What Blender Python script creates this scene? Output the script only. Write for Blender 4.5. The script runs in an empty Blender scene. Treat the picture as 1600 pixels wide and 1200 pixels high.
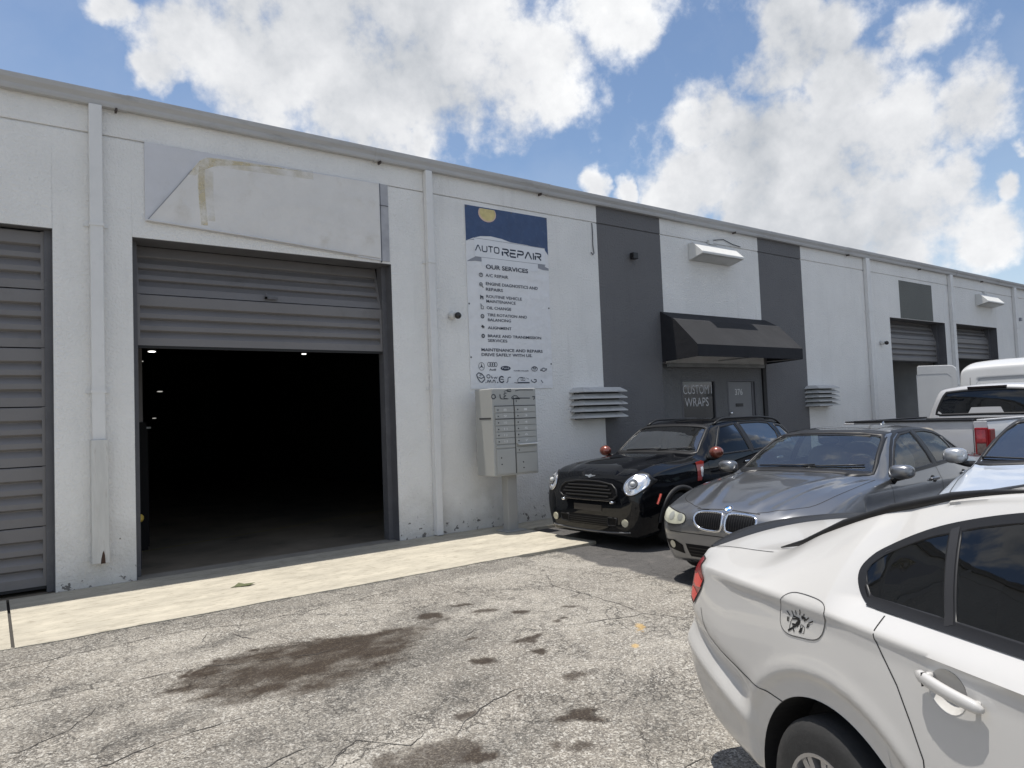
import bpy, bmesh, math, random
import numpy as np
from mathutils import Vector, Matrix
from mathutils.bvhtree import BVHTree
from mathutils.geometry import delaunay_2d_cdt

random.seed(7)
rng = np.random.default_rng(7)
S = bpy.context.scene
COL = S.collection
R = math.radians

# ---------------------------------------------------------------- camera
cam_data = bpy.data.cameras.new('camera')
cam = bpy.data.objects.new('camera', cam_data)
COL.objects.link(cam)
S.camera = cam
cam_data.sensor_width = 36.0
cam_data.lens = 1110.0 / 1600.0 * 36.0
cam_data.clip_start = 0.05
cam_data.clip_end = 2000.0
_r = Vector((0.80494709, -0.59205722, -0.03909515))
_u = Vector((0.003806, -0.06073579, 0.99814662))
_f = Vector((0.59333439, 0.80360401, 0.04663573))
cam.matrix_world = Matrix(((_r.x, _u.x, -_f.x, 0.0), (_r.y, _u.y, -_f.y, 0.0), (_r.z, _u.z, -_f.z, 1.62), (0, 0, 0, 1)))

# ---------------------------------------------------------------- exposure
S.view_settings.view_transform = 'Standard'
S.view_settings.look = 'None'
S.view_settings.exposure = 0.29
S.view_settings.gamma = 1.0
S.view_settings.use_curve_mapping = False
S.cycles.use_denoising = True
S.cycles.max_bounces = 8
S.cycles.transparent_max_bounces = 12
S.cycles.sample_clamp_indirect = 6.0

# ---------------------------------------------------------------- sun and sky
SUN = Vector((-0.12, 0.078, 1.0)).normalized()
sun_el = math.asin(SUN.z)
sun_rot = math.atan2(SUN.x, SUN.y)
sl = bpy.data.lights.new('sun', 'SUN')
sl.energy = 4.4
sl.angle = R(0.53)
sl.color = (1.0, 0.955, 0.89)
sun = bpy.data.objects.new('sun', sl)
COL.objects.link(sun)
sun.rotation_euler = SUN.to_track_quat('Z', 'Y').to_euler()
sun.location = (0, 0, 40)

world = bpy.data.worlds.new('World')
S.world = world
world.use_nodes = True
SKY_STRENGTH = 0.115


def build_sky():
    nt = world.node_tree
    N, Lk = nt.nodes, nt.links
    N.clear()
    out = N.new('ShaderNodeOutputWorld')
    bg = N.new('ShaderNodeBackground')
    bg.inputs['Strength'].default_value = SKY_STRENGTH
    Lk.new(bg.outputs[0], out.inputs[0])
    sky = N.new('ShaderNodeTexSky')
    sky.sky_type = 'NISHITA'
    sky.sun_disc = False
    sky.sun_elevation = sun_el
    sky.sun_rotation = sun_rot
    sky.altitude = 0
    sky.air_density = 1.0
    sky.dust_density = 0.6
    sky.ozone_density = 1.6
    tc = N.new('ShaderNodeTexCoord')
    nrm = N.new('ShaderNodeVectorMath'); nrm.operation = 'NORMALIZE'
    Lk.new(tc.outputs['Generated'], nrm.inputs[0])
    d0 = nrm.outputs[0]

    def math_n(op, a, b=None, clamp=False):
        n = N.new('ShaderNodeMath'); n.operation = op; n.use_clamp = clamp
        for i, v in enumerate((a, b)):
            if v is None:
                continue
            if isinstance(v, (int, float)):
                n.inputs[i].default_value = v
            else:
                Lk.new(v, n.inputs[i])
        return n.outputs[0]

    def noise(vec, scale, detail, rough=0.55):
        n = N.new('ShaderNodeTexNoise')
        n.inputs['Scale'].default_value = scale
        n.inputs['Detail'].default_value = detail
        n.inputs['Roughness'].default_value = rough
        Lk.new(vec, n.inputs['Vector'])
        return n

    def vmath(op, a, b):
        n = N.new('ShaderNodeVectorMath'); n.operation = op
        for i, v in enumerate((a, b)):
            if isinstance(v, tuple):
                n.inputs[i].default_value = v
            elif hasattr(v, 'links'):
                Lk.new(v, n.inputs[i])
        return n

    w1 = noise(d0, 9.0, 5)
    off = vmath('SUBTRACT', w1.outputs['Color'], (0.5, 0.5, 0.5)).outputs[0]
    sc = N.new('ShaderNodeVectorMath'); sc.operation = 'SCALE'; sc.inputs['Scale'].default_value = 0.10
    Lk.new(off, sc.inputs[0])
    d1 = vmath('ADD', d0, sc.outputs[0]).outputs[0]
    BL = [(0.193, 0.861, 0.47, 0.078), (0.277, 0.849, 0.45, 0.115), (0.378, 0.812, 0.445, 0.121), (0.466, 0.755, 0.461, 0.114), (0.544, 0.711, 0.446, 0.09), (0.596, 0.691, 0.408, 0.042), (0.62, 0.609, 0.495, 0.07), (0.109, 0.874, 0.473, 0.036), (0.163, 0.892, 0.422, 0.035), (0.387, 0.836, 0.39, 0.045), (0.312, 0.809, 0.498, 0.139), (0.46, 0.726, 0.511, 0.127), (0.459, 0.806, 0.373, 0.018), (0.651, 0.598, 0.467, 0.039),
          (0.768, 0.465, 0.44, 0.057), (0.767, 0.488, 0.418, 0.044), (0.822, 0.423, 0.381, 0.061), (0.796, 0.421, 0.435, 0.041), (0.843, 0.344, 0.413, 0.034), (0.742, 0.557, 0.374, 0.054), (0.79, 0.518, 0.329, 0.082), (0.745, 0.595, 0.303, 0.056), (0.837, 0.461, 0.295, 0.091), (0.869, 0.391, 0.302, 0.065), (0.891, 0.316, 0.325, 0.045), (0.802, 0.54, 0.255, 0.069), (0.855, 0.467, 0.227, 0.078), (0.893, 0.384, 0.235, 0.071), (0.902, 0.337, 0.268, 0.037), (0.726, 0.623, 0.291, 0.041), (0.659, 0.686, 0.309, 0.021), (0.69, 0.658, 0.302, 0.02), (0.922, 0.28, 0.268, 0.013), (0.923, 0.307, 0.233, 0.018), (0.927, 0.325, 0.186, 0.036), (0.899, 0.397, 0.184, 0.04)]
    acc = None
    for (x, y, z, r) in BL:
        dn = vmath('DISTANCE', d1, (x, y, z))
        m = N.new('ShaderNodeMapRange')
        m.interpolation_type = 'SMOOTHSTEP'
        m.inputs['From Min'].default_value = r * 1.45
        m.inputs['From Max'].default_value = r * 0.35
        m.inputs['To Min'].default_value = 0.0
        m.inputs['To Max'].default_value = 0.8
        Lk.new(dn.outputs['Value'], m.inputs['Value'])
        acc = m.outputs[0] if acc is None else math_n('MAXIMUM', acc, m.outputs[0])
    # the rest of the sky: the same kind of broken cumulus all round and overhead
    g = noise(d1, 2.6, 4)
    gg = math_n('MULTIPLY', math_n('SUBTRACT', g.outputs['Fac'], 0.45), 4.5, True)
    # fraction of the view centre where the listed clouds rule
    dv = vmath('DISTANCE', d0, (0.60, 0.70, 0.34)).outputs['Value']
    m = N.new('ShaderNodeMapRange'); m.interpolation_type = 'SMOOTHSTEP'
    m.inputs['From Min'].default_value = 0.50; m.inputs['From Max'].default_value = 0.80
    Lk.new(dv, m.inputs['Value'])
    gen = math_n('MULTIPLY', gg, m.outputs[0])
    acc = math_n('MAXIMUM', acc, gen)
    f1 = noise(d0, 13.0, 9, 0.6)
    f2 = noise(d0, 34.0, 6, 0.6)
    fb = math_n('ADD', math_n('MULTIPLY', math_n('SUBTRACT', f1.outputs['Fac'], 0.5), 1.75), math_n('MULTIPLY', math_n('SUBTRACT', f2.outputs['Fac'], 0.5), 0.55))
    dens = math_n('ADD', acc, fb)
    cr = N.new('ShaderNodeMapRange'); cr.interpolation_type = 'SMOOTHSTEP'
    cr.inputs['From Min'].default_value = 0.10; cr.inputs['From Max'].default_value = 0.72
    Lk.new(dens, cr.inputs['Value'])
    # thin veil
    veil = noise(d1, 4.0, 7)
    vv = math_n('MULTIPLY', math_n('SUBTRACT', veil.outputs['Fac'], 0.42), 0.9, True)
    cover = math_n('MAXIMUM', cr.outputs[0], math_n('MULTIPLY', vv, 0.5))
    # cloud tone: bright billowing rims, greyer thick middles
    t1 = noise(d1, 4.2, 5, 0.5)
    tone = math_n('ADD', math_n('MULTIPLY', t1.outputs['Fac'], 1.55), math_n('MULTIPLY', fb, -0.42))
    tone = math_n('ADD', tone, math_n('MULTIPLY', acc, 0.20))
    ramp = N.new('ShaderNodeValToRGB')
    Lk.new(math_n('SUBTRACT', tone, 0.25), ramp.inputs[0])
    e = ramp.color_ramp.elements
    e[0].position = 0.30; e[0].color = (0.84, 0.845, 0.85, 1)
    e[1].position = 1.0; e[1].color = (0.42, 0.445, 0.48, 1)
    mid = ramp.color_ramp.elements.new(0.62); mid.color = (0.66, 0.67, 0.69, 1)
    cs = N.new('ShaderNodeVectorMath'); cs.operation = 'SCALE'; cs.inputs['Scale'].default_value = 1.0 / SKY_STRENGTH
    Lk.new(ramp.outputs[0], cs.inputs[0])
    # horizon haze
    sep = N.new('ShaderNodeSeparateXYZ'); Lk.new(d0, sep.inputs[0])
    hz = N.new('ShaderNodeMapRange'); hz.interpolation_type = 'SMOOTHSTEP'
    hz.inputs['From Min'].default_value = 0.36; hz.inputs['From Max'].default_value = 0.0
    hz.inputs['To Min'].default_value = 0.0; hz.inputs['To Max'].default_value = 0.7
    Lk.new(sep.outputs[2], hz.inputs['Value'])
    mh = N.new('ShaderNodeMix'); mh.data_type = 'RGBA'
    Lk.new(hz.outputs[0], mh.inputs[0])
    Lk.new(sky.outputs[0], mh.inputs[6])
    mh.inputs[7].default_value = (0.50 / SKY_STRENGTH, 0.60 / SKY_STRENGTH, 0.70 / SKY_STRENGTH, 1)
    mx = N.new('ShaderNodeMix'); mx.data_type = 'RGBA'
    Lk.new(cover, mx.inputs[0])
    Lk.new(mh.outputs[2], mx.inputs[6])
    Lk.new(cs.outputs[0], mx.inputs[7])
    Lk.new(mx.outputs[2], bg.inputs['Color'])


build_sky()

# ---------------------------------------------------------------- materials
MATS = {}


def mat(name, color, rough=0.6, metal=0.0, coat=0.0, var=0.0, vscale=3.0, bump=0.0, bscale=60.0, spec=0.5, emit=None, dirt=None, dscale=1.5, stretch=None, bdist=0.01):
    """colour with noise variation, fine relief and optional blotchy dirt"""
    if name in MATS:
        return MATS[name]
    m = bpy.data.materials.new(name); m.use_nodes = True
    nt = m.node_tree; N, Lk = nt.nodes, nt.links
    b = N['Principled BSDF']
    b.inputs['Base Color'].default_value = (*color, 1)
    b.inputs['Roughness'].default_value = rough
    b.inputs['Metallic'].default_value = metal
    b.inputs['Specular IOR Level'].default_value = spec
    if coat:
        b.inputs['Coat Weight'].default_value = coat
        b.inputs['Coat Roughness'].default_value = 0.03
    if emit:
        b.inputs['Emission Color'].default_value = (*emit[:3], 1)
        b.inputs['Emission Strength'].default_value = emit[3]
    tc = N.new('ShaderNodeTexCoord')
    src = tc.outputs['Object']
    if stretch:
        mp = N.new('ShaderNodeMapping'); mp.inputs['Scale'].default_value = stretch
        Lk.new(src, mp.inputs['Vector']); src = mp.outputs[0]
    col = None
    if var or dirt:
        n = N.new('ShaderNodeTexNoise'); n.inputs['Scale'].default_value = vscale; n.inputs['Detail'].default_value = 8
        n.inputs['Roughness'].default_value = 0.62
        Lk.new(src, n.inputs['Vector'])
        mr = N.new('ShaderNodeMapRange')
        mr.inputs['From Min'].default_value = 0.3; mr.inputs['From Max'].default_value = 0.7
        mr.inputs['To Min'].default_value = 1 - var; mr.inputs['To Max'].default_value = 1 + var
        Lk.new(n.outputs['Fac'], mr.inputs['Value'])
        sc = N.new('ShaderNodeVectorMath'); sc.operation = 'SCALE'
        sc.inputs[0].default_value = color
        Lk.new(mr.outputs[0], sc.inputs['Scale'])
        col = sc.outputs[0]
    if dirt:
        n2 = N.new('ShaderNodeTexNoise'); n2.inputs['Scale'].default_value = dscale; n2.inputs['Detail'].default_value = 10
        n2.inputs['Roughness'].default_value = 0.7
        Lk.new(src, n2.inputs['Vector'])
        mr2 = N.new('ShaderNodeMapRange'); mr2.interpolation_type = 'SMOOTHSTEP'
        mr2.inputs['From Min'].default_value = 0.52; mr2.inputs['From Max'].default_value = 0.78
        mr2.inputs['To Max'].default_value = dirt[3]
        Lk.new(n2.outputs['Fac'], mr2.inputs['Value'])
        mx = N.new('ShaderNodeMix'); mx.data_type = 'RGBA'
        Lk.new(mr2.outputs[0], mx.inputs[0]); Lk.new(col, mx.inputs[6]); mx.inputs[7].default_value = (*dirt[:3], 1)
        col = mx.outputs[2]
    if col is not None:
        Lk.new(col, b.inputs['Base Color'])
    if bump:
        n3 = N.new('ShaderNodeTexNoise'); n3.inputs['Scale'].default_value = bscale; n3.inputs['Detail'].default_value = 5
        Lk.new(src, n3.inputs['Vector'])
        bp = N.new('ShaderNodeBump'); bp.inputs['Strength'].default_value = bump; bp.inputs['Distance'].default_value = bdist
        Lk.new(n3.outputs['Fac'], bp.inputs['Height'])
        Lk.new(bp.outputs[0], b.inputs['Normal'])
    MATS[name] = m
    return m


def stucco(name, color, grime=0.5):
    """painted stucco: fine bump, streaks down the wall, grime and chipped paint near the ground"""
    m = mat(name, color, 0.85, var=0.05, vscale=1.2, bump=0.9, bscale=34.0, spec=0.25, bdist=0.02)
    nt = m.node_tree; N, Lk = nt.nodes, nt.links
    b = N['Principled BSDF']
    base = b.inputs['Base Color'].links[0].from_socket
    tc = N.new('ShaderNodeTexCoord')
    sep = N.new('ShaderNodeSeparateXYZ'); Lk.new(tc.outputs['Object'], sep.inputs[0])
    mp = N.new('ShaderNodeMapping'); mp.inputs['Scale'].default_value = (5.0, 5.0, 0.5)
    Lk.new(tc.outputs['Object'], mp.inputs['Vector'])
    st = N.new('ShaderNodeTexNoise'); st.inputs['Scale'].default_value = 1.0; st.inputs['Detail'].default_value = 7; st.inputs['Roughness'].default_value = 0.65
    Lk.new(mp.outputs[0], st.inputs['Vector'])
    mr = N.new('ShaderNodeMapRange'); mr.interpolation_type = 'SMOOTHSTEP'
    mr.inputs['From Min'].default_value = 0.52; mr.inputs['From Max'].default_value = 0.8; mr.inputs['To Max'].default_value = 0.34 * grime
    Lk.new(st.outputs['Fac'], mr.inputs['Value'])
    mx = N.new('ShaderNodeMix'); mx.data_type = 'RGBA'
    Lk.new(mr.outputs[0], mx.inputs[0]); Lk.new(base, mx.inputs[6])
    mx.inputs[7].default_value = (color[0] * 0.45, color[1] * 0.44, color[2] * 0.42, 1)
    # dirt rising from the ground
    zr = N.new('ShaderNodeMapRange'); zr.inputs['From Min'].default_value = 1.1; zr.inputs['From Max'].default_value = 0.0
    zr.inputs['To Max'].default_value = 0.6
    Lk.new(sep.outputs[2], zr.inputs['Value'])
    n2 = N.new('ShaderNodeTexNoise'); n2.inputs['Scale'].default_value = 2.3; n2.inputs['Detail'].default_value = 9; n2.inputs['Roughness'].default_value = 0.7
    Lk.new(tc.outputs['Object'], n2.inputs['Vector'])
    ad = N.new('ShaderNodeMath'); ad.operation = 'ADD'; Lk.new(zr.outputs[0], ad.inputs[0]); Lk.new(n2.outputs['Fac'], ad.inputs[1])
    gr = N.new('ShaderNodeMapRange'); gr.interpolation_type = 'SMOOTHSTEP'
    gr.inputs['From Min'].default_value = 0.62; gr.inputs['From Max'].default_value = 1.25; gr.inputs['To Max'].default_value = 0.55
    Lk.new(ad.outputs[0], gr.inputs['Value'])
    mg = N.new('ShaderNodeMix'); mg.data_type = 'RGBA'
    Lk.new(gr.outputs[0], mg.inputs[0]); Lk.new(mx.outputs[2], mg.inputs[6])
    mg.inputs[7].default_value = (color[0] * 0.55, color[1] * 0.53, color[2] * 0.48, 1)
    # chips
    ch = N.new('ShaderNodeTexNoise'); ch.inputs['Scale'].default_value = 11.0; ch.inputs['Detail'].default_value = 6; ch.inputs['Roughness'].default_value = 0.6
    Lk.new(tc.outputs['Object'], ch.inputs['Vector'])
    zz = N.new('ShaderNodeMapRange'); zz.inputs['From Min'].default_value = 0.75; zz.inputs['From Max'].default_value = 0.0; zz.inputs['To Max'].default_value = 0.198
    Lk.new(sep.outputs[2], zz.inputs['Value'])
    a2 = N.new('ShaderNodeMath'); a2.operation = 'ADD'; Lk.new(ch.outputs['Fac'], a2.inputs[0]); Lk.new(zz.outputs[0], a2.inputs[1])
    c3 = N.new('ShaderNodeMapRange'); c3.inputs['From Min'].default_value = 0.765; c3.inputs['From Max'].default_value = 0.785; c3.inputs['To Max'].default_value = 0.85
    Lk.new(a2.outputs[0], c3.inputs['Value'])
    mc = N.new('ShaderNodeMix'); mc.data_type = 'RGBA'
    Lk.new(c3.outputs[0], mc.inputs[0]); Lk.new(mg.outputs[2], mc.inputs[6]); mc.inputs[7].default_value = (0.10, 0.09, 0.08, 1)
    Lk.new(mc.outputs[2], b.inputs['Base Color'])
    return m


M_WALL = stucco('stucco_white', (0.77, 0.76, 0.735))
M_GREY = stucco('stucco_grey', (0.150, 0.149, 0.153), 0.5)
M_GREY2 = stucco('stucco_grey_lower', (0.155, 0.156, 0.158), 0.4)
M_PIPE = mat('downspout_paint', (0.69, 0.685, 0.67), 0.5, var=0.06, bump=0.1, dirt=(0.25, 0.24, 0.22, 0.35), dscale=3)
M_GUT = mat('gutter_metal', (0.42, 0.42, 0.42), 0.55, var=0.10, vscale=2, dirt=(0.14, 0.13, 0.12, 0.6), dscale=2.2, bump=0.1, bscale=12, stretch=(0.4, 2, 2))
M_DOOR = mat('door_steel', (0.165, 0.158, 0.158), 0.5, var=0.06, vscale=1.2, dirt=(0.09, 0.085, 0.08, 0.5), dscale=2.5, bump=0.08, bscale=25)
M_JAMB = mat('jamb_paint', (0.10, 0.10, 0.108), 0.6, var=0.12, vscale=4, dirt=(0.3, 0.3, 0.3, 0.25), dscale=6)
M_BLACK = mat('black_plastic', (0.012, 0.012, 0.013), 0.45)
M_RUBBER = mat('rubber', (0.018, 0.018, 0.019), 0.8, bump=0.15, bscale=90)
M_DARK = mat('matte_black', (0.004, 0.004, 0.0045), 0.9)  # near-black matt finish for fittings, shelving and cabin floors
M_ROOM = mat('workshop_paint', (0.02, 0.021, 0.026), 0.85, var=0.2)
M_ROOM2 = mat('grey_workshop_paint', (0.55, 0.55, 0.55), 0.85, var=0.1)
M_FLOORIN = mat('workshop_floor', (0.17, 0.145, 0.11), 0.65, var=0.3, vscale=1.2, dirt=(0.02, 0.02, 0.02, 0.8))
M_VINYL = mat('vinyl_banner', (0.73, 0.73, 0.735), 0.5, var=0.04, vscale=4, bump=0.5, bscale=4.5, bdist=0.06, dirt=(0.58, 0.59, 0.60, 0.5), dscale=5)
M_BLUE = mat('banner_blue', (0.035, 0.07, 0.16), 0.5, var=0.12, vscale=6, bump=0.4, bscale=5, bdist=0.05, dirt=(0.16, 0.2, 0.3, 0.35), dscale=9)
M_INK = mat('ink_navy', (0.018, 0.026, 0.05), 0.55)
M_INKG = mat('ink_grey', (0.06, 0.065, 0.075), 0.6)
M_WHITEP = mat('white_print', (0.72, 0.73, 0.75), 0.5, var=0.03, bump=0.25, bscale=5, bdist=0.04)
M_GREYP = mat('grey_print', (0.26, 0.27, 0.30), 0.5)
M_SUNP = mat('yellow_print', (0.60, 0.50, 0.22), 0.5, var=0.15, vscale=12)
M_PINKP = mat('pink_print', (0.62, 0.45, 0.36), 0.5)
M_BOX = mat('mailbox_metal', (0.37, 0.37, 0.35), 0.45, var=0.04, vscale=3, dirt=(0.26, 0.25, 0.23, 0.4), dscale=3)
M_BOXL = mat('mailbox_gap', (0.05, 0.05, 0.05), 0.6)
M_ALU = mat('brushed_metal', (0.55, 0.55, 0.55), 0.35, metal=0.9, var=0.06)
M_LOUV = mat('louvre_paint', (0.50, 0.50, 0.49), 0.55, var=0.08, dirt=(0.16, 0.15, 0.14, 0.7), dscale=5, bump=0.1, bscale=30)
M_AWN = mat('awning_canvas', (0.014, 0.0145, 0.018), 0.9, var=0.2, vscale=1.5, bump=0.25, bscale=5, bdist=0.03)
M_FIX = mat('fixture_paint', (0.62, 0.62, 0.60), 0.5, var=0.05, dirt=(0.3, 0.28, 0.25, 0.4), dscale=5)
M_LENS = mat('fixture_lens', (0.45, 0.45, 0.43), 0.3, var=0.1)
M_CHROME = mat('chrome', (0.75, 0.76, 0.78), 0.08, metal=1.0)
M_LEAF = mat('dry_leaf', (0.09, 0.10, 0.045), 0.7, var=0.4, vscale=30)
M_ROOF = mat('roof_felt', (0.30, 0.30, 0.30), 0.9, var=0.1)
M_YELL = mat('yellow_paint', (0.45, 0.33, 0.06), 0.6, var=0.2)

# ---------------------------------------------------------------- mesh helpers
BASE = {}


class MB:
    def __init__(self):
        self.v = []; self.f = []

    def add(self, vs, fs):
        o = len(self.v)
        self.v += [tuple(map(float, p)) for p in vs]
        self.f += [tuple(i + o for i in f) for f in fs]
        return self

    def box(self, x0, x1, y0, y1, z0, z1):
        vs = [(x, y, z) for z in (z0, z1) for y in (y0, y1) for x in (x0, x1)]
        return self.add(vs, [(0, 2, 3, 1), (4, 5, 7, 6), (0, 1, 5, 4), (2, 6, 7, 3), (0, 4, 6, 2), (1, 3, 7, 5)])

    def prism_x(self, prof, x0, x1):
        """prof: closed polygon of (y, z), extruded along x"""
        n = len(prof)
        vs = [(x0, y, z) for y, z in prof] + [(x1, y, z) for y, z in prof]
        fs = [(i, (i + 1) % n, n + (i + 1) % n, n + i) for i in range(n)]
        fs += [tuple(range(n))[::-1], tuple(range(n, 2 * n))]
        return self.add(vs, fs)

    def prism_y(self, prof, y0, y1):
        """prof: closed polygon of (x, z)"""
        n = len(prof)
        vs = [(x, y0, z) for x, z in prof] + [(x, y1, z) for x, z in prof]
        fs = [(i, (i + 1) % n, n + (i + 1) % n, n + i) for i in range(n)]
        fs += [tuple(range(n)), tuple(range(n, 2 * n))[::-1]]
        return self.add(vs, fs)

    def tube(self, path, r, n=8, caps=True):
        path = [Vector(p) for p in path]
        rs = r if isinstance(r, (list, tuple)) else [r] * len(path)
        rings = []
        for i, p in enumerate(path):
            t = (path[min(i + 1, len(path) - 1)] - path[max(i - 1, 0)]).normalized()
            a = t.orthogonal().normalized() if i == 0 else (rings_a - t * rings_a.dot(t)).normalized()
            rings_a = a
            b = t.cross(a)
            rings.append([p + (a * math.cos(k * 2 * math.pi / n) + b * math.sin(k * 2 * math.pi / n)) * rs[i] for k in range(n)])
        vs = [v for ring in rings for v in ring]
        fs = [(i * n + k, i * n + (k + 1) % n, (i + 1) * n + (k + 1) % n, (i + 1) * n + k) for i in range(len(path) - 1) for k in range(n)]
        if caps:
            fs += [tuple(range(n))[::-1], tuple(range((len(path) - 1) * n, len(path) * n))]
        return self.add(vs, fs)

    def lathe(self, prof, c, axis, n=32):
        """prof: (a, r) along axis"""
        ax = Vector(axis).normalized(); u = ax.orthogonal().normalized(); w = ax.cross(u); c = Vector(c)
        m = len(prof)
        vs = [c + ax * a + (u * math.cos(2 * math.pi * k / n) + w * math.sin(2 * math.pi * k / n)) * r for k in range(n) for a, r in prof]
        fs = [(k * m + i, k * m + i + 1, ((k + 1) % n) * m + i + 1, ((k + 1) % n) * m + i) for k in range(n) for i in range(m - 1)]
        return self.add(vs, fs)

    def ball(self, c, r, sx=1, sy=1, sz=1, p=1.0, nu=20, nv=12):
        vs = []; fs = []
        sg = lambda t: math.copysign(abs(t) ** p, t)
        for j in range(nv + 1):
            ph = math.pi * j / nv - math.pi / 2
            for i in range(nu):
                th = 2 * math.pi * i / nu
                vs.append((c[0] + r * sx * sg(math.cos(ph)) * sg(math.cos(th)), c[1] + r * sy * sg(math.cos(ph)) * sg(math.sin(th)), c[2] + r * sz * sg(math.sin(ph))))
        for j in range(nv):
            for i in range(nu):
                fs.append((j * nu + i, j * nu + (i + 1) % nu, (j + 1) * nu + (i + 1) % nu, (j + 1) * nu + i))
        return self.add(vs, fs)


def fix_normals(me):
    bm = bmesh.new(); bm.from_mesh(me)
    bmesh.ops.remove_doubles(bm, verts=bm.verts, dist=1e-5)
    bmesh.ops.recalc_face_normals(bm, faces=bm.faces)
    bm.to_mesh(me); bm.free()


def obj(name, mb, m, parent=None, smooth=False, label=None, bevel=0.0, fix=True):
    me = bpy.data.meshes.new(name)
    v = mb.v; base = None
    if parent is not None:
        base = BASE.get(parent.name)
    if base is not None:
        v = [(p[0] - base[0], p[1] - base[1], p[2] - base[2]) for p in v]
    me.from_pydata(v, [], mb.f)
    if fix:
        fix_normals(me)
    if isinstance(m, (list, tuple)):
        for k in m: me.materials.append(k)
    else:
        me.materials.append(m)
    o = bpy.data.objects.new(name, me)
    COL.objects.link(o)
    if parent is not None:
        o.parent = parent
        if base is not None:
            BASE[o.name] = base
    if smooth:
        me.polygons.foreach_set('use_smooth', [True] * len(me.polygons))
        if smooth != 'all':
            me.set_sharp_from_angle(angle=R(smooth if smooth is not True else 35))
    if bevel:
        bv = o.modifiers.new('bevel', 'BEVEL'); bv.width = bevel; bv.segments = 2; bv.limit_method = 'ANGLE'; bv.angle_limit = R(40)
        bv.harden_normals = False
    if label:
        o['label'] = label
    return o


def tag(o, label, cat, group=None):
    o['label'] = label; o['category'] = cat
    if group: o['group'] = group
    return o


def thing(name, base, label, cat, group=None, rotz=0.0, local=False):
    o = bpy.data.objects.new(name, None)
    o.empty_display_size = 0.2
    COL.objects.link(o)
    o.location = base
    o.rotation_euler = (0, 0, rotz)
    if not local:
        BASE[o.name] = base
    return tag(o, label, cat, group)


def struct(o):
    o['kind'] = 'structure'
    return o


def text_mb(s, x0, x1, z, h, y, bold=0.0, sx=None):
    """flat lettering in the plane of the wall, from x0 to x1, baseline z, cap height h, facing -y"""
    cu = bpy.data.curves.new('lettering', 'FONT'); cu.body = s; cu.size = 1.0; cu.offset = bold; cu.resolution_u = 3
    to = bpy.data.objects.new('lettering_source', cu); COL.objects.link(to)
    dg = bpy.context.evaluated_depsgraph_get()
    me = bpy.data.meshes.new_from_object(to.evaluated_get(dg))
    vs = np.array([v.co[:] for v in me.vertices]); fs = [tuple(p.vertices) for p in me.polygons]
    bpy.data.objects.remove(to); bpy.data.curves.remove(cu); bpy.data.meshes.remove(me)
    a, b = vs[:, 0].min(), vs[:, 0].max(); hh = 0.70
    vx = x0 + (vs[:, 0] - a) / (b - a) * (x1 - x0)
    vz = z + vs[:, 1] / hh * h
    mb = MB()
    mb.add([(p, y, q) for p, q in zip(vx, vz)], fs)
    return mb


def stroke(mb, pts, w, y, closed=False):
    """a flat pen stroke of width w through (x, z) points"""
    P = [Vector((p[0], p[1])) for p in pts]
    n = len(P); L = []; Rr = []
    for i in range(n):
        if closed:
            a, b = P[i - 1], P[(i + 1) % n]
        else:
            a, b = P[max(i - 1, 0)], P[min(i + 1, n - 1)]
        t = (b - a).normalized(); k = Vector((-t.y, t.x))
        if 0 < i < n - 1 or closed:
            t1 = (P[i] - a).normalized(); t2 = (b - P[i]).normalized()
            c = max(0.5, math.sqrt(max(0.0, (1 + t1.dot(t2)) / 2)))
        else:
            c = 1
        L.append(P[i] + k * w / 2 / c); Rr.append(P[i] - k * w / 2 / c)
    vs = [(p.x, y, p.y) for p in L] + [(p.x, y, p.y) for p in Rr]
    m = n if closed else n - 1
    return mb.add(vs, [(i, (i + 1) % n, n + (i + 1) % n, n + i) for i in range(m)])


def chaikin(p, k=2):
    for _ in range(k):
        q = []
        for i in range(len(p)):
            a, b = p[i], p[(i + 1) % len(p)]
            q += [(a[0] * .75 + b[0] * .25, a[1] * .75 + b[1] * .25), (a[0] * .25 + b[0] * .75, a[1] * .25 + b[1] * .75)]
        p = q
    return p


def openchaikin(p, k=2):
    for _ in range(k):
        q = [p[0]]
        for a, b in zip(p[:-1], p[1:]):
            q += [(a[0] * .75 + b[0] * .25, a[1] * .75 + b[1] * .25), (a[0] * .25 + b[0] * .75, a[1] * .25 + b[1] * .75)]
        p = q + [p[-1]]
    return p


def circ(cx, cz, rx, rz=None, n=20, a0=0, a1=360):
    rz = rx if rz is None else rz
    full = abs(a1 - a0) >= 360
    return [(cx + rx * math.cos(R(a0 + (a1 - a0) * i / (n if full else n - 1))), cz + rz * math.sin(R(a0 + (a1 - a0) * i / (n if full else n - 1)))) for i in range(n)]


def flat(mb, pts, y):
    return mb.add([(p[0], y, p[1]) for p in pts], [tuple(range(len(pts)))])


def vnoise(x, y, seed=0):
    xi = np.floor(x).astype(np.int64); yi = np.floor(y).astype(np.int64)
    fx = x - xi; fy = y - yi; fx = fx * fx * (3 - 2 * fx); fy = fy * fy * (3 - 2 * fy)

    def h(a, b):
        n = (a * 374761393 + b * 668265263 + seed * 1442695041) & 0xffffffff
        n = ((n ^ (n >> 13)) * 1274126177) & 0xffffffff
        return ((n ^ (n >> 16)) & 0xffff) / 65535.0
    return (h(xi, yi) * (1 - fx) + h(xi + 1, yi) * fx) * (1 - fy) + (h(xi, yi + 1) * (1 - fx) + h(xi + 1, yi + 1) * fx) * fy


def fbm(x, y, seed=0, oct=5):
    s = 0; a = 0.5
    for o in range(oct):
        s = s + a * vnoise(x * 2 ** o, y * 2 ** o, seed + o); a *= 0.5
    return s


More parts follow.
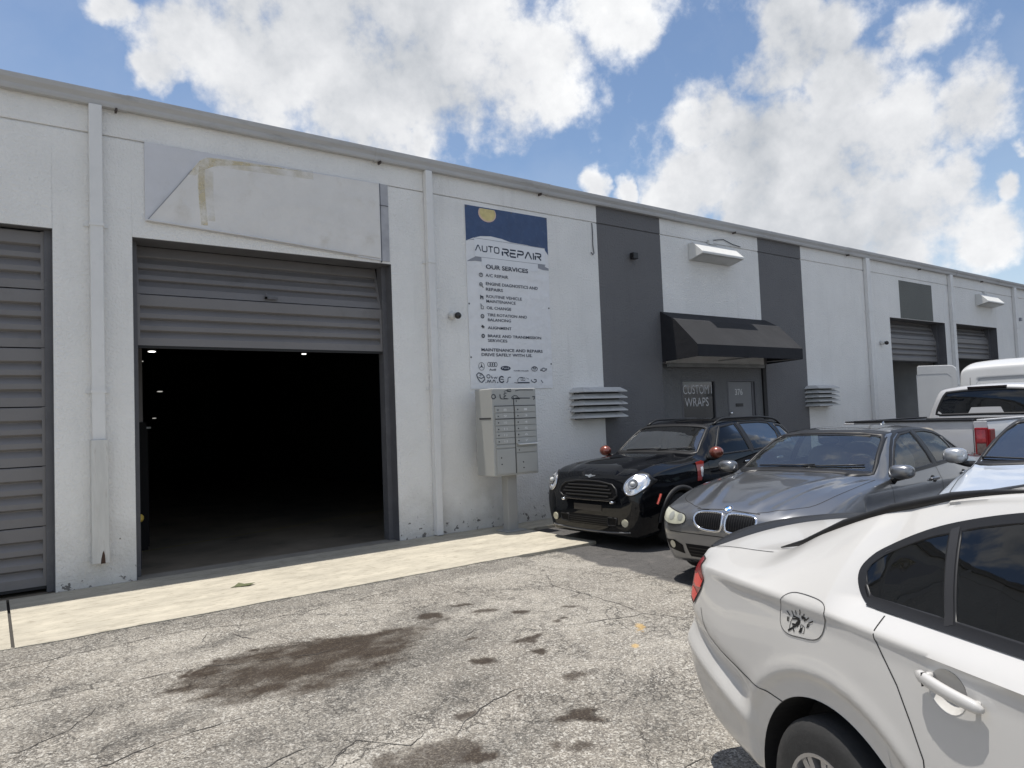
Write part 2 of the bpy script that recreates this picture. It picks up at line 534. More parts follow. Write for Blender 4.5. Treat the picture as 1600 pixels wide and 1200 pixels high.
def in_poly(x, y, poly):
    inside = np.zeros(x.shape, bool)
    n = len(poly)
    for i in range(n):
        x1, y1 = poly[i]; x2, y2 = poly[(i + 1) % n]
        if y1 == y2: continue
        c = ((y1 > y) != (y2 > y)) & (x < (x2 - x1) * (y - y1) / (y2 - y1) + x1)
        inside ^= c
    return inside

# ================================================================ GROUND
ZG = -0.04
D = 8.80           # wall face


def ground_dip(x, y):
    """the lot falls slightly towards the viewer's side, where the white sedan stands"""
    t = np.clip((3.7 - np.asarray(y, float)) / 1.1, 0, 1)
    k = np.clip((np.asarray(y, float) - 6.1) / 0.6, 0, 1) * (np.asarray(x, float) < 5.0) * (np.asarray(y, float) < 6.86)
    return -0.045 * t * t * (3 - 2 * t) + 0.026 * k * k * (3 - 2 * k)


def build_ground():
    def axis(a, b, step, far0, far1):
        mid = list(np.arange(a, b + 1e-6, step))
        lo = [a]; d = step * 2
        while lo[-1] > far0: lo.append(lo[-1] - d); d *= 1.5
        hi = [b]; d = step * 2
        while hi[-1] < far1: hi.append(hi[-1] + d); d *= 1.5
        return np.array(lo[:0:-1] + mid + hi[1:])
    xs = axis(-0.6, 6.6, 0.022, -400, 700)
    ys = axis(1.6, 7.0, 0.022, -400, 700)
    X, Y = np.meshgrid(xs, ys)
    x, y = X.ravel(), Y.ravel()
    n = len(xs); m = len(ys)
    near = (x > -1) & (x < 7) & (y > 1) & (y < 7.2)
    z = np.full(x.shape, ZG)
    # gentle uneven surface, flat beside the slab and under the wheels
    und = (fbm(x * 1.3, y * 1.3, 3) - 0.5) * 0.03
    z = z + np.where(near, und * np.clip((6.7 - y) / 0.6, 0, 1), 0)
    z = z + ground_dip(x, y)
    v = np.stack([x, y, z], 1)
    idx = np.arange(n * m).reshape(m, n)
    f = np.stack([idx[:-1, :-1].ravel(), idx[:-1, 1:].ravel(), idx[1:, 1:].ravel(), idx[1:, :-1].ravel()], 1)
    me = bpy.data.meshes.new('asphalt_ground')
    me.from_pydata(v.tolist(), [], f.tolist())
    me.polygons.foreach_set('use_smooth', [True] * len(me.polygons))
    # wear painted as data: oil, dark patches, newer asphalt, yellow paint
    wx = x + (fbm(x * 5, y * 5, 11) - 0.5) * 0.28; wy = y + (fbm(x * 5, y * 5, 31) - 0.5) * 0.28
    fine = fbm(x * 22, y * 22, 5)

    def seg_blob(cx, cy, rx, ry=None, ang=0.0, soft=0.35):
        ry = rx if ry is None else ry
        dx, dy = wx - cx, wy - cy
        c, s = math.cos(ang), math.sin(ang)
        u = (dx * c + dy * s) / rx; w = (-dx * s + dy * c) / ry
        r = np.sqrt(u * u + w * w) + (fine - 0.5) * 0.9
        return np.clip((1 + soft - r) / (2 * soft), 0, 1)
    main = [(0.85, 5.05), (1.13, 5.41), (1.7, 5.53), (2.35, 5.35), (2.77, 5.3), (3.15, 5.32), (2.57, 4.71), (2.12, 4.36), (1.68, 4.33), (1.29, 4.46), (1.09, 4.7)]
    oil = np.zeros_like(x)
    # main stain: soft distance to the polygon
    ins = in_poly(wx, wy, main)
    dd = np.full(x.shape, 9.0)
    for i in range(len(main)):
        a = np.array(main[i]); b = np.array(main[(i + 1) % len(main)]); ab = b - a
        t = np.clip(((wx - a[0]) * ab[0] + (wy - a[1]) * ab[1]) / (ab @ ab), 0, 1)
        dd = np.minimum(dd, np.hypot(wx - a[0] - t * ab[0], wy - a[1] - t * ab[1]))
    sd = np.where(ins, dd, -dd)
    edge_w = 0.08 + 0.22 * np.clip((5.15 - y) / 0.6, 0, 1) + 0.20 * np.clip((x - 2.3) / 0.6, 0, 1)
    rag = (fbm(x * 3.2, y * 9.0, 55) - 0.5)
    oil = np.maximum(oil, np.clip((sd + 0.04 + (fine - 0.5) * 0.22 + rag * 0.5 * (edge_w > 0.14)) / edge_w, 0, 1) * (0.88 + 1.3 * (fbm(x * 5, y * 9, 77) - 0.45)))
    oil = np.clip(oil, 0, 1)
    for (cx, cy, rx, ry) in [(1.40, 4.95, .30, .22), (2.0, 4.95, .35, .25)]:
        oil = np.maximum(oil, seg_blob(cx, cy, rx, ry, 0.2, 0.6) * 0.95)
    spots = [(3.12, 4.02, .06), (3.0, 3.5, .085), (2.62, 3.12, .10), (2.70, 3.05, .07), (2.15, 3.49, .06), (3.68, 4.54, .06), (3.81, 4.56, .05), (3.22, 4.3, .11), (3.32, 4.33, .07), (2.67, 4.13, .06), (2.43, 2.78, .06), (2.33, 2.9, .05), (3.39, 5.48, .08), (2.99, 5.37, .11), (3.45, 5.16, .09), (3.52, 5.12, .05), (2.5, 3.45, .03), (4.05, 4.75, .05), (1.75, 3.16, .20), (1.55, 3.2, .14), (1.95, 3.05, .07), (3.65, 4.9, .06), (2.9, 4.55, .05)]
    for cx, cy, r in spots:
        oil = np.maximum(oil, seg_blob(cx, cy, r * 1.25, r * 0.8, rng.uniform(-.5, .5), 0.25) * rng.uniform(0.75, 1))
    dark = np.zeros_like(x)
    for cx, cy, rx, ry in [(2.9, 2.69, .22, .16), (3.06, 4.78, .3, .12), (0.3, 4.98, .26, .16), (0.43, 5.58, .22, .10), (0.02, 5.92, .2, .08), (1.86, 4.2, .5, .14), (2.6, 4.6, .5, .25), (2.3, 3.8, .4, .16), (1.2, 3.95, .4, .12), (2.95, 5.35, .32, .12), (3.4, 4.9, .3, .1), (2.2, 3.1, .5, .12), (0.7, 4.5, .4, .1), (1.5, 5.95, .5, .08), (3.1, 3.0, .2, .25), (1.45, 3.62, .3, .07), (2.35, 4.45, .75, .22), (2.0, 4.2, .6, .15), (2.75, 4.75, .4, .25), (1.7, 4.05, .5, .12), (3.35, 5.45, .25, .10), (3.0, 5.5, .25, .12), (1.4, 3.8, .35, .10)]:
        dark = np.maximum(dark, seg_blob(cx, cy, rx, ry, 0.25, 0.8) * 0.8)
    # a darker strip along the slab and general cloudiness
    strip = np.clip((wy - 6.36) / 0.05, 0, 1) * (y < 6.85) * (x < 5.0)
    dark = np.maximum(dark, strip * 0.45)
    dark = np.maximum(dark, np.clip((wy - 6.73 + (fine - 0.5) * 0.12) / 0.03, 0, 1) * (y < 6.9) * (x < 6.4) * 0.95)
    # newer asphalt where the cars stand
    bx = 5.42 + (fbm(y * 2, y * 0 + 3, 8) - 0.5) * 0.25
    bx = np.where(y < 5.0, 5.35 - (5.0 - y) * 0.10, bx + (y - 5.0) * 0.06)
    newp = np.clip((wx * 0.3 + x * 0.7 - bx) / 0.06, 0, 1)
    newp = np.where((x > 5) & (y > 7.3), 1.0, newp)
    yel = seg_blob(4.02, 3.93, .085, .06, 0.2, 0.2) * (fine > 0.42) + seg_blob(3.72, 3.62, .03, .03, 0, 0.2) * (fine > 0.45)
    for nm, arr in (('oil', oil), ('dark', dark), ('newer', newp), ('yellow', np.clip(yel, 0, 1))):
        at = me.attributes.new(nm, 'FLOAT', 'POINT'); at.data.foreach_set('value', arr.astype(np.float32))
    m = bpy.data.materials.new('old_asphalt'); m.use_nodes = True
    nt = m.node_tree; N, Lk = nt.nodes, nt.links
    b = N['Principled BSDF']; b.inputs['Specular IOR Level'].default_value = 0.3
    tc = N.new('ShaderNodeTexCoord'); P = tc.outputs['Object']

    def noise(sc, det=6, ro=0.6, vec=P):
        k = N.new('ShaderNodeTexNoise'); k.inputs['Scale'].default_value = sc; k.inputs['Detail'].default_value = det; k.inputs['Roughness'].default_value = ro
        Lk.new(vec, k.inputs['Vector']); return k

    def ramp(src, a, b_, lo=0.0, hi=1.0, sm=True):
        k = N.new('ShaderNodeMapRange')
        if sm: k.interpolation_type = 'SMOOTHSTEP'
        k.inputs['From Min'].default_value = a; k.inputs['From Max'].default_value = b_; k.inputs['To Min'].default_value = lo; k.inputs['To Max'].default_value = hi
        Lk.new(src, k.inputs['Value']); return k.outputs[0]

    def mixc(fac, c1, c2):
        k = N.new('ShaderNodeMix'); k.data_type = 'RGBA'
        Lk.new(fac, k.inputs[0])
        for i, c in ((6, c1), (7, c2)):
            if isinstance(c, tuple): k.inputs[i].default_value = (*c, 1)
            else: Lk.new(c, k.inputs[i])
        return k.outputs[2]

    def mth(op, a, c, cl=False):
        k = N.new('ShaderNodeMath'); k.operation = op; k.use_clamp = cl
        for i, v_ in enumerate((a, c)):
            if isinstance(v_, (int, float)): k.inputs[i].default_value = v_
            else: Lk.new(v_, k.inputs[i])
        return k.outputs[0]
    # stones: small voronoi cells, each its own tone
    vo = N.new('ShaderNodeTexVoronoi'); vo.inputs['Scale'].default_value = 130; Lk.new(P, vo.inputs['Vector'])
    sepv = N.new('ShaderNodeSeparateColor'); Lk.new(vo.outputs['Color'], sepv.inputs[0])
    vo2 = N.new('ShaderNodeTexVoronoi'); vo2.inputs['Scale'].default_value = 75; Lk.new(P, vo2.inputs['Vector'])
    sepv2 = N.new('ShaderNodeSeparateColor'); Lk.new(vo2.outputs['Color'], sepv2.inputs[0])
    big = noise(0.9, 8); mid = noise(5.5, 8, 0.7); fin = noise(60, 5, 0.7)
    base = mixc(ramp(big.outputs['Fac'], 0.35, 0.68), (0.205, 0.186, 0.158), (0.315, 0.292, 0.252))
    base = mixc(ramp(mid.outputs['Fac'], 0.42, 0.70, 0, 0.75), base, (0.12, 0.11, 0.098))
    st = mixc(ramp(sepv.outputs[0], 0.55, 0.98, 0, 0.8), base, (0.46, 0.43, 0.375))
    st = mixc(ramp(sepv2.outputs[1], 0.72, 0.98, 0, 0.7), st, (0.52, 0.50, 0.45))
    st = mixc(ramp(sepv.outputs[1], 0.70, 0.98, 0, 0.75), st, (0.055, 0.05, 0.046))
    st = mixc(ramp(fin.outputs['Fac'], 0.52, 0.70, 0, 0.75), st, (0.075, 0.068, 0.058))
    # crazing
    wv = N.new('ShaderNodeVectorMath'); wv.operation = 'ADD'
    wn = noise(3.0, 6, 0.7); ws = N.new('ShaderNodeVectorMath'); ws.operation = 'SCALE'; ws.inputs['Scale'].default_value = 0.35
    Lk.new(wn.outputs['Color'], ws.inputs[0]); Lk.new(P, wv.inputs[0]); Lk.new(ws.outputs[0], wv.inputs[1])
    crk = None
    for sc, wd, lo, hi, sd_ in ((1.5, 0.009, 0.46, 0.60, 1.3), (4.5, 0.020, 0.52, 0.66, 2.1), (9.0, 0.03, 0.50, 0.62, 1.7)):
        v3 = N.new('ShaderNodeTexVoronoi'); v3.feature = 'DISTANCE_TO_EDGE'; v3.inputs['Scale'].default_value = sc; Lk.new(wv.outputs[0], v3.inputs['Vector'])
        mask = ramp(noise(sd_, 3).outputs['Fac'], lo, hi)
        k = mth('MULTIPLY', ramp(v3.outputs['Distance'], wd, wd * 0.25), mask)
        crk = k if crk is None else mth('MAXIMUM', crk, k)
    atts = {}
    for nm in ('oil', 'dark', 'newer', 'yellow'):
        a = N.new('ShaderNodeAttribute'); a.attribute_name = nm; atts[nm] = a.outputs['Fac']
    new_c = mixc(ramp(fin.outputs['Fac'], 0.4, 0.7), (0.075, 0.072, 0.07), (0.11, 0.105, 0.10))
    new_c = mixc(ramp(mid.outputs['Fac'], 0.5, 0.8, 0, 0.8), new_c, (0.15, 0.14, 0.13))
    c = mixc(atts['newer'], st, new_c)
    c = mixc(mth('MULTIPLY', atts['dark'], ramp(fin.outputs['Fac'], 0.38, 0.60, 0.15, 1.0)), c, (0.060, 0.057, 0.052))
    c = mixc(mth('MULTIPLY', crk, mth('SUBTRACT', 0.8, atts['newer'])), c, (0.06, 0.055, 0.05))
    oilc = mixc(ramp(sepv.outputs[0], 0.70, 0.98, 0, 0.55), (0.030, 0.020, 0.013), (0.12, 0.095, 0.065))
    c = mixc(mth('MULTIPLY', atts['oil'], 0.97), c, oilc)
    c = mixc(mth('MULTIPLY', atts['yellow'], 0.7), c, (0.50, 0.33, 0.12))
    Lk.new(c, b.inputs['Base Color'])
    ro = ramp(atts['oil'], 0, 1, 0.92, 0.62, False); Lk.new(ro, b.inputs['Roughness'])
    bp = N.new('ShaderNodeBump'); bp.inputs['Strength'].default_value = 0.75; bp.inputs['Distance'].default_value = 0.006
    hgt = mth('ADD', mth('MULTIPLY', fin.outputs['Fac'], 1.0), mth('MULTIPLY', sepv.outputs[0], 0.6))
    hgt = mth('SUBTRACT', hgt, mth('MULTIPLY', crk, 1.6))
    Lk.new(hgt, bp.inputs['Height']); Lk.new(bp.outputs[0], b.inputs['Normal'])
    me.materials.append(m)
    o = bpy.data.objects.new('asphalt_ground', me); COL.objects.link(o); struct(o)
    # the long cracks, as open joints with their own width
    M_CR = mat('crack_tar', (0.055, 0.05, 0.045), 0.95)
    lines = [[(-1.2, 6.26), (0.06, 6.31), (0.48, 6.36), (0.8, 6.39), (1.17, 6.42), (1.44, 6.39), (1.69, 6.26), (2.32, 6.28), (3.07, 6.37), (3.6, 6.42)],
             [(-.6, 5.5), (0.05, 5.46), (0.43, 5.47), (0.78, 5.43), (0.98, 5.42), (1.21, 5.4), (1.42, 5.27), (1.9, 5.1), (2.4, 5.16)], [(-.3, 4.7), (0.04, 4.69), (0.17, 4.69), (0.37, 4.82), (0.55, 5.13)],
             [(0.2, 4.15), (0.48, 4.18), (0.6, 4.23), (0.77, 4.27), (1.09, 4.31), (1.25, 4.27)], [(1.57, 6.17), (1.61, 5.91), (1.69, 5.72)],
             [(0.8, 3.6), (1.09, 3.61), (1.18, 3.65), (1.44, 3.71)], [(1.3, 3.42), (1.41, 3.5), (1.55, 3.58), (1.59, 3.64)],
             [(1.3, 5.96), (1.38, 6.14), (1.52, 6.35)], [(1.31, 3.42), (1.44, 3.54), (1.56, 3.61), (1.75, 3.37), (1.89, 3.47)],
             [(1.97, 3.32), (2.1, 3.41), (2.35, 3.54), (2.69, 3.57)], [(4.71, 5.92), (4.43, 5.46), (4.42, 5.0), (4.35, 4.18)],
             [(2.88, 2.4), (2.82, 2.36), (2.68, 2.35), (2.56, 2.34)], [(2.88, 4.7), (3.06, 4.78), (3.22, 4.85)], [(3.5, 5.95), (4.0, 5.7), (4.43, 5.46), (4.9, 5.2), (5.25, 5.15)], [(3.6, 4.4), (4.0, 4.25), (4.35, 4.18), (4.6, 3.7)]]
    mb = MB()
    for ln in lines:
        pts = []
        for (ax, ay), (bx_, by_) in zip(ln[:-1], ln[1:]):
            k = max(2, int(math.hypot(bx_ - ax, by_ - ay) / 0.03))
            for i in range(k):
                t = i / k; pts.append((ax + (bx_ - ax) * t, ay + (by_ - ay) * t))
        pts.append(ln[-1])
        s0 = rng.integers(1000)
        pa = np.array(pts)
        pa[:, 1] += (fbm(pa[:, 0] * 9 + s0, pa[:, 1] * 9, 4) - 0.5) * 0.07
        pa[:, 0] += (fbm(pa[:, 0] * 9, pa[:, 1] * 9 + s0, 9) - 0.5) * 0.07
        vs = []
        for i in range(len(pa)):
            t = pa[min(i + 1, len(pa) - 1)] - pa[max(i - 1, 0)]; t = t / (np.hypot(*t) + 1e-9)
            taper = min(1, i / 6, (len(pa) - 1 - i) / 6) + 0.1
            w = (0.0008 + 0.0045 * float(vnoise(np.array([pa[i, 0] * 14 + s0]), np.array([pa[i, 1] * 14]), 2)[0])) * min(1, taper)
            zz = ZG + float((fbm(pa[i:i + 1, 0] * 1.3, pa[i:i + 1, 1] * 1.3, 3)[0] - 0.5) * 0.03 * np.clip((6.7 - pa[i, 1]) / 0.6, 0, 1)) + float(ground_dip(pa[i, 0], pa[i, 1])) + 0.003
            vs += [(pa[i, 0] - t[1] * w, pa[i, 1] + t[0] * w, zz), (pa[i, 0] + t[1] * w, pa[i, 1] - t[0] * w, zz)]
        mb.add(vs, [(2 * i, 2 * i + 1, 2 * i + 3, 2 * i + 2) for i in range(len(pa) - 1)])
    c_ = obj('ground_crack', mb, M_CR, o, fix=False)
    c_['kind'] = 'stuff'
    return o


GROUND = build_ground()


def build_apron():
    """concrete strip in front of the wall, with joints"""
    m = mat('apron_concrete', (0.42, 0.385, 0.31), 0.85, var=0.20, vscale=2.0, bump=0.5, bscale=45, dirt=(0.25, 0.225, 0.175, 0.95), dscale=2.2, stretch=(1.0, 2.2, 1))
    # dark specks and scratches on top of the colour
    nt = m.node_tree; N, Lk = nt.nodes, nt.links; b = N['Principled BSDF']
    src = b.inputs['Base Color'].links[0].from_socket
    tc = N.new('ShaderNodeTexCoord'); mp = N.new('ShaderNodeMapping'); mp.inputs['Scale'].default_value = (5, 14, 5)
    Lk.new(tc.outputs['Object'], mp.inputs['Vector'])
    n = N.new('ShaderNodeTexNoise'); n.inputs['Scale'].default_value = 1.6; n.inputs['Detail'].default_value = 9; n.inputs['Roughness'].default_value = 0.72
    Lk.new(mp.outputs[0], n.inputs['Vector'])
    r = N.new('ShaderNodeMapRange'); r.inputs['From Min'].default_value = 0.52; r.inputs['From Max'].default_value = 0.68; r.inputs['To Max'].default_value = 0.75
    Lk.new(n.outputs['Fac'], r.inputs['Value'])
    x = N.new('ShaderNodeMix'); x.data_type = 'RGBA'; Lk.new(r.outputs[0], x.inputs[0]); Lk.new(src, x.inputs[6]); x.inputs[7].default_value = (0.20, 0.175, 0.13, 1)
    Lk.new(x.outputs[2], b.inputs['Base Color'])
    root = struct(obj('concrete_apron_bed', MB().box(-14, 6.25, 6.90, 8.78, -0.2, -0.028), mat('joint_filler', (0.05, 0.047, 0.042), 0.9), fix=True))
    edges = [-14, -9.0, -4.2, 0.145, 6.25]
    for a, c in zip(edges[:-1], edges[1:]):
        # front edge slightly worn and uneven
        k = 60
        xs = np.linspace(a + 0.012, c - 0.012, k)
        ye = 6.79 + (fbm(xs * 2.0, xs * 0, 21) - 0.5) * 0.05 + (fbm(xs * 14, xs * 0, 22) - 0.5) * 0.025
        vs = [(x_, y_, z_) for x_, yy in zip(xs, ye) for (y_, z_) in ((yy, -0.06), (yy, -0.006), (yy + 0.012, 0.0), (8.0, 0.0), (8.795, 0.0))]
        fs = [(5 * i + j, 5 * i + 5 + j, 5 * i + 6 + j, 5 * i + 1 + j) for i in range(k - 1) for j in range(4)]
        fs += [(0, 1, 2, 3, 4), tuple(5 * (k - 1) + j for j in (4, 3, 2, 1, 0))]
        obj('slab', MB().add(vs, fs), m, root)
    # narrow continuation along the foot of the wall beside the parked cars
    obj('slab', MB().box(6.262, 60, 8.25, 8.795, -0.1, 0.0), m, root)
    return m


M_CONC = build_apron()
# one fallen leaf and crumbs on the apron
lf = MB()
cx, cy = 2.33, 7.92
lf.add([(2.02, 7.66, 0.004), (2.08, 7.72, 0.02), (2.12, 7.66, 0.012), (2.22, 7.60, 0.02), (2.14, 7.55, 0.012), (2.04, 7.59, 0.006), (1.97, 7.62, 0.004)], [(0, 1, 2), (0, 2, 5), (2, 3, 4), (2, 4, 5), (0, 5, 6)])
tag(obj('fallen_leaf', lf, M_LEAF, smooth=False, fix=False), 'curled dry olive green leaf lying on the sunlit concrete apron', 'leaf')

# ================================================================ BUILDING
WB = (14.0, 8.8, 0.0)
bld = thing('warehouse_building', WB, 'long white and grey stucco warehouse with roll-up doors, gutter and downspouts', 'building')
TH_ = 0.22
TOP = 5.30
OPEN = [(-2.66, 0.55, 3.80), (1.30, 4.50, 3.80), (18.61, 21.80, 3.80), (22.44, 25.46, 3.82), (30.2, 33.4, 3.80)]


def wall_piece(mb, x0, x1, z0, z1):
    """a stretch of wall with the shallow groove at 4.90 m"""
    if z1 > 4.92 and z0 < 4.88:
        mb.box(x0, x1, D, D + TH_, z0, 4.888)
        mb.box(x0, x1, D + 0.018, D + TH_ - 0.001, 4.888, 4.908)
        mb.box(x0, x1, D, D + TH_, 4.908, z1)
    else:
        mb.box(x0, x1, D, D + TH_, z0, z1)


wm = MB(); gm = MB()
cur = -14.0
for (a, c, t) in OPEN[:2]:
    wall_piece(wm, cur, a, -0.1, TOP); wall_piece(wm, a, c, t, TOP); cur = c
wall_piece(wm, cur, 8.44, -0.1, TOP)
wall_piece(gm, 8.44, 9.93, -0.1, TOP)
wall_piece(gm, 9.93, 10.04, 2.50, TOP)
wall_piece(wm, 10.04, 13.07, 2.50, TOP)
gm2 = MB()
wall_piece(gm2, 13.07, 13.13, 2.50, TOP)
wall_piece(gm2, 13.13, 14.67, -0.1, TOP)
cur = 14.67
for (a, c, t) in OPEN[2:]:
    wall_piece(wm, cur, a, -0.1, TOP); wall_piece(wm, a, c, t, TOP); cur = c
wall_piece(wm, cur, 60, -0.1, TOP)
obj('wall', wm, M_WALL, bld, bevel=0.006)
obj('wall', gm, M_GREY, bld, label='dark grey painted band left of the awning', bevel=0.004)
obj('wall', gm2, M_GREY, bld, label='dark grey painted band right of the awning', bevel=0.004)
for bx in ((-14, -13.8, D + TH_, 34), (59.8, 60, D + TH_, 34), (-14, 60, 34, 34.2)):
    obj('wall', MB().box(*bx, -0.1, TOP), M_WALL, bld)
obj('roof', MB().box(-14.1, 60.1, D - 0.03, 34.3, TOP + 0.002, TOP + 0.07), M_ROOF, bld)
# grey painted rectangle over the third roll-up door
obj('painted_patch', MB().box(19.2, 21.08, D - 0.004, D + 0.001, 3.812, 4.81), stucco('stucco_olive', (0.15, 0.155, 0.145), 0.5), bld)

# gutter: moulded front, open top, lap joints
gp = [(D - 0.004, 5.20), (D - 0.075, 5.20), (D - 0.085, 5.225), (D - 0.088, 5.255), (D - 0.10, 5.275), (D - 0.118, 5.30), (D - 0.126, 5.335), (D - 0.126, 5.352), (D - 0.113, 5.355), (D - 0.113, 5.34), (D - 0.018, 5.335), (D - 0.004, 5.345)]
gt = MB()
gx = [-14.0]
while gx[-1] < 60: gx.append(gx[-1] + 3.05)
dz = 0.0
for a, c in zip(gx[:-1], gx[1:]):
    w0 = 0.006 * math.sin(a * 1.7)
    gt.prism_x([(y, z + w0) for y, z in gp], a, c - 0.002)
gut = obj('gutter', gt, M_GUT, bld)
gut_j = []
for a in gx[1:]:
    if a < 40: obj('gutter_joint', MB().prism_x([(y - 0.004 if y < D - 0.01 else y, z - 0.003) for y, z in gp], a - 0.035, a + 0.01), M_GUT, gut)
for px in (1.14, 4.33, 7.15, 12.2, 2.9 - 6, 16.6, 20.3, 24.4):
    obj('gutter_hanger', MB().box(px, px + 0.02, D - 0.10, D - 0.02, 5.165, 5.199), mat('rusty_iron', (0.06, 0.045, 0.04), 0.8), gut)


def downspout(x0, x1, zt, zb, low=None, kicks=True):
    mb = MB().box(x0, x1, D - 0.095, D - 0.004, zb, zt)
    o = obj('downspout', mb, M_PIPE, bld, bevel=0.008)
    for z in (3.86, 2.05):
        if z > zb + 0.2:
            pl = [(x0 - 0.055, D - 0.002), (x0 - 0.055, D - 0.012), (x0 - 0.007, D - 0.012), (x0 - 0.007, D - 0.103), (x1 + 0.007, D - 0.103), (x1 + 0.007, D - 0.012), (x1 + 0.055, D - 0.012), (x1 + 0.055, D - 0.002)]
            n = len(pl)
            s = MB().add([(a, b, z) for a, b in pl] + [(a, b, z + 0.035) for a, b in pl], [(i, (i + 1) % n, n + (i + 1) % n, n + i) for i in range(n)] + [(0, 1, 2, 5, 6, 7)[::-1], (8, 9, 10, 13, 14, 15), (2, 3, 4, 5)[::-1], (10, 11, 12, 13)])
            obj('pipe_strap', s, M_PIPE, o)
    return o


ds1 = downspout(0.885, 1.01, 5.20, 1.55)
cov = MB().box(0.868, 1.03, D - 0.12, D - 0.003, 0.25, 1.552)
M_OLDWOOD = mat('peeling_board', (0.56, 0.555, 0.53), 0.8, var=0.10, vscale=3, bump=0.5, bscale=12, dirt=(0.22, 0.18, 0.14, 0.7), dscale=4, stretch=(5, 5, 0.7))
obj('pipe_cover', cov, M_OLDWOOD, ds1, bevel=0.006)
obj('rotten_hole', MB().add([(0.945, D - 0.1215, 0.249), (0.99, D - 0.1215, 0.249), (0.985, D - 0.1215, 0.33), (0.975, D - 0.1215, 0.385), (0.962, D - 0.1215, 0.36), (0.95, D - 0.1215, 0.30)], [(0, 1, 2, 3, 4, 5)]), mat('rot', (0.06, 0.035, 0.025), 0.95), ds1)
downspout(5.04, 5.15, 5.20, 1.25)
ds2 = [o for o in bld.children if o.name.startswith('downspout')][-1]
obj('pipe_cover', MB().box(5.035, 5.135, D - 0.10, D - 0.003, 0.01, 1.252), M_PIPE, ds2, bevel=0.006)
downspout(17.40, 17.58, 5.20, 0.05)
downspout(22.12, 22.30, 5.20, 0.05)
downspout(26.86, 27.06, 5.20, 0.05)
downspout(34.0, 34.2, 5.20, 0.05)


def panel_mesh(x0, x1, y, z0, h, lean=0.0, seed=0):
    """one steel section of a sectional door: ribs with three recessed troughs, a meeting rail top and bottom"""
    pr = [(0.0, 0.0), (0.0, 0.07), ]
    g = 0.045
    for c in (0.235, 0.475, 0.715):
        pr += [(0.0, c - 0.085), (g * 0.92, c + 0.010), (g, c + 0.022), (g, c + 0.030), (g * 0.1, c + 0.062), (0.0, c + 0.07)]
    pr += [(0.0, 0.985), (0.006, 1.0)]
    prof = [(y + gg + lean * zz, z0 + zz * h * 0.982) for gg, zz in pr]
    back = [(y + 0.06 + lean, z0 + h * 0.982), (y + 0.06, z0)]
    mb = MB().prism_x(prof + back, x0 + 0.03, x1 - 0.03)
    for xa, xb in ((x0, x0 + 0.03), (x1 - 0.03, x1)):
        mb.prism_x([(y - 0.002, z0), (y - 0.002 + lean, z0 + h * 0.99), (y + 0.045 + lean, z0 + h * 0.99), (y + 0.045, z0)], xa, xb)
    return mb


def roll_door(x0, x1, top, bottom, y, n_panels, H=0.615, label=None):
    fr = MB()
    # tracks and head
    fr.box(x0, x1, y + 0.19, y + 0.215, top - 0.5, top + 0.15)
    d = obj('roll_up_door', fr, M_DARK, bld, label=label)
    for a, c in ((x0 + 0.005, x0 + 0.07), (x1 - 0.07, x1 - 0.005)):
        obj('door_track', MB().box(a, c, y - 0.03, y + 0.12, 0.0, top - 0.004), M_JAMB, d)
    z = bottom
    for i in range(n_panels):
        ln = 0.0
        if z > top - 0.75 and bottom > 1: ln = 0.16
        hh = min(H, top + 0.1 - z)
        obj('door_panel', panel_mesh(x0 + 0.07, x1 - 0.07, y + (0.012 if ln else 0), z + 0.006, hh, ln), M_DOOR, d)
        z += H
    seal = MB().box(x0 + 0.07, x1 - 0.07, y + 0.005, y + 0.04, bottom - 0.025, bottom + 0.004)
    obj('bottom_seal', seal, M_RUBBER, d)
    return d


YD = D + 0.235
d1 = roll_door(-2.66, 0.55, 3.80, 0.06, YD - 0.12, 6, 0.62)
d2 = roll_door(1.30, 4.50, 3.80, 2.60, YD - 0.03, 2, 0.60)
obj('door_handle', MB().box(2.82, 2.98, YD - 0.05, YD - 0.03, 3.235, 3.262).box(2.82, 2.845, YD - 0.05, YD - 0.03, 3.235, 3.30), M_JAMB, d2)
roll_door(18.61, 21.80, 3.80, 2.72, YD, 2, 0.60)
roll_door(22.44, 25.46, 3.82, 2.85, YD, 2, 0.60)
roll_door(30.2, 33.4, 3.80, 0.05, YD, 6, 0.62)
# jamb linings
for (a, c, t) in OPEN:
    j = MB().box(a - 0.002, a + 0.005, D + 0.004, D + 0.36, 0, t - 0.002).box(c - 0.005, c + 0.002, D + 0.004, D + 0.36, 0, t - 0.002)
    j.box(a, c, D + 0.004, D + 0.36, t - 0.006, t + 0.001)
    obj('door_jamb', j, M_JAMB, bld)

# rooms behind the doors
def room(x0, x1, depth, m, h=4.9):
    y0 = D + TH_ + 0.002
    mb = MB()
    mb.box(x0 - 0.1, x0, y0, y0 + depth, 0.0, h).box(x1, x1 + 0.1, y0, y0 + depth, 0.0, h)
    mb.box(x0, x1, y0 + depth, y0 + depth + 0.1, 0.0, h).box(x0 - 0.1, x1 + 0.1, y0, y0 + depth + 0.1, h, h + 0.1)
    return obj('interior_wall', mb, m, bld)


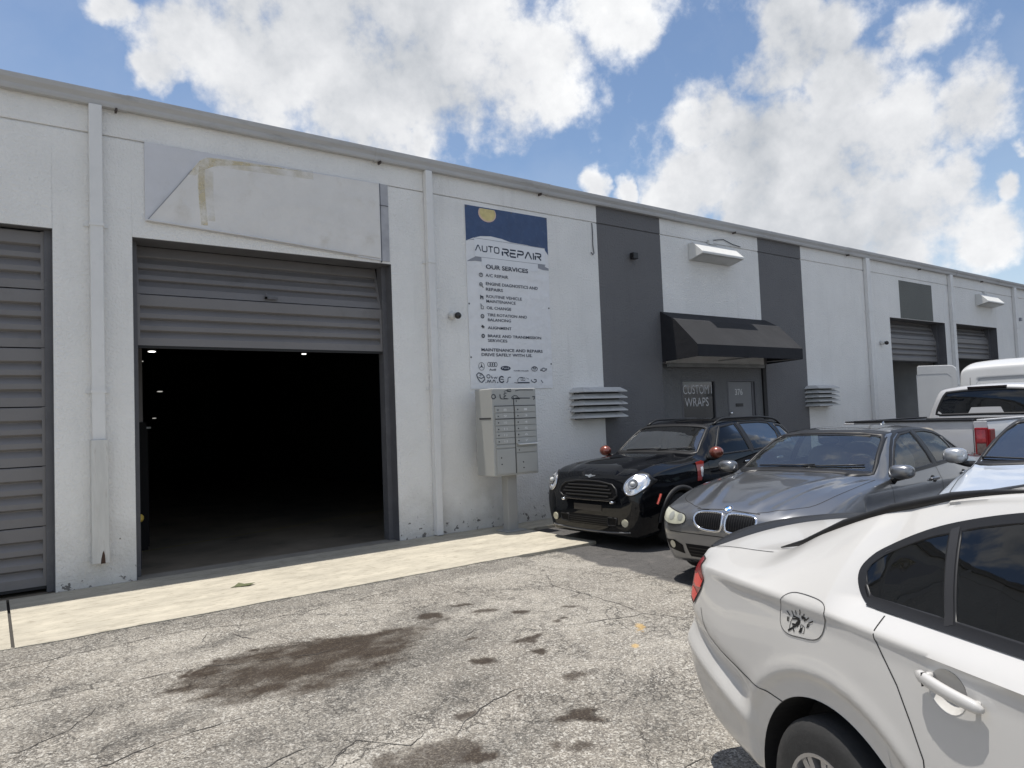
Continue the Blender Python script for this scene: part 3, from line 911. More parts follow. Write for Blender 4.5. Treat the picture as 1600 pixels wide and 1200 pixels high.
room(-3.0, 0.95, 16, M_ROOM)
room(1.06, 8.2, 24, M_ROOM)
room(17.7, 22.05, 11, M_ROOM2)
room(22.20, 26.7, 11, M_ROOM2)
room(29.6, 34.6, 11, M_ROOM2)
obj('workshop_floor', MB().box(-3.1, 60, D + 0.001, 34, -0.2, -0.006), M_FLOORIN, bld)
obj('floor_line', MB().add([(1.30, 10.70, -0.002), (6.5, 12.20, -0.002), (6.5, 12.27, -0.002), (1.30, 10.76, -0.002)], [(0, 1, 2, 3)]), mat('worn_yellow', (0.22, 0.19, 0.09), 0.8, var=0.3, vscale=8), bld)
obj('door_sill', MB().add([(1.31, 8.797, 0.001), (4.49, 8.797, 0.001), (4.49, 9.05, 0.001), (1.31, 9.05, 0.001)], [(0, 1, 2, 3)]), mat('sill_concrete', (0.26, 0.24, 0.205), 0.85, var=0.15, vscale=4, dirt=(0.1, 0.09, 0.07, 0.6), dscale=5), bld)

# entrance infill under the awning: recessed, window and door
YI = D + 0.10
inf = MB()
WX0, WX1, WZ0, WZ1 = 10.54, 11.57, 1.10, 2.21
DX0, DX1, DZ1 = 11.92, 12.89, 2.21
inf.box(9.93, WX0, YI, YI + 0.1, 0, 2.5).box(WX0, WX1, YI, YI + 0.1, 0, WZ0).box(WX0, WX1, YI, YI + 0.1, WZ1, 2.5).box(WX1, DX0, YI, YI + 0.1, 0, 2.5)
inf.box(DX0, DX1, YI, YI + 0.1, DZ1, 2.5).box(DX1, 13.105, YI, YI + 0.1, 0, 2.5)
obj('wall', inf, M_GREY2, bld, label='recessed grey entrance wall under the awning')
obj('gap_strip', MB().box(13.107, 13.13, YI - 0.02, YI + 0.1, 0, 2.5), M_BLACK, bld)  # black strip filling the dark gap at the right of the infill
win = obj('window', MB().box(WX0, WX0 + 0.04, YI - 0.006, YI + 0.06, WZ0, WZ1).box(WX1 - 0.04, WX1, YI - 0.006, YI + 0.06, WZ0, WZ1).box(WX0 + 0.04, WX1 - 0.04, YI - 0.006, YI + 0.06, WZ0, WZ0 + 0.04).box(WX0 + 0.04, WX1 - 0.04, YI - 0.006, YI + 0.06, WZ1 - 0.04, WZ1), M_JAMB, bld)
M_PANE = mat('dark_pane', (0.012, 0.013, 0.015), 0.06, spec=0.8)
obj('pane', MB().box(WX0 + 0.04, WX1 - 0.04, YI + 0.03, YI + 0.04, WZ0 + 0.04, WZ1 - 0.04), M_PANE, win)
M_LET = mat('window_lettering', (0.52, 0.52, 0.53), 0.7)
lt = text_mb('CUSTOM', 10.62, 11.38, 1.93, 0.175, YI + 0.028)
l2 = text_mb('WRAPS', 10.66, 11.36, 1.69, 0.17, YI + 0.028)
lt.add(l2.v, l2.f)
l3 = MB().box(11.455, 11.475, YI + 0.026, YI + 0.028, 1.93, 2.10)
lt.add(l3.v, l3.f)
obj('lettering', lt, M_LET, win, fix=False)
dr = obj('door', MB().box(DX0 + 0.05, DX1 - 0.12, YI + 0.03, YI + 0.07, 0.01, DZ1 - 0.05), mat('door_grey', (0.17, 0.172, 0.178), 0.5, var=0.06), bld, bevel=0.004)
obj('door_frame', MB().box(DX0, DX0 + 0.045, YI - 0.004, YI + 0.09, 0, DZ1).box(DX1 - 0.05, DX1, YI - 0.004, YI + 0.09, 0, DZ1).box(DX0 + 0.045, DX1 - 0.05, YI - 0.004, YI + 0.09, DZ1 - 0.045, DZ1).box(DX1 - 0.12, DX1 - 0.05, YI + 0.02, YI + 0.09, 0, DZ1 - 0.045), M_JAMB, dr)
nt_ = text_mb('376', 12.21, 12.46, 1.895, 0.12, YI + 0.0265, 0.02)
obj('house_number', nt_, mat('number_white', (0.55, 0.55, 0.55), 0.5), dr, fix=False)
obj('mail_slot', MB().box(12.22, 12.45, YI + 0.018, YI + 0.029, 1.655, 1.72), M_BLACK, dr)
hd = MB().ball((11.99, YI - 0.02, 1.53), 0.035).tube([(11.99, YI - 0.01, 1.53), (11.99, YI + 0.03, 1.53)], 0.012)
obj('door_knob', hd, M_CHROME, dr, smooth=True)

# ================================================================ THINGS ON THE WALL
def faint_stain():
    m = bpy.data.materials.new('faint_yellow_stain'); m.use_nodes = True
    N, Lk = m.node_tree.nodes, m.node_tree.links; b = N['Principled BSDF']
    b.inputs['Base Color'].default_value = (0.66, 0.58, 0.40, 1); b.inputs['Roughness'].default_value = 0.6
    nz = N.new('ShaderNodeTexNoise'); nz.inputs['Scale'].default_value = 4; nz.inputs['Detail'].default_value = 8
    tc = N.new('ShaderNodeTexCoord'); Lk.new(tc.outputs['Object'], nz.inputs['Vector'])
    mr = N.new('ShaderNodeMapRange'); mr.inputs['From Min'].default_value = 0.40; mr.inputs['From Max'].default_value = 0.65; mr.inputs['To Min'].default_value = 0.0; mr.inputs['To Max'].default_value = 0.35
    Lk.new(nz.outputs['Fac'], mr.inputs['Value']); Lk.new(mr.outputs[0], b.inputs['Alpha'])
    return m


def sign_sheet():
    t = thing('old_sign_banner', (2.9, D, 3.9), 'faded blank vinyl sign with yellow edge stain above the open roll-up door', 'sign')
    y = D - 0.02
    M1 = mat('old_vinyl', (0.58, 0.58, 0.60), 0.5, var=0.05, vscale=2.5, bump=0.35, bscale=4, bdist=0.04, dirt=(0.42, 0.42, 0.42, 0.5), dscale=2.2)
    M2 = mat('old_vinyl_warm', (0.67, 0.65, 0.62), 0.5, var=0.05, vscale=3, bump=0.5, bscale=5, bdist=0.04, dirt=(0.47, 0.42, 0.34, 0.5), dscale=2.5)
    obj('sheet', MB().prism_y([(1.432, 3.995), (4.35, 3.83), (4.35, 4.905), (1.434, 4.905)][::1], y, D - 0.002), M1, t)
    # folded face: the loose lighter sheet with its curled corner
    fold = [(1.46, 4.012), (1.60, 4.205), (1.75, 4.41), (1.87, 4.573), (1.93, 4.66), (1.98, 4.74), (2.03, 4.80), (2.09, 4.842), (2.35, 4.865), (4.33, 4.895), (4.33, 3.86), (2.9, 3.94)]
    obj('loose_sheet', MB().prism_y(fold, y - 0.014, y - 0.001), M2, t)
    hem = MB(); stroke(hem, [(1.455, 4.006), (1.60, 4.203), (1.75, 4.408), (1.868, 4.572), (1.928, 4.66)], 0.010, y - 0.016)
    hem2 = MB(); hem2.tube([(1.44, y - 0.02, 4.003), (2.9, y - 0.022, 3.935), (4.0, y - 0.02, 3.872)], 0.011, 6)
    obj('hem', hem2, mat('hem_white', (0.6, 0.6, 0.6), 0.6), t)
    obj('fold_line', hem, mat('fold_grey', (0.30, 0.30, 0.31), 0.7), t)
    st = MB()
    # stain: an L shaped yellow band with feathered, noisy edges, as geometry of its own outline
    outer = [(1.895, 4.60), (1.95, 4.69), (2.02, 4.785), (2.10, 4.84), (2.5, 4.86), (2.9, 4.875), (3.3, 4.88)]
    inner = [(1.97, 4.60), (2.02, 4.66), (2.09, 4.70), (2.2, 4.76), (2.5, 4.82), (2.9, 4.86), (3.3, 4.878)]
    n = len(outer)
    st.add([(p[0], y - 0.0155, p[1]) for p in outer + inner], [(i, i + 1, n + i + 1, n + i) for i in range(n - 1)])
    stroke(st, [(2.035, 4.70), (2.03, 4.5), (2.04, 4.3), (2.05, 4.15), (2.06, 4.02)], 0.075, y - 0.0157)
    ms = bpy.data.materials.new('yellow_stain'); ms.use_nodes = True
    N, Lk = ms.node_tree.nodes, ms.node_tree.links; b = N['Principled BSDF']
    b.inputs['Base Color'].default_value = (0.66, 0.56, 0.32, 1); b.inputs['Roughness'].default_value = 0.6
    nz = N.new('ShaderNodeTexNoise'); nz.inputs['Scale'].default_value = 9; nz.inputs['Detail'].default_value = 8
    tc = N.new('ShaderNodeTexCoord'); Lk.new(tc.outputs['Object'], nz.inputs['Vector'])
    mr = N.new('ShaderNodeMapRange'); mr.inputs['From Min'].default_value = 0.35; mr.inputs['From Max'].default_value = 0.62; mr.inputs['To Min'].default_value = 0.08; mr.inputs['To Max'].default_value = 0.45
    Lk.new(nz.outputs['Fac'], mr.inputs['Value']); Lk.new(mr.outputs[0], b.inputs['Alpha'])
    obj('stain', st, ms, t, fix=False)
    s2 = MB(); stroke(s2, [(2.12, 4.79), (2.5, 4.815), (2.9, 4.83), (3.4, 4.85)], 0.11, y - 0.0150); stroke(s2, [(2.09, 4.72), (2.085, 4.4), (2.10, 4.08)], 0.16, y - 0.0153)
    obj('stain', s2, faint_stain(), t, fix=False)
    # grey end return
    obj('end_strip', MB().box(4.352, 4.475, D - 0.012, D - 0.002, 3.83, 4.905), mat('strip_grey', (0.38, 0.38, 0.40), 0.6, var=0.25, vscale=2.5, stretch=(1, 1, 1.0)), t)
    obj('seam', MB().box(4.345, 4.353, D - 0.024, D - 0.002, 3.81, 4.905).box(3.9, 4.47, D - 0.0245, D - 0.0205, 4.60, 4.607), M_INKG, t)
    return t


sign_sheet()


def banner():
    t = thing('service_banner', (6.5, D, 3.4), 'tall vinyl auto repair banner with blue top and list of services', 'banner')
    y = D - 0.012
    obj('sheet', MB().prism_y([(5.735, 2.06), (7.30, 2.06), (7.322, 4.834), (5.735, 4.826)], y, D - 0.003), M_VINYL, t)
    yb = y - 0.0012
    bl = MB(); flat(bl, [(5.737, 4.823), (7.318, 4.831), (7.316, 4.218), (7.247, 4.30), (6.9, 4.335), (6.473, 4.346), (6.193, 4.368), (6.01, 4.346), (5.884, 4.31), (5.739, 4.277)][::-1], yb)
    obj('blue_field', bl, M_BLUE, t, fix=False)
    sp = MB(); flat(sp, [p for p in circ(6.142, 4.735, 0.165, 0.13, 32) if p[1] < 4.823], yb - 0.0010)
    obj('sun_ring', sp, M_PINKP, t, fix=False)
    sq = MB(); flat(sq, [p for p in circ(6.148, 4.742, 0.145, 0.115, 32) if p[1] < 4.822], yb - 0.0020)
    obj('sun_disc', sq, M_SUNP, t, fix=False)
    rb = MB(); flat(rb, [(5.884, 4.055), (7.251, 4.057), (7.247, 4.318), (5.884, 4.331)], yb - 0.003)
    arc = [(5.741, 4.277), (5.86, 4.33), (6.0, 4.372), (6.19, 4.392), (6.4, 4.375), (6.6, 4.335), (5.90, 4.325)]
    flat(rb, arc[::-1], yb - 0.0025)
    flat(rb, [(6.01, 3.925), (7.09, 3.925), (7.09, 4.05), (6.01, 4.05)], yb - 0.0022)
    obj('ribbon', rb, M_WHITEP, t, fix=False)
    tl = MB()
    flat(tl, [(5.740, 3.965), (5.885, 3.985), (6.005, 3.985), (6.005, 4.05), (5.895, 4.05), (5.80, 4.005)], yb - 0.0012)
    flat(tl, [(7.095, 3.985), (7.20, 3.965), (7.315, 3.965), (7.315, 4.0), (7.24, 4.02), (7.24, 4.05), (7.095, 4.05)], yb - 0.0012)
    stroke(tl, [(5.884, 4.335), (7.247, 4.322)], 0.006, yb - 0.0034); stroke(tl, [(5.884, 4.052), (7.251, 4.053)], 0.006, yb - 0.0034)
    obj('ribbon_shade', tl, M_GREYP, t, fix=False)
    # title in an open futuristic stroke letter
    yt = yb - 0.0045
    tt = MB()
    def S_(pts, x, z, w, h, sw): stroke(tt, [(x + a * w, z + b * h) for a, b in pts], sw, yt)
    def word(letters, x0, x1, z, h, sw, gap=0.22):
        wd = {'I': 0.12, 'A': 1.15, 'T': 1.0}
        tot = sum(wd.get(c, 1.0) for c in letters) + gap * (len(letters) - 1)
        k = (x1 - x0) / tot; x = x0
        G = {'A': [[(0, 0), (0.42, 0.93), (0.5, 1), (0.58, 0.93), (1, 0)]], 'U': [[(0, 1), (0, 0.2), (0.15, 0.02), (0.3, 0), (0.7, 0), (0.85, 0.02), (1, 0.2), (1, 1)]],
             'T': [[(0, 1), (1, 1)], [(0.5, 1), (0.5, 0)]], 'O': [[(0.25, 0), (0.75, 0), (0.95, 0.1), (1, 0.3), (1, 0.7), (0.95, 0.9), (0.75, 1), (0.25, 1), (0.05, 0.9), (0, 0.7), (0, 0.3), (0.05, 0.1), (0.25, 0)]],
             'R': [[(0, 0), (0, 0.55), (0.1, 0.55)], [(0, 1), (0.75, 1), (0.95, 0.93), (1, 0.75), (0.95, 0.6), (0.75, 0.52), (0.25, 0.52)], [(0.55, 0.5), (1, 0)]],
             'E': [[(1, 1), (0, 1)], [(0.9, 0.5), (0, 0.5), (0, 0.15), (0.12, 0), (1, 0)]],
             'P': [[(0, 0), (0, 0.5), (0.75, 0.5), (0.95, 0.58), (1, 0.75), (0.95, 0.93), (0.75, 1), (0, 1)]],
             'I': [[(0.5, 0), (0.5, 1)]]}
        for c in letters:
            w = wd.get(c, 1.0) * k
            for st in G[c]: S_(st, x, z, w, h, sw)
            x += w + gap * k
    word('AUTO', 5.90, 6.335, 4.143, 0.088, 0.017, 0.30)
    word('REPAIR', 6.40, 7.16, 4.115, 0.105, 0.024, 0.28)
    obj('title', tt, M_INK, t, fix=False)
    L = [('OUR SERVICES', 6.08, 6.888, 3.887, 0.064, 0.025), ('A/C REPAIR', 6.068, 6.493, 3.762, 0.046, 0.012), ('ENGINE DIAGNOSTICS AND', 6.068, 7.069, 3.634, 0.046, 0.014), ('REPAIRS', 6.065, 6.382, 3.548, 0.046, 0.014),
         ('ROUTINE VEHICLE', 6.069, 6.741, 3.44, 0.044, 0.012), ('MAINTENANCE', 6.065, 6.618, 3.367, 0.044, 0.012), ('OIL CHANGE', 6.067, 6.526, 3.266, 0.044, 0.014), ('TIRE ROTATION AND', 6.077, 6.828, 3.16, 0.042, 0.012),
         ('BALANCING', 6.080, 6.514, 3.085, 0.042, 0.012), ('ALIGNMENT', 6.074, 6.518, 2.964, 0.042, 0.016), ('BRAKE AND TRANSMISSION', 6.069, 7.098, 2.84, 0.042, 0.016), ('SERVICES', 6.066, 6.429, 2.77, 0.042, 0.014),
         ('MAINTENANCE AND REPAIRS', 5.942, 7.117, 2.626, 0.044, 0.018), ('DRIVE SAFELY WITH US.', 5.942, 6.903, 2.553, 0.044, 0.018)]
    tx = MB(); yl = y - 0.0045
    for s, a, c, z, h, bo in L:
        k = text_mb(s, a, c, z, h, yl, bo); tx.add(k.v, k.f)
    k = text_mb('Audi', 6.071, 6.195, 2.335, 0.028, yl, 0.03); tx.add(k.v, k.f)
    k = text_mb('CHRYSLER', 6.527, 6.826, 2.328, 0.014, yl, 0.03); tx.add(k.v, k.f)
    obj('lettering', tx, M_INK, t, fix=False)
    # small service icons
    ic = MB(); X = 5.984
    stroke(ic, circ(X, 3.781, 0.032, 0.028), 0.010, yl, True); stroke(ic, [(X - 0.012, 3.80), (X, 3.77), (X + 0.012, 3.80)], 0.008, yl)
    stroke(ic, circ(X - 0.006, 3.636, 0.026), 0.010, yl, True); stroke(ic, [(X + 0.012, 3.615), (X + 0.035, 3.588)], 0.012, yl); flat(ic, circ(X - 0.006, 3.636, 0.012), yl)
    flat(ic, [(X - 0.03, 3.41), (X - 0.008, 3.41), (X - 0.008, 3.435), (X + 0.012, 3.435), (X + 0.012, 3.41), (X + 0.03, 3.41), (X + 0.03, 3.46), (X - 0.01, 3.465), (X - 0.03, 3.48)], yl)
    stroke(ic, [(X - 0.018, 3.265), (X + 0.022, 3.265), (X + 0.022, 3.30), (X - 0.018, 3.33)], 0.009, yl, True); stroke(ic, [(X - 0.018, 3.33), (X - 0.022, 3.345)], 0.008, yl)
    stroke(ic, circ(X, 3.153, 0.026), 0.015, yl, True); flat(ic, circ(X, 3.153, 0.008, n=8), yl)
    stroke(ic, [(X - 0.032, 2.995), (X + 0.032, 2.995)], 0.012, yl); stroke(ic, [(X, 2.97), (X, 3.02)], 0.02, yl); stroke(ic, [(X - 0.02, 3.018), (X + 0.03, 2.972)], 0.008, yl)
    stroke(ic, circ(X, 2.855, 0.022), 0.02, yl, True)
    obj('icons', ic, M_INKG, t, fix=False)
    lg = MB()
    # row of car maker emblems as printed
    stroke(lg, circ(5.934, 2.396, 0.052, 0.058, 28), 0.006, yl, True)
    for a in (90, 210, 330):
        c, s = math.cos(R(a)), math.sin(R(a)); cc, ss = math.cos(R(a + 90)), math.sin(R(a + 90))
        flat(lg, [(5.934 + cc * 0.010, 2.396 + ss * 0.010), (5.934 - cc * 0.010, 2.396 - ss * 0.010), (5.934 + c * 0.05, 2.396 + s * 0.055)][::-1], yl)
    for i in range(4): stroke(lg, circ(6.072 + i * 0.0405, 2.427, 0.027, 0.032, 20), 0.008, yl, True)
    flat(lg, circ(6.376, 2.371, 0.095, 0.036, 28), yl)
    stroke(lg, circ(6.940, 2.367, 0.058, 0.036, 24), 0.009, yl, True); stroke(lg, circ(6.940, 2.374, 0.018, 0.026, 16), 0.007, yl, True); stroke(lg, circ(6.940, 2.385, 0.036, 0.012, 16), 0.007, yl, True)
    stroke(lg, [(7.055, 2.345), (7.07, 2.365), (7.10, 2.365), (7.105, 2.38), (7.145, 2.38), (7.15, 2.368), (7.19, 2.368), (7.178, 2.348), (7.148, 2.348), (7.143, 2.332), (7.103, 2.332), (7.098, 2.345)], 0.010, yl, True)
    # second row, distorted and broken up as on the sheet
    stroke(lg, [(5.84, 2.27), (5.875, 2.30), (5.93, 2.285), (5.975, 2.24), (5.985, 2.20), (5.93, 2.155), (5.90, 2.165), (5.86, 2.215)], 0.014, yl, True)
    stroke(lg, [(5.87, 2.235), (5.92, 2.215), (5.97, 2.235)], 0.012, yl); stroke(lg, [(5.885, 2.265), (5.915, 2.25), (5.905, 2.275), (5.935, 2.262)], 0.007, yl)
    stroke(lg, circ(6.052, 2.247, 0.030, 0.026, 16), 0.011, yl, True); stroke(lg, [(6.115, 2.255), (6.105, 2.235), (6.125, 2.225), (6.112, 2.21)], 0.010, yl)
    stroke(lg, [(6.15, 2.235), (6.165, 2.215), (6.18, 2.235), (6.195, 2.215), (6.215, 2.24)], 0.009, yl)
    stroke(lg, [(6.02, 2.15), (6.045, 2.19), (6.06, 2.155), (6.085, 2.19), (6.10, 2.15)], 0.010, yl); stroke(lg, [(6.125, 2.15), (6.14, 2.19), (6.165, 2.185), (6.175, 2.15)], 0.012, yl)
    stroke(lg, [(5.995, 2.155), (6.005, 2.15)], 0.014, yl); stroke(lg, [(6.21, 2.16), (6.225, 2.15)], 0.016, yl)
    stroke(lg, circ(6.295, 2.20, 0.045, 0.045, 14, 40, 330), 0.020, yl); stroke(lg, [(6.27, 2.205), (6.33, 2.20)], 0.012, yl)
    stroke(lg, [(6.385, 2.15), (6.41, 2.17), (6.412, 2.21), (6.43, 2.235), (6.47, 2.235)], 0.011, yl)
    stroke(lg, [(6.53, 2.15), (6.60, 2.145), (6.60, 2.20), (6.64, 2.232), (6.70, 2.23)], 0.008, yl); stroke(lg, [(6.60, 2.15), (6.83, 2.15)], 0.020, yl)
    stroke(lg, [(6.66, 2.19), (6.66, 2.225), (6.745, 2.222), (6.74, 2.185)], 0.007, yl, True); stroke(lg, [(6.70, 2.215), (6.70, 2.19)], 0.008, yl); stroke(lg, [(6.77, 2.225), (6.82, 2.205)], 0.006, yl)
    stroke(lg, [(6.86, 2.195), (6.885, 2.165), (6.93, 2.15), (6.97, 2.175), (6.965, 2.195), (6.92, 2.20)], 0.013, yl); stroke(lg, [(7.065, 2.19), (7.08, 2.165), (7.10, 2.145)], 0.012, yl)
    obj('emblems', lg, M_INK, t, fix=False)
    fo = text_mb('Ford', 6.315, 6.437, 2.36, 0.030, yl - 0.001, 0.0)
    obj('emblem_script', fo, M_WHITEP, t, fix=False)
    gm_ = MB()
    for gx_, gz in ((5.755, 3.33), (5.755, 2.53), (7.285, 3.35), (7.285, 2.45), (5.76, 4.8), (7.29, 4.81), (6.6, 4.81)):
        gm_.lathe([(-0.002, 0.0), (-0.004, 0.006), (-0.001, 0.014)], (gx_, y - 0.001, gz), (0, 1, 0), 12)
    obj('grommet', gm_, mat('grommet_dark', (0.08, 0.08, 0.08), 0.5), t)
    return t


banner()


def mailbox():
    x0, x1, yf, yb, z0, z1 = 5.625, 6.40, 8.10, 8.53, 0.805, 2.03
    t = thing('cluster_mailbox', (6.0, 8.35, 0.0), 'grey cluster mailbox on a pedestal with rows of small locked doors', 'mailbox')
    obj('cabinet', MB().box(x0, x1, yf, yb, z0, z1), M_BOX, t, bevel=0.012)
    obj('pedestal', MB().box(5.94, 6.11, 8.25, 8.39, 0.0, z0 - 0.001).box(5.86, 6.20, 8.17, 8.47, 0.0, 0.015), mat('pedestal_metal', (0.33, 0.33, 0.32), 0.5, var=0.05), t, bevel=0.006)
    xm = 5.995
    rows = [1.78, 1.685, 1.60, 1.505, 1.42, 1.332, 1.245]
    y = yf - 0.014
    M_KEY = mat('key_lock', (0.03, 0.03, 0.03), 0.4, metal=0.4)
    def door(a, c, zb, zt, num=None, lock=True, m=M_BOX):
        d = obj('box_door', MB().box(a + 0.004, c - 0.004, y, yf - 0.001, zb + 0.005, zt - 0.005), m, t, bevel=0.003)
        if lock:
            obj('lock', MB().lathe([(-0.004, 0.0), (-0.004, 0.009), (0.0, 0.010)], (a + 0.05, y, zt - (zt - zb) * 0.55), (0, 1, 0), 10), M_KEY, d)
        if num:
            n = text_mb(num, (a + c) / 2 - 0.02, (a + c) / 2 + 0.035, zb + (zt - zb) * 0.3, 0.03, y - 0.001, 0.01)
            obj('door_number', n, mat('number_pale', (0.62, 0.62, 0.60), 0.5), d, fix=False)
        return d
    for i, (zt, zb) in enumerate(zip(rows[:-1], rows[1:])):
        door(5.66, xm - 0.008, zb, zt, str(8 + i), m=M_BOX)
        door(xm + 0.008, 6.37, zb, zt, str(2 + i) if i else '1')
    door(5.66, xm - 0.008, 1.19, 1.24, None, False)
    big = door(5.66, xm - 0.008, 0.83, 1.185, None, False)
    obj('lock', MB().lathe([(-0.004, 0), (-0.004, 0.009), (0, 0.01)], (5.74, y, 1.06), (0, 1, 0), 10).lathe([(-0.004, 0), (-0.004, 0.009), (0, 0.01)], (5.745, y, 0.97), (0, 1, 0), 10), M_KEY, big)
    tray = obj('mail_slot_tray', MB().add([(xm + 0.03, y - 0.05, 1.235), (6.38, y - 0.05, 1.235), (6.38, y + 0.012, 1.25), (xm + 0.03, y + 0.012, 1.25), (xm + 0.03, y - 0.05, 1.228), (6.38, y - 0.05, 1.228), (6.38, y + 0.012, 1.238), (xm + 0.03, y + 0.012, 1.238)], [(0, 1, 2, 3), (4, 7, 6, 5), (0, 4, 5, 1), (1, 5, 6, 2), (2, 6, 7, 3), (3, 7, 4, 0)]), mat('tray_pale', (0.6, 0.6, 0.58), 0.4), t)
    door(xm + 0.008, 6.37, 1.115, 1.20, None, True)
    b2 = door(xm + 0.008, 6.37, 0.83, 1.11, None, False)
    obj('lock', MB().lathe([(-0.004, 0), (-0.004, 0.009), (0, 0.01)], (6.12, y, 0.98), (0, 1, 0), 10).lathe([(-0.004, 0), (-0.004, 0.009), (0, 0.01)], (6.125, y, 0.90), (0, 1, 0), 10), M_KEY, b2)
    g = MB().box(xm - 0.006, xm + 0.006, yf - 0.006, yf - 0.0005, 0.83, 1.90)
    g.box(5.655, xm - 0.006, yf - 0.005, yf - 0.0005, 1.777, 1.787).box(xm + 0.006, 6.375, yf - 0.005, yf - 0.0005, 1.777, 1.787)
    g.box(5.66, 6.37, yf - 0.017, yf - 0.0142, 1.594, 1.606)
    g.box(x0 - 0.002, x0 - 0.0003, yf + 0.04, yb - 0.10, 1.60, 1.625)
    obj('dark_gap', g, M_BOXL, t)
    # the worn marks on the blank top panel
    mk = MB(); ym = yf - 0.003
    dx = 0.175
    stroke(mk, circ(5.475 + dx, 1.915, 0.032, 0.03, 14), 0.014, ym, True); stroke(mk, [(5.50 + dx, 1.93), (5.515 + dx, 1.895)], 0.011, ym)
    stroke(mk, [(5.585 + dx, 1.945), (5.59 + dx, 1.90), (5.61 + dx, 1.882)], 0.016, ym)
    stroke(mk, [(5.70 + dx, 1.96), (5.665 + dx, 1.965), (5.655 + dx, 1.94), (5.685 + dx, 1.925), (5.65 + dx, 1.905), (5.665 + dx, 1.885), (5.71 + dx, 1.882)], 0.012, ym)
    stroke(mk, [(5.60 + dx, 1.882), (5.73 + dx, 1.880)], 0.010, ym)
    stroke(mk, [(5.785 + dx, 1.895), (5.83 + dx, 1.925), (5.88 + dx, 1.92), (5.93 + dx, 1.882), (5.79 + dx, 1.882)], 0.012, ym, True)
    stroke(mk, [(5.655 + dx, 1.985), (5.70 + dx, 2.0), (5.76 + dx, 1.99)], 0.007, ym)
    obj('worn_marks', mk, M_INKG, t, fix=False)
    mk2 = MB()
    stroke(mk2, [(6.03, 1.992), (6.10, 2.005), (6.35, 2.003)], 0.012, ym); stroke(mk2, [(6.03, 1.89), (6.29, 1.885)], 0.014, ym); stroke(mk2, [(6.335, 1.905), (6.375, 1.905), (6.37, 1.875), (6.35, 1.865)], 0.016, ym)
    stroke(mk2, [(6.04, 1.865), (6.042, 1.83)], 0.012, ym)
    stroke(mk2, [(5.885, 2.005), (5.89, 1.985), (5.955, 1.985), (5.955, 2.012), (5.90, 2.012)], 0.011, ym, True)
    obj('worn_marks', mk2, M_INKG, t, fix=False)
    return t


mailbox()


def louvre(x0, x1, z0, z1, p, label):
    t = thing('louvre_vent', ((x0 + x1) / 2, D, z0), label, 'vent', 'angled metal louvre vents on the wall')
    n = 5; h = (z1 - z0) / n
    obj('vent_box', MB().box(x0 + 0.10, x1 - 0.10, D - 0.12, D - 0.002, z0 + 0.01, z1 - 0.02), mat('vent_dark', (0.05, 0.05, 0.05), 0.8), t)
    for i in range(n):
        zt = z1 - i * h; zb = zt - h * 0.62
        # blade: a sloping skirt on three sides with mitred corners, solid sheet
        top = [(x0 + 0.09, D - 0.003), (x0 + 0.12, D - p * 0.62), (x1 - 0.12, D - p * 0.62), (x1 - 0.09, D - 0.003)]
        bot = [(x0, D - 0.003), (x0 + 0.07, D - p), (x1 - 0.07, D - p), (x1, D - 0.003)]
        vs = [(a, b, zt) for a, b in top] + [(a, b, zb) for a, b in bot] + [(a, b, zb - 0.016) for a, b in bot]
        fs = [(0, 1, 5, 4), (1, 2, 6, 5), (2, 3, 7, 6), (4, 5, 9, 8), (5, 6, 10, 9), (6, 7, 11, 10), (0, 3, 2, 1)]
        ins = [(a + (0.03 if a < (x0 + x1) / 2 else -0.03), b + (0.03 if b < D - 0.1 else 0), zb - 0.016) for a, b in bot]
        vs += ins
        fs += [(8, 9, 13, 12), (9, 10, 14, 13), (10, 11, 15, 14), (12, 13, 14, 15)]
        obj('louvre_blade', MB().add(vs, fs), M_LOUV, t)


louvre(7.65, 8.76, 1.53, 2.06, 0.30, 'pale five-blade louvre vent left of the grey painted band, above the black car')
louvre(14.52, 15.52, 1.58, 2.06, 0.30, 'pale louvre vent right of the entrance, above the grey sedan')


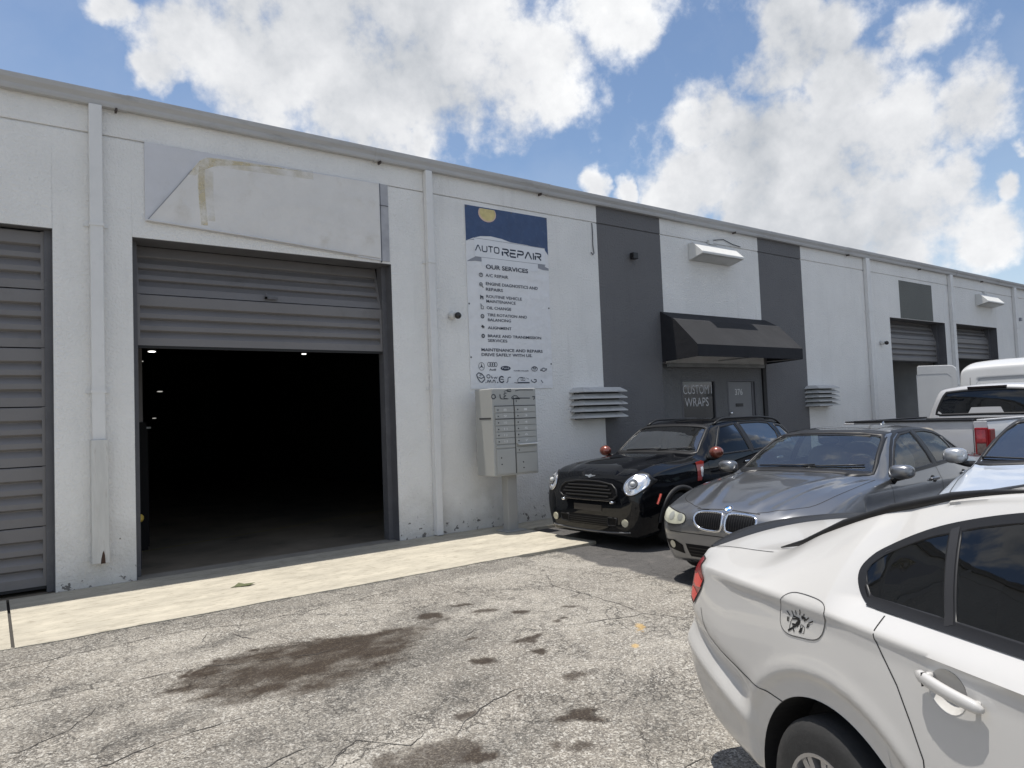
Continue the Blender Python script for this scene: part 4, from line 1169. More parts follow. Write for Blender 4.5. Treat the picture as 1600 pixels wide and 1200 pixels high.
def awning():
    t = thing('shop_awning', (11.57, D, 2.5), 'black canvas awning over the grey entrance door and window', 'awning')
    x0, x1 = 9.94, 13.18
    pr = [(D - 0.003, 3.45), (D - 0.33, 3.27), (D - 0.82, 2.77), (D - 0.82, 2.555)]
    def sheet(a, b, th=0.012):
        (ya, za), (yb_, zb) = a, b
        n_ = Vector((za - zb, yb_ - ya)).normalized() * th
        k = 24
        vs = []
        for i in range(k + 1):
            x = x0 + (x1 - x0) * i / k
            sag = 0.010 * (1 - abs(math.cos(math.pi * i / k * 4)))
            for (yy, zz) in ((ya, za), ((ya + yb_) / 2, (za + zb) / 2 - sag), (yb_, zb)):
                vs.append((x, yy, zz))
        fs = [(3 * i + j, 3 * i + 3 + j, 3 * i + 4 + j, 3 * i + 1 + j) for i in range(k) for j in range(2)]
        return MB().add(vs, fs)
    obj('canvas_top', sheet(pr[0], pr[1]), M_AWN, t, smooth='all')
    obj('canvas_slope', sheet(pr[1], pr[2]), mat('awning_canvas_worn', (0.019, 0.0195, 0.022), 0.9, var=0.2, vscale=1.2, dirt=(0.03, 0.03, 0.032, 0.6), dscale=1.2, bump=0.25, bscale=5, bdist=0.03), t, smooth='all')
    obj('valance', sheet(pr[2], pr[3]), M_AWN, t)
    for x in (x0, x1):
        sd = pr + [(D - 0.003, 2.52)]
        obj('side_panel', MB().prism_x(sd, x - 0.004, x + 0.004), M_AWN, t)
    fr = MB()
    for x in (x0 + 0.02, (x0 + x1) / 2, x1 - 0.02):
        fr.tube([(x, D - 0.01, 3.43), (x, D - 0.33, 3.25), (x, D - 0.80, 2.75), (x, D - 0.80, 2.57), (x, D - 0.01, 2.57)], 0.012, 6)
    fr.tube([(x0, D - 0.805, 2.57), (x1, D - 0.805, 2.57)], 0.012, 6)
    obj('awning_frame', fr, M_ALU, t)
    # a worn board just under it on the wall
    return t


awning()
obj('lintel_board', MB().box(10.05, 13.0, D - 0.06, D - 0.002, 2.435, 2.505), mat('lintel_grey', (0.2, 0.2, 0.195), 0.7, var=0.2, vscale=3), bld)


def wall_light(x0, x1, z0, z1, p, label, conduit=True):
    t = thing('wall_light', ((x0 + x1) / 2, D, z0), label, 'wall light', 'long white wall lights above the entrances')
    pr = [(D - 0.003, z1), (D - 0.12, z1), (D - p, z0 + 0.12), (D - p, z0 + 0.08), (D - p + 0.01, z0 + 0.075), (D - 0.003, z0)]
    obj('housing', MB().prism_x(pr, x0, x1), M_FIX, t, bevel=0.008)
    a, b = (D - p + 0.02, z0 + 0.068), (D - 0.03, z0 + 0.006)
    off = 0.006
    obj('lens', MB().add([(x0 + 0.05, a[0], a[1] - off), (x1 - 0.05, a[0], a[1] - off), (x1 - 0.05, b[0], b[1] - off), (x0 + 0.05, b[0], b[1] - off)], [(0, 1, 2, 3)]), M_LENS, t, fix=False)
    fr = MB()
    for q in (x0, x1):
        fr.box(q - 0.012, q + 0.012, D - p - 0.004, D - 0.003, z0 - 0.0, z0 + 0.02) if False else None
    if conduit:
        obj('conduit', MB().tube([((x0 + x1) / 2, D - 0.02, z1), ((x0 + x1) / 2, D - 0.02, z1 + 0.08), ((x0 + x1) / 2 + 0.6, D - 0.02, z1 - 0.02)], 0.011, 6).box((x0 + x1) / 2 - 0.06, (x0 + x1) / 2 + 0.06, D - 0.06, D - 0.003, z1 + 0.04, z1 + 0.13), M_FIX, t)
    return t


wall_light(10.82, 12.10, 4.49, 4.82, 0.34, 'long white wall light over the black awning between the grey bands')
wall_light(24.0, 25.25, 4.42, 4.78, 0.34, 'white wall light above the farthest half-open roll-up door')


def camera_dome(x, z, label):
    t = thing('security_camera', (x, D, z), label, 'security camera', 'small security cameras on the wall')
    obj('mount', MB().lathe([(-0.02, 0.055), (-0.09, 0.05), (-0.10, 0.04), (-0.10, 0.0)], (x, D, z), (0, 1, 0), 18), mat('camera_white', (0.6, 0.6, 0.58), 0.4), t, smooth=True)
    obj('camera_head', MB().ball((x + 0.035, D - 0.135, z - 0.01), 0.05), mat('camera_dark', (0.02, 0.018, 0.017), 0.25), t, smooth='all')


camera_dome(5.44, 3.13, 'white dome camera with dark lens between downspout and banner')
camera_dome(18.05, 3.12, 'white dome camera left of the distant half-open roll-up door')
for (x, z, lb, m_) in ((9.27, 4.40, 'small square black floodlight box high on the left grey band', M_BLACK), (27.28, 4.17, 'small square grey box high on the far white wall', M_GREYP)):
    t = thing('wall_box', (x, D, z), lb, 'box')
    obj('box_body', MB().box(x - 0.07, x + 0.05, D - 0.11, D - 0.02, z - 0.055, z + 0.055), m_, t, bevel=0.006)
    obj('box_bracket', MB().box(x - 0.02, x + 0.02, D - 0.02, D - 0.002, z - 0.03, z + 0.03), M_FIX, t)
# wire hanging at the edge of the grey band
wr = MB().tube([(8.32, D - 0.01, 4.88), (8.325, D - 0.012, 4.7), (8.32, D - 0.012, 4.5), (8.335, D - 0.015, 4.36), (8.30, D - 0.02, 4.33), (8.27, D - 0.015, 4.37)], 0.008, 6)
tag(obj('hanging_wire', wr, M_INKG), 'short grey wire hooked at its end, hanging beside the left grey band', 'wire')
cbl = MB().tube([(13.0 - 0.55, D - 0.015, 4.93), (12.2, D - 0.02, 4.95), (11.9, D - 0.015, 5.02), (11.55, D - 0.02, 4.96)], 0.008, 6)
tag(obj('roof_cable', cbl, M_INKG), 'thin dark cable looping over the groove above the wall light', 'cable')

# ================================================================ INSIDE THE OPEN WORKSHOP
M_LAMP = mat('lamp_glow', (1, 1, 1), 0.5, emit=(1.0, 0.97, 0.9, 2.2))
M_LAMP2 = mat('lamp_glow_dim', (0.5, 0.5, 0.5), 0.5, emit=(1.0, 0.97, 0.9, 0.35))
for (x, y, z, w, mm, lb) in ((2.02, 12.0, 2.84, .055, M_LAMP, 'oval lit lamp at the upper left of the dark workshop'), (5.14, 14.0, 3.06, .05, M_LAMP, 'lit twin lamp at the upper right of the dark workshop'),
                             (2.40, 15.5, 3.0, .06, M_LAMP2, 'faint small lamp behind the lift post in the dark workshop'), (3.54, 20.0, 2.63, .07, M_LAMP2, 'dim far lamp, upper of two in the depth of the workshop'), (3.40, 20.0, 1.95, .05, M_LAMP2, 'dim far lamp, lower of two in the depth of the workshop')):
    t = thing('hanging_lamp', (x, y, z), lb, 'lamp')
    obj('bulb', MB().ball((x, y, z), w, 1.0, 1.0, 0.22), mm, t, smooth='all')
    obj('shade', MB().lathe([(0.02, w * 1.1), (0.08, w * 0.7), (0.12, 0.03), (0.12, 0)], (x, y, z), (0, 0, 1), 16), M_DARK, t)
    obj('cord', MB().tube([(x, y, z + 0.12), (x, y, 4.89)], 0.01, 5), M_DARK, t)
t = thing('lift_post', (1.68, 11.0, 0), 'thin grey lift post just inside the open roll-up door', 'lift post')
obj('post', MB().box(1.64, 1.72, 10.96, 11.04, 1.75, 4.4), mat('post_steel', (0.16, 0.15, 0.15), 0.6), t)
obj('post_foot', MB().box(1.60, 1.76, 10.93, 11.07, 0.0, 1.75), M_DARK, t)
t = thing('workbench', (1.70, 11.6, 0), 'dark workbench with a pale top inside the open roll-up door', 'workbench')
obj('bench_top', MB().box(1.2, 1.86, 11.2, 11.7, 1.66, 1.685), mat('bench_pale', (0.35, 0.36, 0.36), 0.6), t)
for bx, by in ((1.25, 11.25), (1.78, 11.25), (1.25, 11.62), (1.78, 11.62)):
    obj('bench_leg', MB().box(bx, bx + 0.05, by, by + 0.05, 0.0, 1.659), M_DARK, t)
obj('bench_drawer', MB().box(1.3, 1.76, 11.3, 11.6, 1.25, 1.62), M_DARK, t)
t = thing('floor_bollard', (1.42, 9.45, 0), 'short yellow-topped post just inside the left door jamb', 'post')
obj('cap', MB().ball((1.43, 9.45, 0.60), 0.05), M_YELL, t, smooth='all')
obj('pole', MB().tube([(1.43, 9.45, 0.0), (1.43, 9.45, 0.57)], 0.02, 8), M_DARK, t)
# furniture glimpsed in the far open bay
t = thing('metal_shelving', (19.0, 12.5, 0), 'dark shelving seen through the half-open door behind the van door', 'shelving')
for i, z in enumerate((0.4, 0.9, 1.4)):
    obj('shelf', MB().box(18.7, 20.4, 12.3, 12.9, z, z + 0.04), M_DARK, t)
for x in (18.7, 19.5, 20.36):
    obj('upright', MB().box(x, x + 0.04, 12.3, 12.34, 0, 1.9), M_DARK, t)
t = thing('tool_cabinet', (20.0, 10.8, 0), 'low black tool cabinet in the distant open bay', 'cabinet')
obj('body', MB().box(19.0, 21.2, 11.0, 11.6, 0.1, 1.15), mat('cabinet_black', (0.02, 0.021, 0.025), 0.5), t)
for i in range(3):
    obj('drawer', MB().box(19.05 + i * 0.72, 19.70 + i * 0.72, 10.985, 10.999, 0.2, 1.1), mat('cabinet_front', (0.035, 0.036, 0.04), 0.4), t)

# ================================================================ VEHICLES
def pchip(xs, ys, x):
    xs = np.array(xs, float); ys = np.array(ys, float)
    h = np.diff(xs); d = np.diff(ys) / h
    m = np.zeros_like(ys)
    for i in range(1, len(xs) - 1):
        if d[i - 1] * d[i] > 0:
            w1 = 2 * h[i] + h[i - 1]; w2 = h[i] + 2 * h[i - 1]
            m[i] = (w1 + w2) / (w1 / d[i - 1] + w2 / d[i])
    m[0] = d[0]; m[-1] = d[-1]
    i = np.clip(np.searchsorted(xs, x) - 1, 0, len(xs) - 2)
    t = (x - xs[i]) / h[i]
    return ((1 + 2 * t) * (1 - t) ** 2 * ys[i] + t * (1 - t) ** 2 * h[i] * m[i] + t * t * (3 - 2 * t) * ys[i + 1] + t * t * (t - 1) * h[i] * m[i + 1])


DIRS = {'L': (0, -1, 0), 'R': (0, 1, 0), 'F': (-1, 0, 0), 'B': (1, 0, 0), 'T': (0, 0, -1)}


class Body:
    """a car shell lofted from a table of sections (s from the front, heights and half widths)"""

    def __init__(self, rows, N=150, dens=1.0, smooth=2, mod=None, crown=2.2):
        rows = np.array(rows, float)
        s = rows[:, 0]; self.L = s[-1]
        # stations closer together at both ends
        u = np.linspace(0, 1, N)
        st = []
        seg = np.diff(s)
        wts = np.maximum(seg, 0.10) ** 0.8
        cum = np.concatenate([[0], np.cumsum(wts)]); cum /= cum[-1]
        st = np.interp(u, cum, s)
        st = np.unique(np.concatenate([st, s]))
        T = {k: pchip(s, rows[:, i], st) for i, k in enumerate(['s', 'zs', 'yb', 'zm', 'ym', 'zl', 'yl', 'zr', 'yr', 'zc'])}
        nA, nB, nC, nD, n0 = [int(k * dens) for k in (9, 9, 15, 14, 5)]
        half = []
        n = len(st)
        for i in range(n):
            g = {k: T[k][i] for k in T}
            P = []
            for t in np.linspace(0, 1, n0, endpoint=False): P.append((g['yb'] * 0.93 * t, g['zs']))
            for t in np.linspace(0, 1, 3, endpoint=False): P.append((g['yb'] * (0.93 + 0.07 * t), g['zs'] + 0.04 * t * t))
            a = np.array((g['yb'], g['zs'] + 0.05)); b = np.array((g['ym'], g['zm'])); c = np.array((g['yl'], g['zl'])); d = np.array((g['yr'], g['zr']))
            if a[1] > b[1] - 0.01: a[1] = b[1] - 0.01
            for t in np.linspace(0, 1, nA, endpoint=False):
                e = 1 - (1 - t) ** 1.8; P.append((a[0] + (b[0] - a[0]) * e, a[1] + (b[1] - a[1]) * t))
            for t in np.linspace(0, 1, nB, endpoint=False):
                e = t ** 1.8; P.append((b[0] + (c[0] - b[0]) * e, b[1] + (c[1] - b[1]) * t))
            for t in np.linspace(0, 1, nC, endpoint=False):
                bul = math.sin(math.pi * t) * 0.022 * min(1, abs(d[1] - c[1]) / 0.3); P.append((c[0] + (d[0] - c[0]) * t + bul, c[1] + (d[1] - c[1]) * t))
            for t in np.linspace(0, 1, nD):
                yy = d[0] * (1 - t); P.append((yy, d[1] + (g['zc'] - d[1]) * (1 - (yy / max(d[0], 1e-4)) ** crown)))
            half.append(P)
        H = np.array(half)
        for _ in range(smooth):
            H[:, 1:-1] = H[:, 1:-1] * 0.5 + 0.25 * (H[:, :-2] + H[:, 2:])
        m = H.shape[1]
        V = []
        for i in range(n):
            for (y, z) in H[i]: V.append((-st[i], y, z))
            for (y, z) in H[i][m - 2:0:-1]: V.append((-st[i], -y, z))
        ring = 2 * m - 2
        V = np.array(V)
        if mod is not None: V = mod(V)
        F = [(i * ring + j, i * ring + (j + 1) % ring, (i + 1) * ring + (j + 1) % ring, (i + 1) * ring + j) for i in range(n - 1) for j in range(ring)]
        c0 = len(V); V = np.vstack([V, V[:ring].mean(0), V[(n - 1) * ring:n * ring].mean(0)])
        F += [(c0, (j + 1) % ring, j) for j in range(ring)]
        F += [(c0 + 1, (n - 1) * ring + j, (n - 1) * ring + (j + 1) % ring) for j in range(ring)]
        self.V = V; self.F = F; self.rebuild()

    def rebuild(self):
        self.bvh = BVHTree.FromPolygons([tuple(p) for p in self.V], self.F)
        nrm = np.zeros_like(self.V)
        for f in self.F:
            p = self.V[list(f[:3])]; k = np.cross(p[1] - p[0], p[2] - p[0])
            for i in f: nrm[i] += k
        l = np.linalg.norm(nrm, axis=1); l[l == 0] = 1
        nrm = nrm / l[:, None]
        # outward
        cen = self.V.mean(0)
        if ((self.V - cen) * nrm).sum() < 0: nrm = -nrm
        self.N = nrm

    def cast(self, d, u, v):
        dv = Vector(DIRS[d])
        o = {'L': (u, 3, v), 'R': (u, -3, v), 'F': (5, u, v), 'B': (-self.L - 5, u, v), 'T': (u, v, 5)}[d]
        loc, nor, i, dist = self.bvh.ray_cast(Vector(o), dv, 20)
        if loc is None:
            oo = {'L': (u, 0.8, v), 'R': (u, -0.8, v), 'F': (0, u, v), 'B': (-self.L, u, v), 'T': (u, v, 1)}[d]
            loc, nor, i, dist = self.bvh.find_nearest(Vector(oo))
        if nor.dot(dv) > 0: nor = -nor
        return loc, nor

    def pr(self, d):
        return {'L': (0, 2), 'R': (0, 2), 'F': (1, 2), 'B': (1, 2), 'T': (0, 1)}[d]

    def hole(self, d, poly):
        a, b = self.pr(d)
        u, v = self.V[:, a].copy(), self.V[:, b].copy()
        fac = -(self.N @ np.array(DIRS[d], float)) > 0.04
        if d == 'L': fac &= self.V[:, 1] > 0.2
        if d == 'R': fac &= self.V[:, 1] < -0.2
        ins = in_poly(u, v, poly) & fac
        if not ins.any(): return
        P = np.array(poly, float); Q = np.roll(P, -1, 0)
        sn = set()
        for f in self.F:
            k = [ins[i] for i in f]
            if any(k) and not all(k):
                sn |= {i for i in f if ins[i]}
        for i in sn:
            p = np.array((u[i], v[i])); ab = Q - P
            t = np.clip(((p - P) * ab).sum(1) / np.maximum((ab * ab).sum(1), 1e-12), 0, 1)
            c = P + ab * t[:, None]; k = np.argmin(((c - p) ** 2).sum(1))
            loc, nor = self.cast(d, c[k][0], c[k][1])
            if (Vector(self.V[i]) - loc).length < 0.10: self.V[i] = loc
        self.F = [f for f in self.F if not all(ins[i] for i in f)]

    def patch(self, d, poly, off=0.003, step=0.04, flip=False):
        """a sheet of the given outline lying on the shell"""
        pts = []
        n = len(poly)
        for i in range(n):
            a = Vector(poly[i]); b = Vector(poly[(i + 1) % n]); k = max(1, int((b - a).length / step))
            for t in range(k): pts.append(a.lerp(b, t / k))
        nb = len(pts)
        xs = [p[0] for p in pts]; ys = [p[1] for p in pts]
        gx, gy = np.meshgrid(np.arange(min(xs) + step / 2, max(xs), step), np.arange(min(ys) + step / 2, max(ys), step))
        gx, gy = gx.ravel(), gy.ravel()
        pl = [(p[0], p[1]) for p in pts]
        k = in_poly(gx, gy, pl)
        B = np.array(pl)
        for x, y in zip(gx[k], gy[k]):
            if np.min(np.hypot(B[:, 0] - x, B[:, 1] - y)) > step * 0.4: pts.append(Vector((x, y)))
        r = delaunay_2d_cdt(pts, [(i, (i + 1) % nb) for i in range(nb)], [], 1, 1e-6)
        vs = []
        for p in r[0]:
            loc, nor = self.cast(d, p[0], p[1]); vs.append(tuple(loc + nor * off))
        return MB().add(vs, [tuple(f) for f in r[2]])

    def ribbon(self, d, line, w, off=0.002, closed=False, step=0.03, depth=0.0):
        """a band of width w along a line on the shell; depth folds its outer edges back under"""
        P = []
        n = len(line)
        for i in range(n if closed else n - 1):
            a = Vector(line[i]); b = Vector(line[(i + 1) % n]); k = max(1, int((b - a).length / step))
            for t in range(k): P.append(a.lerp(b, t / k))
        if not closed: P.append(Vector(line[-1]))
        m = len(P); vs = []
        cols = (-0.5, 0.0, 0.5)
        for i in range(m):
            a = P[(i - 1) % m] if closed else P[max(i - 1, 0)]; b = P[(i + 1) % m] if closed else P[min(i + 1, m - 1)]
            t = (b - a).normalized(); k = Vector((-t.y, t.x))
            row = []
            for c in cols:
                q = P[i] + k * w * c; loc, nor = self.cast(d, q.x, q.y); row.append((loc, nor))
            if depth:
                vs.append(tuple(row[0][0] - row[0][1] * depth))
            for j, (loc, nor) in enumerate(row): vs.append(tuple(loc + nor * (off * (1.0 if j != 1 or not depth else 1.5))))
            if depth:
                vs.append(tuple(row[2][0] - row[2][1] * depth))
        q = len(vs) // m
        fs = []
        for i in range(m if closed else m - 1):
            for j in range(q - 1):
                a0 = i * q + j; b0 = ((i + 1) % m) * q + j
                fs.append((a0, a0 + 1, b0 + 1, b0))
        return MB().add(vs, fs)

    def shell(self):
        mb = MB(); mb.v = [tuple(p) for p in self.V]; mb.f = self.F
        return mb


def paint(name, color, metal=0.0, rough=0.35, coat=1.0, flake=0.0, dirt=None, spec=0.5):
    m = mat(name, color, rough, metal=metal, coat=coat, spec=spec, var=0.03, vscale=2.0, dirt=dirt, dscale=3.0)
    return m


def glass(name, tint=(0.25, 0.27, 0.26), refl=1.0, film=0.0, base=0.05):
    """automotive glass: clear or tinted, with a mirror-like surface"""
    if name in MATS: return MATS[name]
    m = bpy.data.materials.new(name); m.use_nodes = True
    nt = m.node_tree; N, Lk = nt.nodes, nt.links; N.clear()
    out = N.new('ShaderNodeOutputMaterial')
    tr = N.new('ShaderNodeBsdfTransparent'); tr.inputs[0].default_value = (*tint, 1)
    gl = N.new('ShaderNodeBsdfGlossy'); gl.inputs['Roughness'].default_value = 0.015; gl.inputs['Color'].default_value = (0.95, 0.97, 1, 1)
    fr = N.new('ShaderNodeFresnel'); fr.inputs['IOR'].default_value = 1.52
    geo = N.new('ShaderNodeNewGeometry')
    # same fresnel from both faces of the sheet
    mu = N.new('ShaderNodeMath'); mu.operation = 'MULTIPLY'; mu.inputs[1].default_value = 1.7 * refl; mu.use_clamp = True
    dot = N.new('ShaderNodeLayerWeight'); dot.inputs['Blend'].default_value = 0.12
    Lk.new(dot.outputs['Fresnel'], mu.inputs[0])
    ad = N.new('ShaderNodeMath'); ad.operation = 'ADD'; ad.inputs[1].default_value = base; ad.use_clamp = True
    Lk.new(mu.outputs[0], ad.inputs[0])
    # faint uneven grime so the reflection is not perfect
    tc = N.new('ShaderNodeTexCoord'); nz = N.new('ShaderNodeTexNoise'); nz.inputs['Scale'].default_value = 2.2; nz.inputs['Detail'].default_value = 3
    Lk.new(tc.outputs['Object'], nz.inputs['Vector'])
    bp = N.new('ShaderNodeBump'); bp.inputs['Strength'].default_value = 0.12; bp.inputs['Distance'].default_value = 0.03
    Lk.new(nz.outputs['Fac'], bp.inputs['Height']); Lk.new(bp.outputs[0], gl.inputs['Normal'])
    mx = N.new('ShaderNodeMixShader'); Lk.new(ad.outputs[0], mx.inputs[0]); Lk.new(tr.outputs[0], mx.inputs[1]); Lk.new(gl.outputs[0], mx.inputs[2])
    last = mx.outputs[0]
    if film:
        df = N.new('ShaderNodeBsdfDiffuse'); df.inputs[0].default_value = (0.35, 0.36, 0.36, 1)
        m2 = N.new('ShaderNodeMixShader'); m2.inputs[0].default_value = film; Lk.new(last, m2.inputs[1]); Lk.new(df.outputs[0], m2.inputs[2]); last = m2.outputs[0]
    Lk.new(last, out.inputs[0])
    MATS[name] = m
    return m


M_TYRE = mat('tyre', (0.022, 0.022, 0.022), 0.85, var=0.25, vscale=6, bump=0.2, bscale=40, dirt=(0.07, 0.065, 0.06, 0.5), dscale=8)
M_LINER = mat('wheel_liner', (0.006, 0.006, 0.007), 0.9)
M_SEAM = mat('panel_gap', (0.012, 0.012, 0.012), 0.8)
M_TRIM = mat('black_trim', (0.013, 0.013, 0.014), 0.42, spec=0.35)
M_SEAT = mat('seat_fabric', (0.05, 0.048, 0.045), 0.9, var=0.1)
M_SEATB = mat('seat_beige', (0.22, 0.20, 0.17), 0.85, var=0.1)
M_DASH = mat('dashboard', (0.02, 0.02, 0.021), 0.7)
M_RIM = mat('alloy_dark', (0.10, 0.10, 0.105), 0.3, metal=0.8)
M_RIMS = mat('alloy_silver', (0.45, 0.45, 0.46), 0.3, metal=0.85)
M_REFL = mat('lamp_reflector', (0.80, 0.81, 0.83), 0.16, metal=0.75)
M_LAMPG = mat('lamp_cover', (0.55, 0.56, 0.55), 0.08, coat=1.0, var=0.25, vscale=14)
M_HAZE = mat('lamp_cover_hazed', (0.42, 0.42, 0.34), 0.25, coat=0.7, var=0.25, vscale=9)
M_REDL = mat('tail_red', (0.20, 0.006, 0.008), 0.25, coat=0.15, spec=0.3)
M_REDB = mat('tail_red_bright', (0.60, 0.018, 0.015), 0.3, coat=0.1, spec=0.3)
M_GRILL = mat('grille_black', (0.006, 0.006, 0.007), 0.5, spec=0.15)
M_FOG = mat('fog_lamp', (0.45, 0.43, 0.33), 0.15, coat=1.0)


def wheel(car, x, y, z, r, rim_r, width, m_rim, spokes=5, twin=False, name='wheel'):
    """y: centre plane; outer side away from the car's middle"""
    sg = 1 if y > 0 else -1
    hw = width / 2
    mb = MB()
    pf = [(-hw, rim_r * 0.98), (-hw, rim_r * 1.03), (-hw * 1.02, (rim_r + r) / 2), (-hw * 0.93, r * 0.955), (-hw * 0.8, r * 0.985), (-hw * 0.45, r), (hw * 0.45, r), (hw * 0.8, r * 0.985), (hw * 0.93, r * 0.955), (hw * 1.02, (rim_r + r) / 2), (hw, rim_r * 1.03), (hw, rim_r * 0.98)]
    mb.lathe([(a, b) for a, b in pf], (x, y, z), (0, sg, 0), 48)
    w = obj(name, mb, M_TYRE, car, smooth=50)
    rm = MB()
    rm.lathe([(hw - 0.002, rim_r * 0.985), (hw + 0.004, rim_r * 0.99), (hw + 0.002, rim_r * 0.93), (hw - 0.03, rim_r * 0.90), (-hw * 0.6, rim_r * 0.86), (-hw * 0.6, 0.0)], (x, y, z), (0, sg, 0), 48)
    rim = obj('rim', rm, m_rim, w, smooth=45)
    sp = MB()
    for k in range(spokes):
        for dd in ((-0.10, 0.10) if twin else (0.0,)):
            a = 2 * math.pi * k / spokes + 0.3 + dd
            c, s = math.cos(a), math.sin(a)
            w0, w1 = (0.020, 0.013) if twin else (0.040, 0.028)
            def P(rr, off, yy): return (x + c * rr - s * off, y + sg * yy, z + s * rr + c * off)
            vs = [P(0.04, -w0, hw - 0.012), P(0.04, w0, hw - 0.012), P(rim_r * 0.94, w1, hw - 0.008), P(rim_r * 0.94, -w1, hw - 0.008),
                  P(0.04, -w0 * 1.3, hw - 0.05), P(0.04, w0 * 1.3, hw - 0.05), P(rim_r * 0.92, w1 * 1.3, hw - 0.04), P(rim_r * 0.92, -w1 * 1.3, hw - 0.04)]
            sp.add(vs, [(0, 1, 2, 3), (0, 4, 5, 1), (1, 5, 6, 2), (2, 6, 7, 3), (3, 7, 4, 0)])
    sp.lathe([(hw - 0.005, 0.0), (hw - 0.006, 0.055), (hw - 0.05, 0.065)], (x, y, z), (0, sg, 0), 20)
    s_ = obj('spokes', sp, m_rim, w, smooth=30)
    dk = MB().lathe([(-hw * 0.55, rim_r * 0.85), (-hw * 0.55, 0.0)], (x, y, z), (0, sg, 0), 24)
    dk.lathe([(hw - 0.10, 0.0), (hw - 0.10, 0.13), (hw - 0.12, 0.13)], (x, y, z), (0, sg, 0), 24)
    obj('brake_disc', dk, mat('brake', (0.05, 0.048, 0.046), 0.5, metal=0.5), w)
    return w


def arch_poly(x, z, r, n=40, squash=1.0, rx=None, dx=0.0):
    rx = rx or r
    return [(x + dx + rx * math.cos(math.pi * i / n), z + r * squash * math.sin(math.pi * i / n)) for i in range(n + 1)] + [(x + dx - rx, -0.1), (x + dx + rx, -0.1)]


def liner(x, z, r, ys, yin, rx=None):
    rx = rx or r
    mb = MB(); n = 40
    vs = []
    for i in range(n + 1):
        a = -0.35 + (math.pi + 0.7) * i / n
        for y in (ys, yin): vs.append((x + rx * math.cos(a), y, z + r * math.sin(a)))
    mb.add(vs, [(2 * i, 2 * i + 1, 2 * i + 3, 2 * i + 2) for i in range(n)])
    mb.add([(x, yin, z)] + [vs[2 * i + 1] for i in range(n + 1)], [(0, i, i + 1) for i in range(1, n + 1)])
    return mb


def rev(pts):
    return [(-a, b) for a, b in pts]


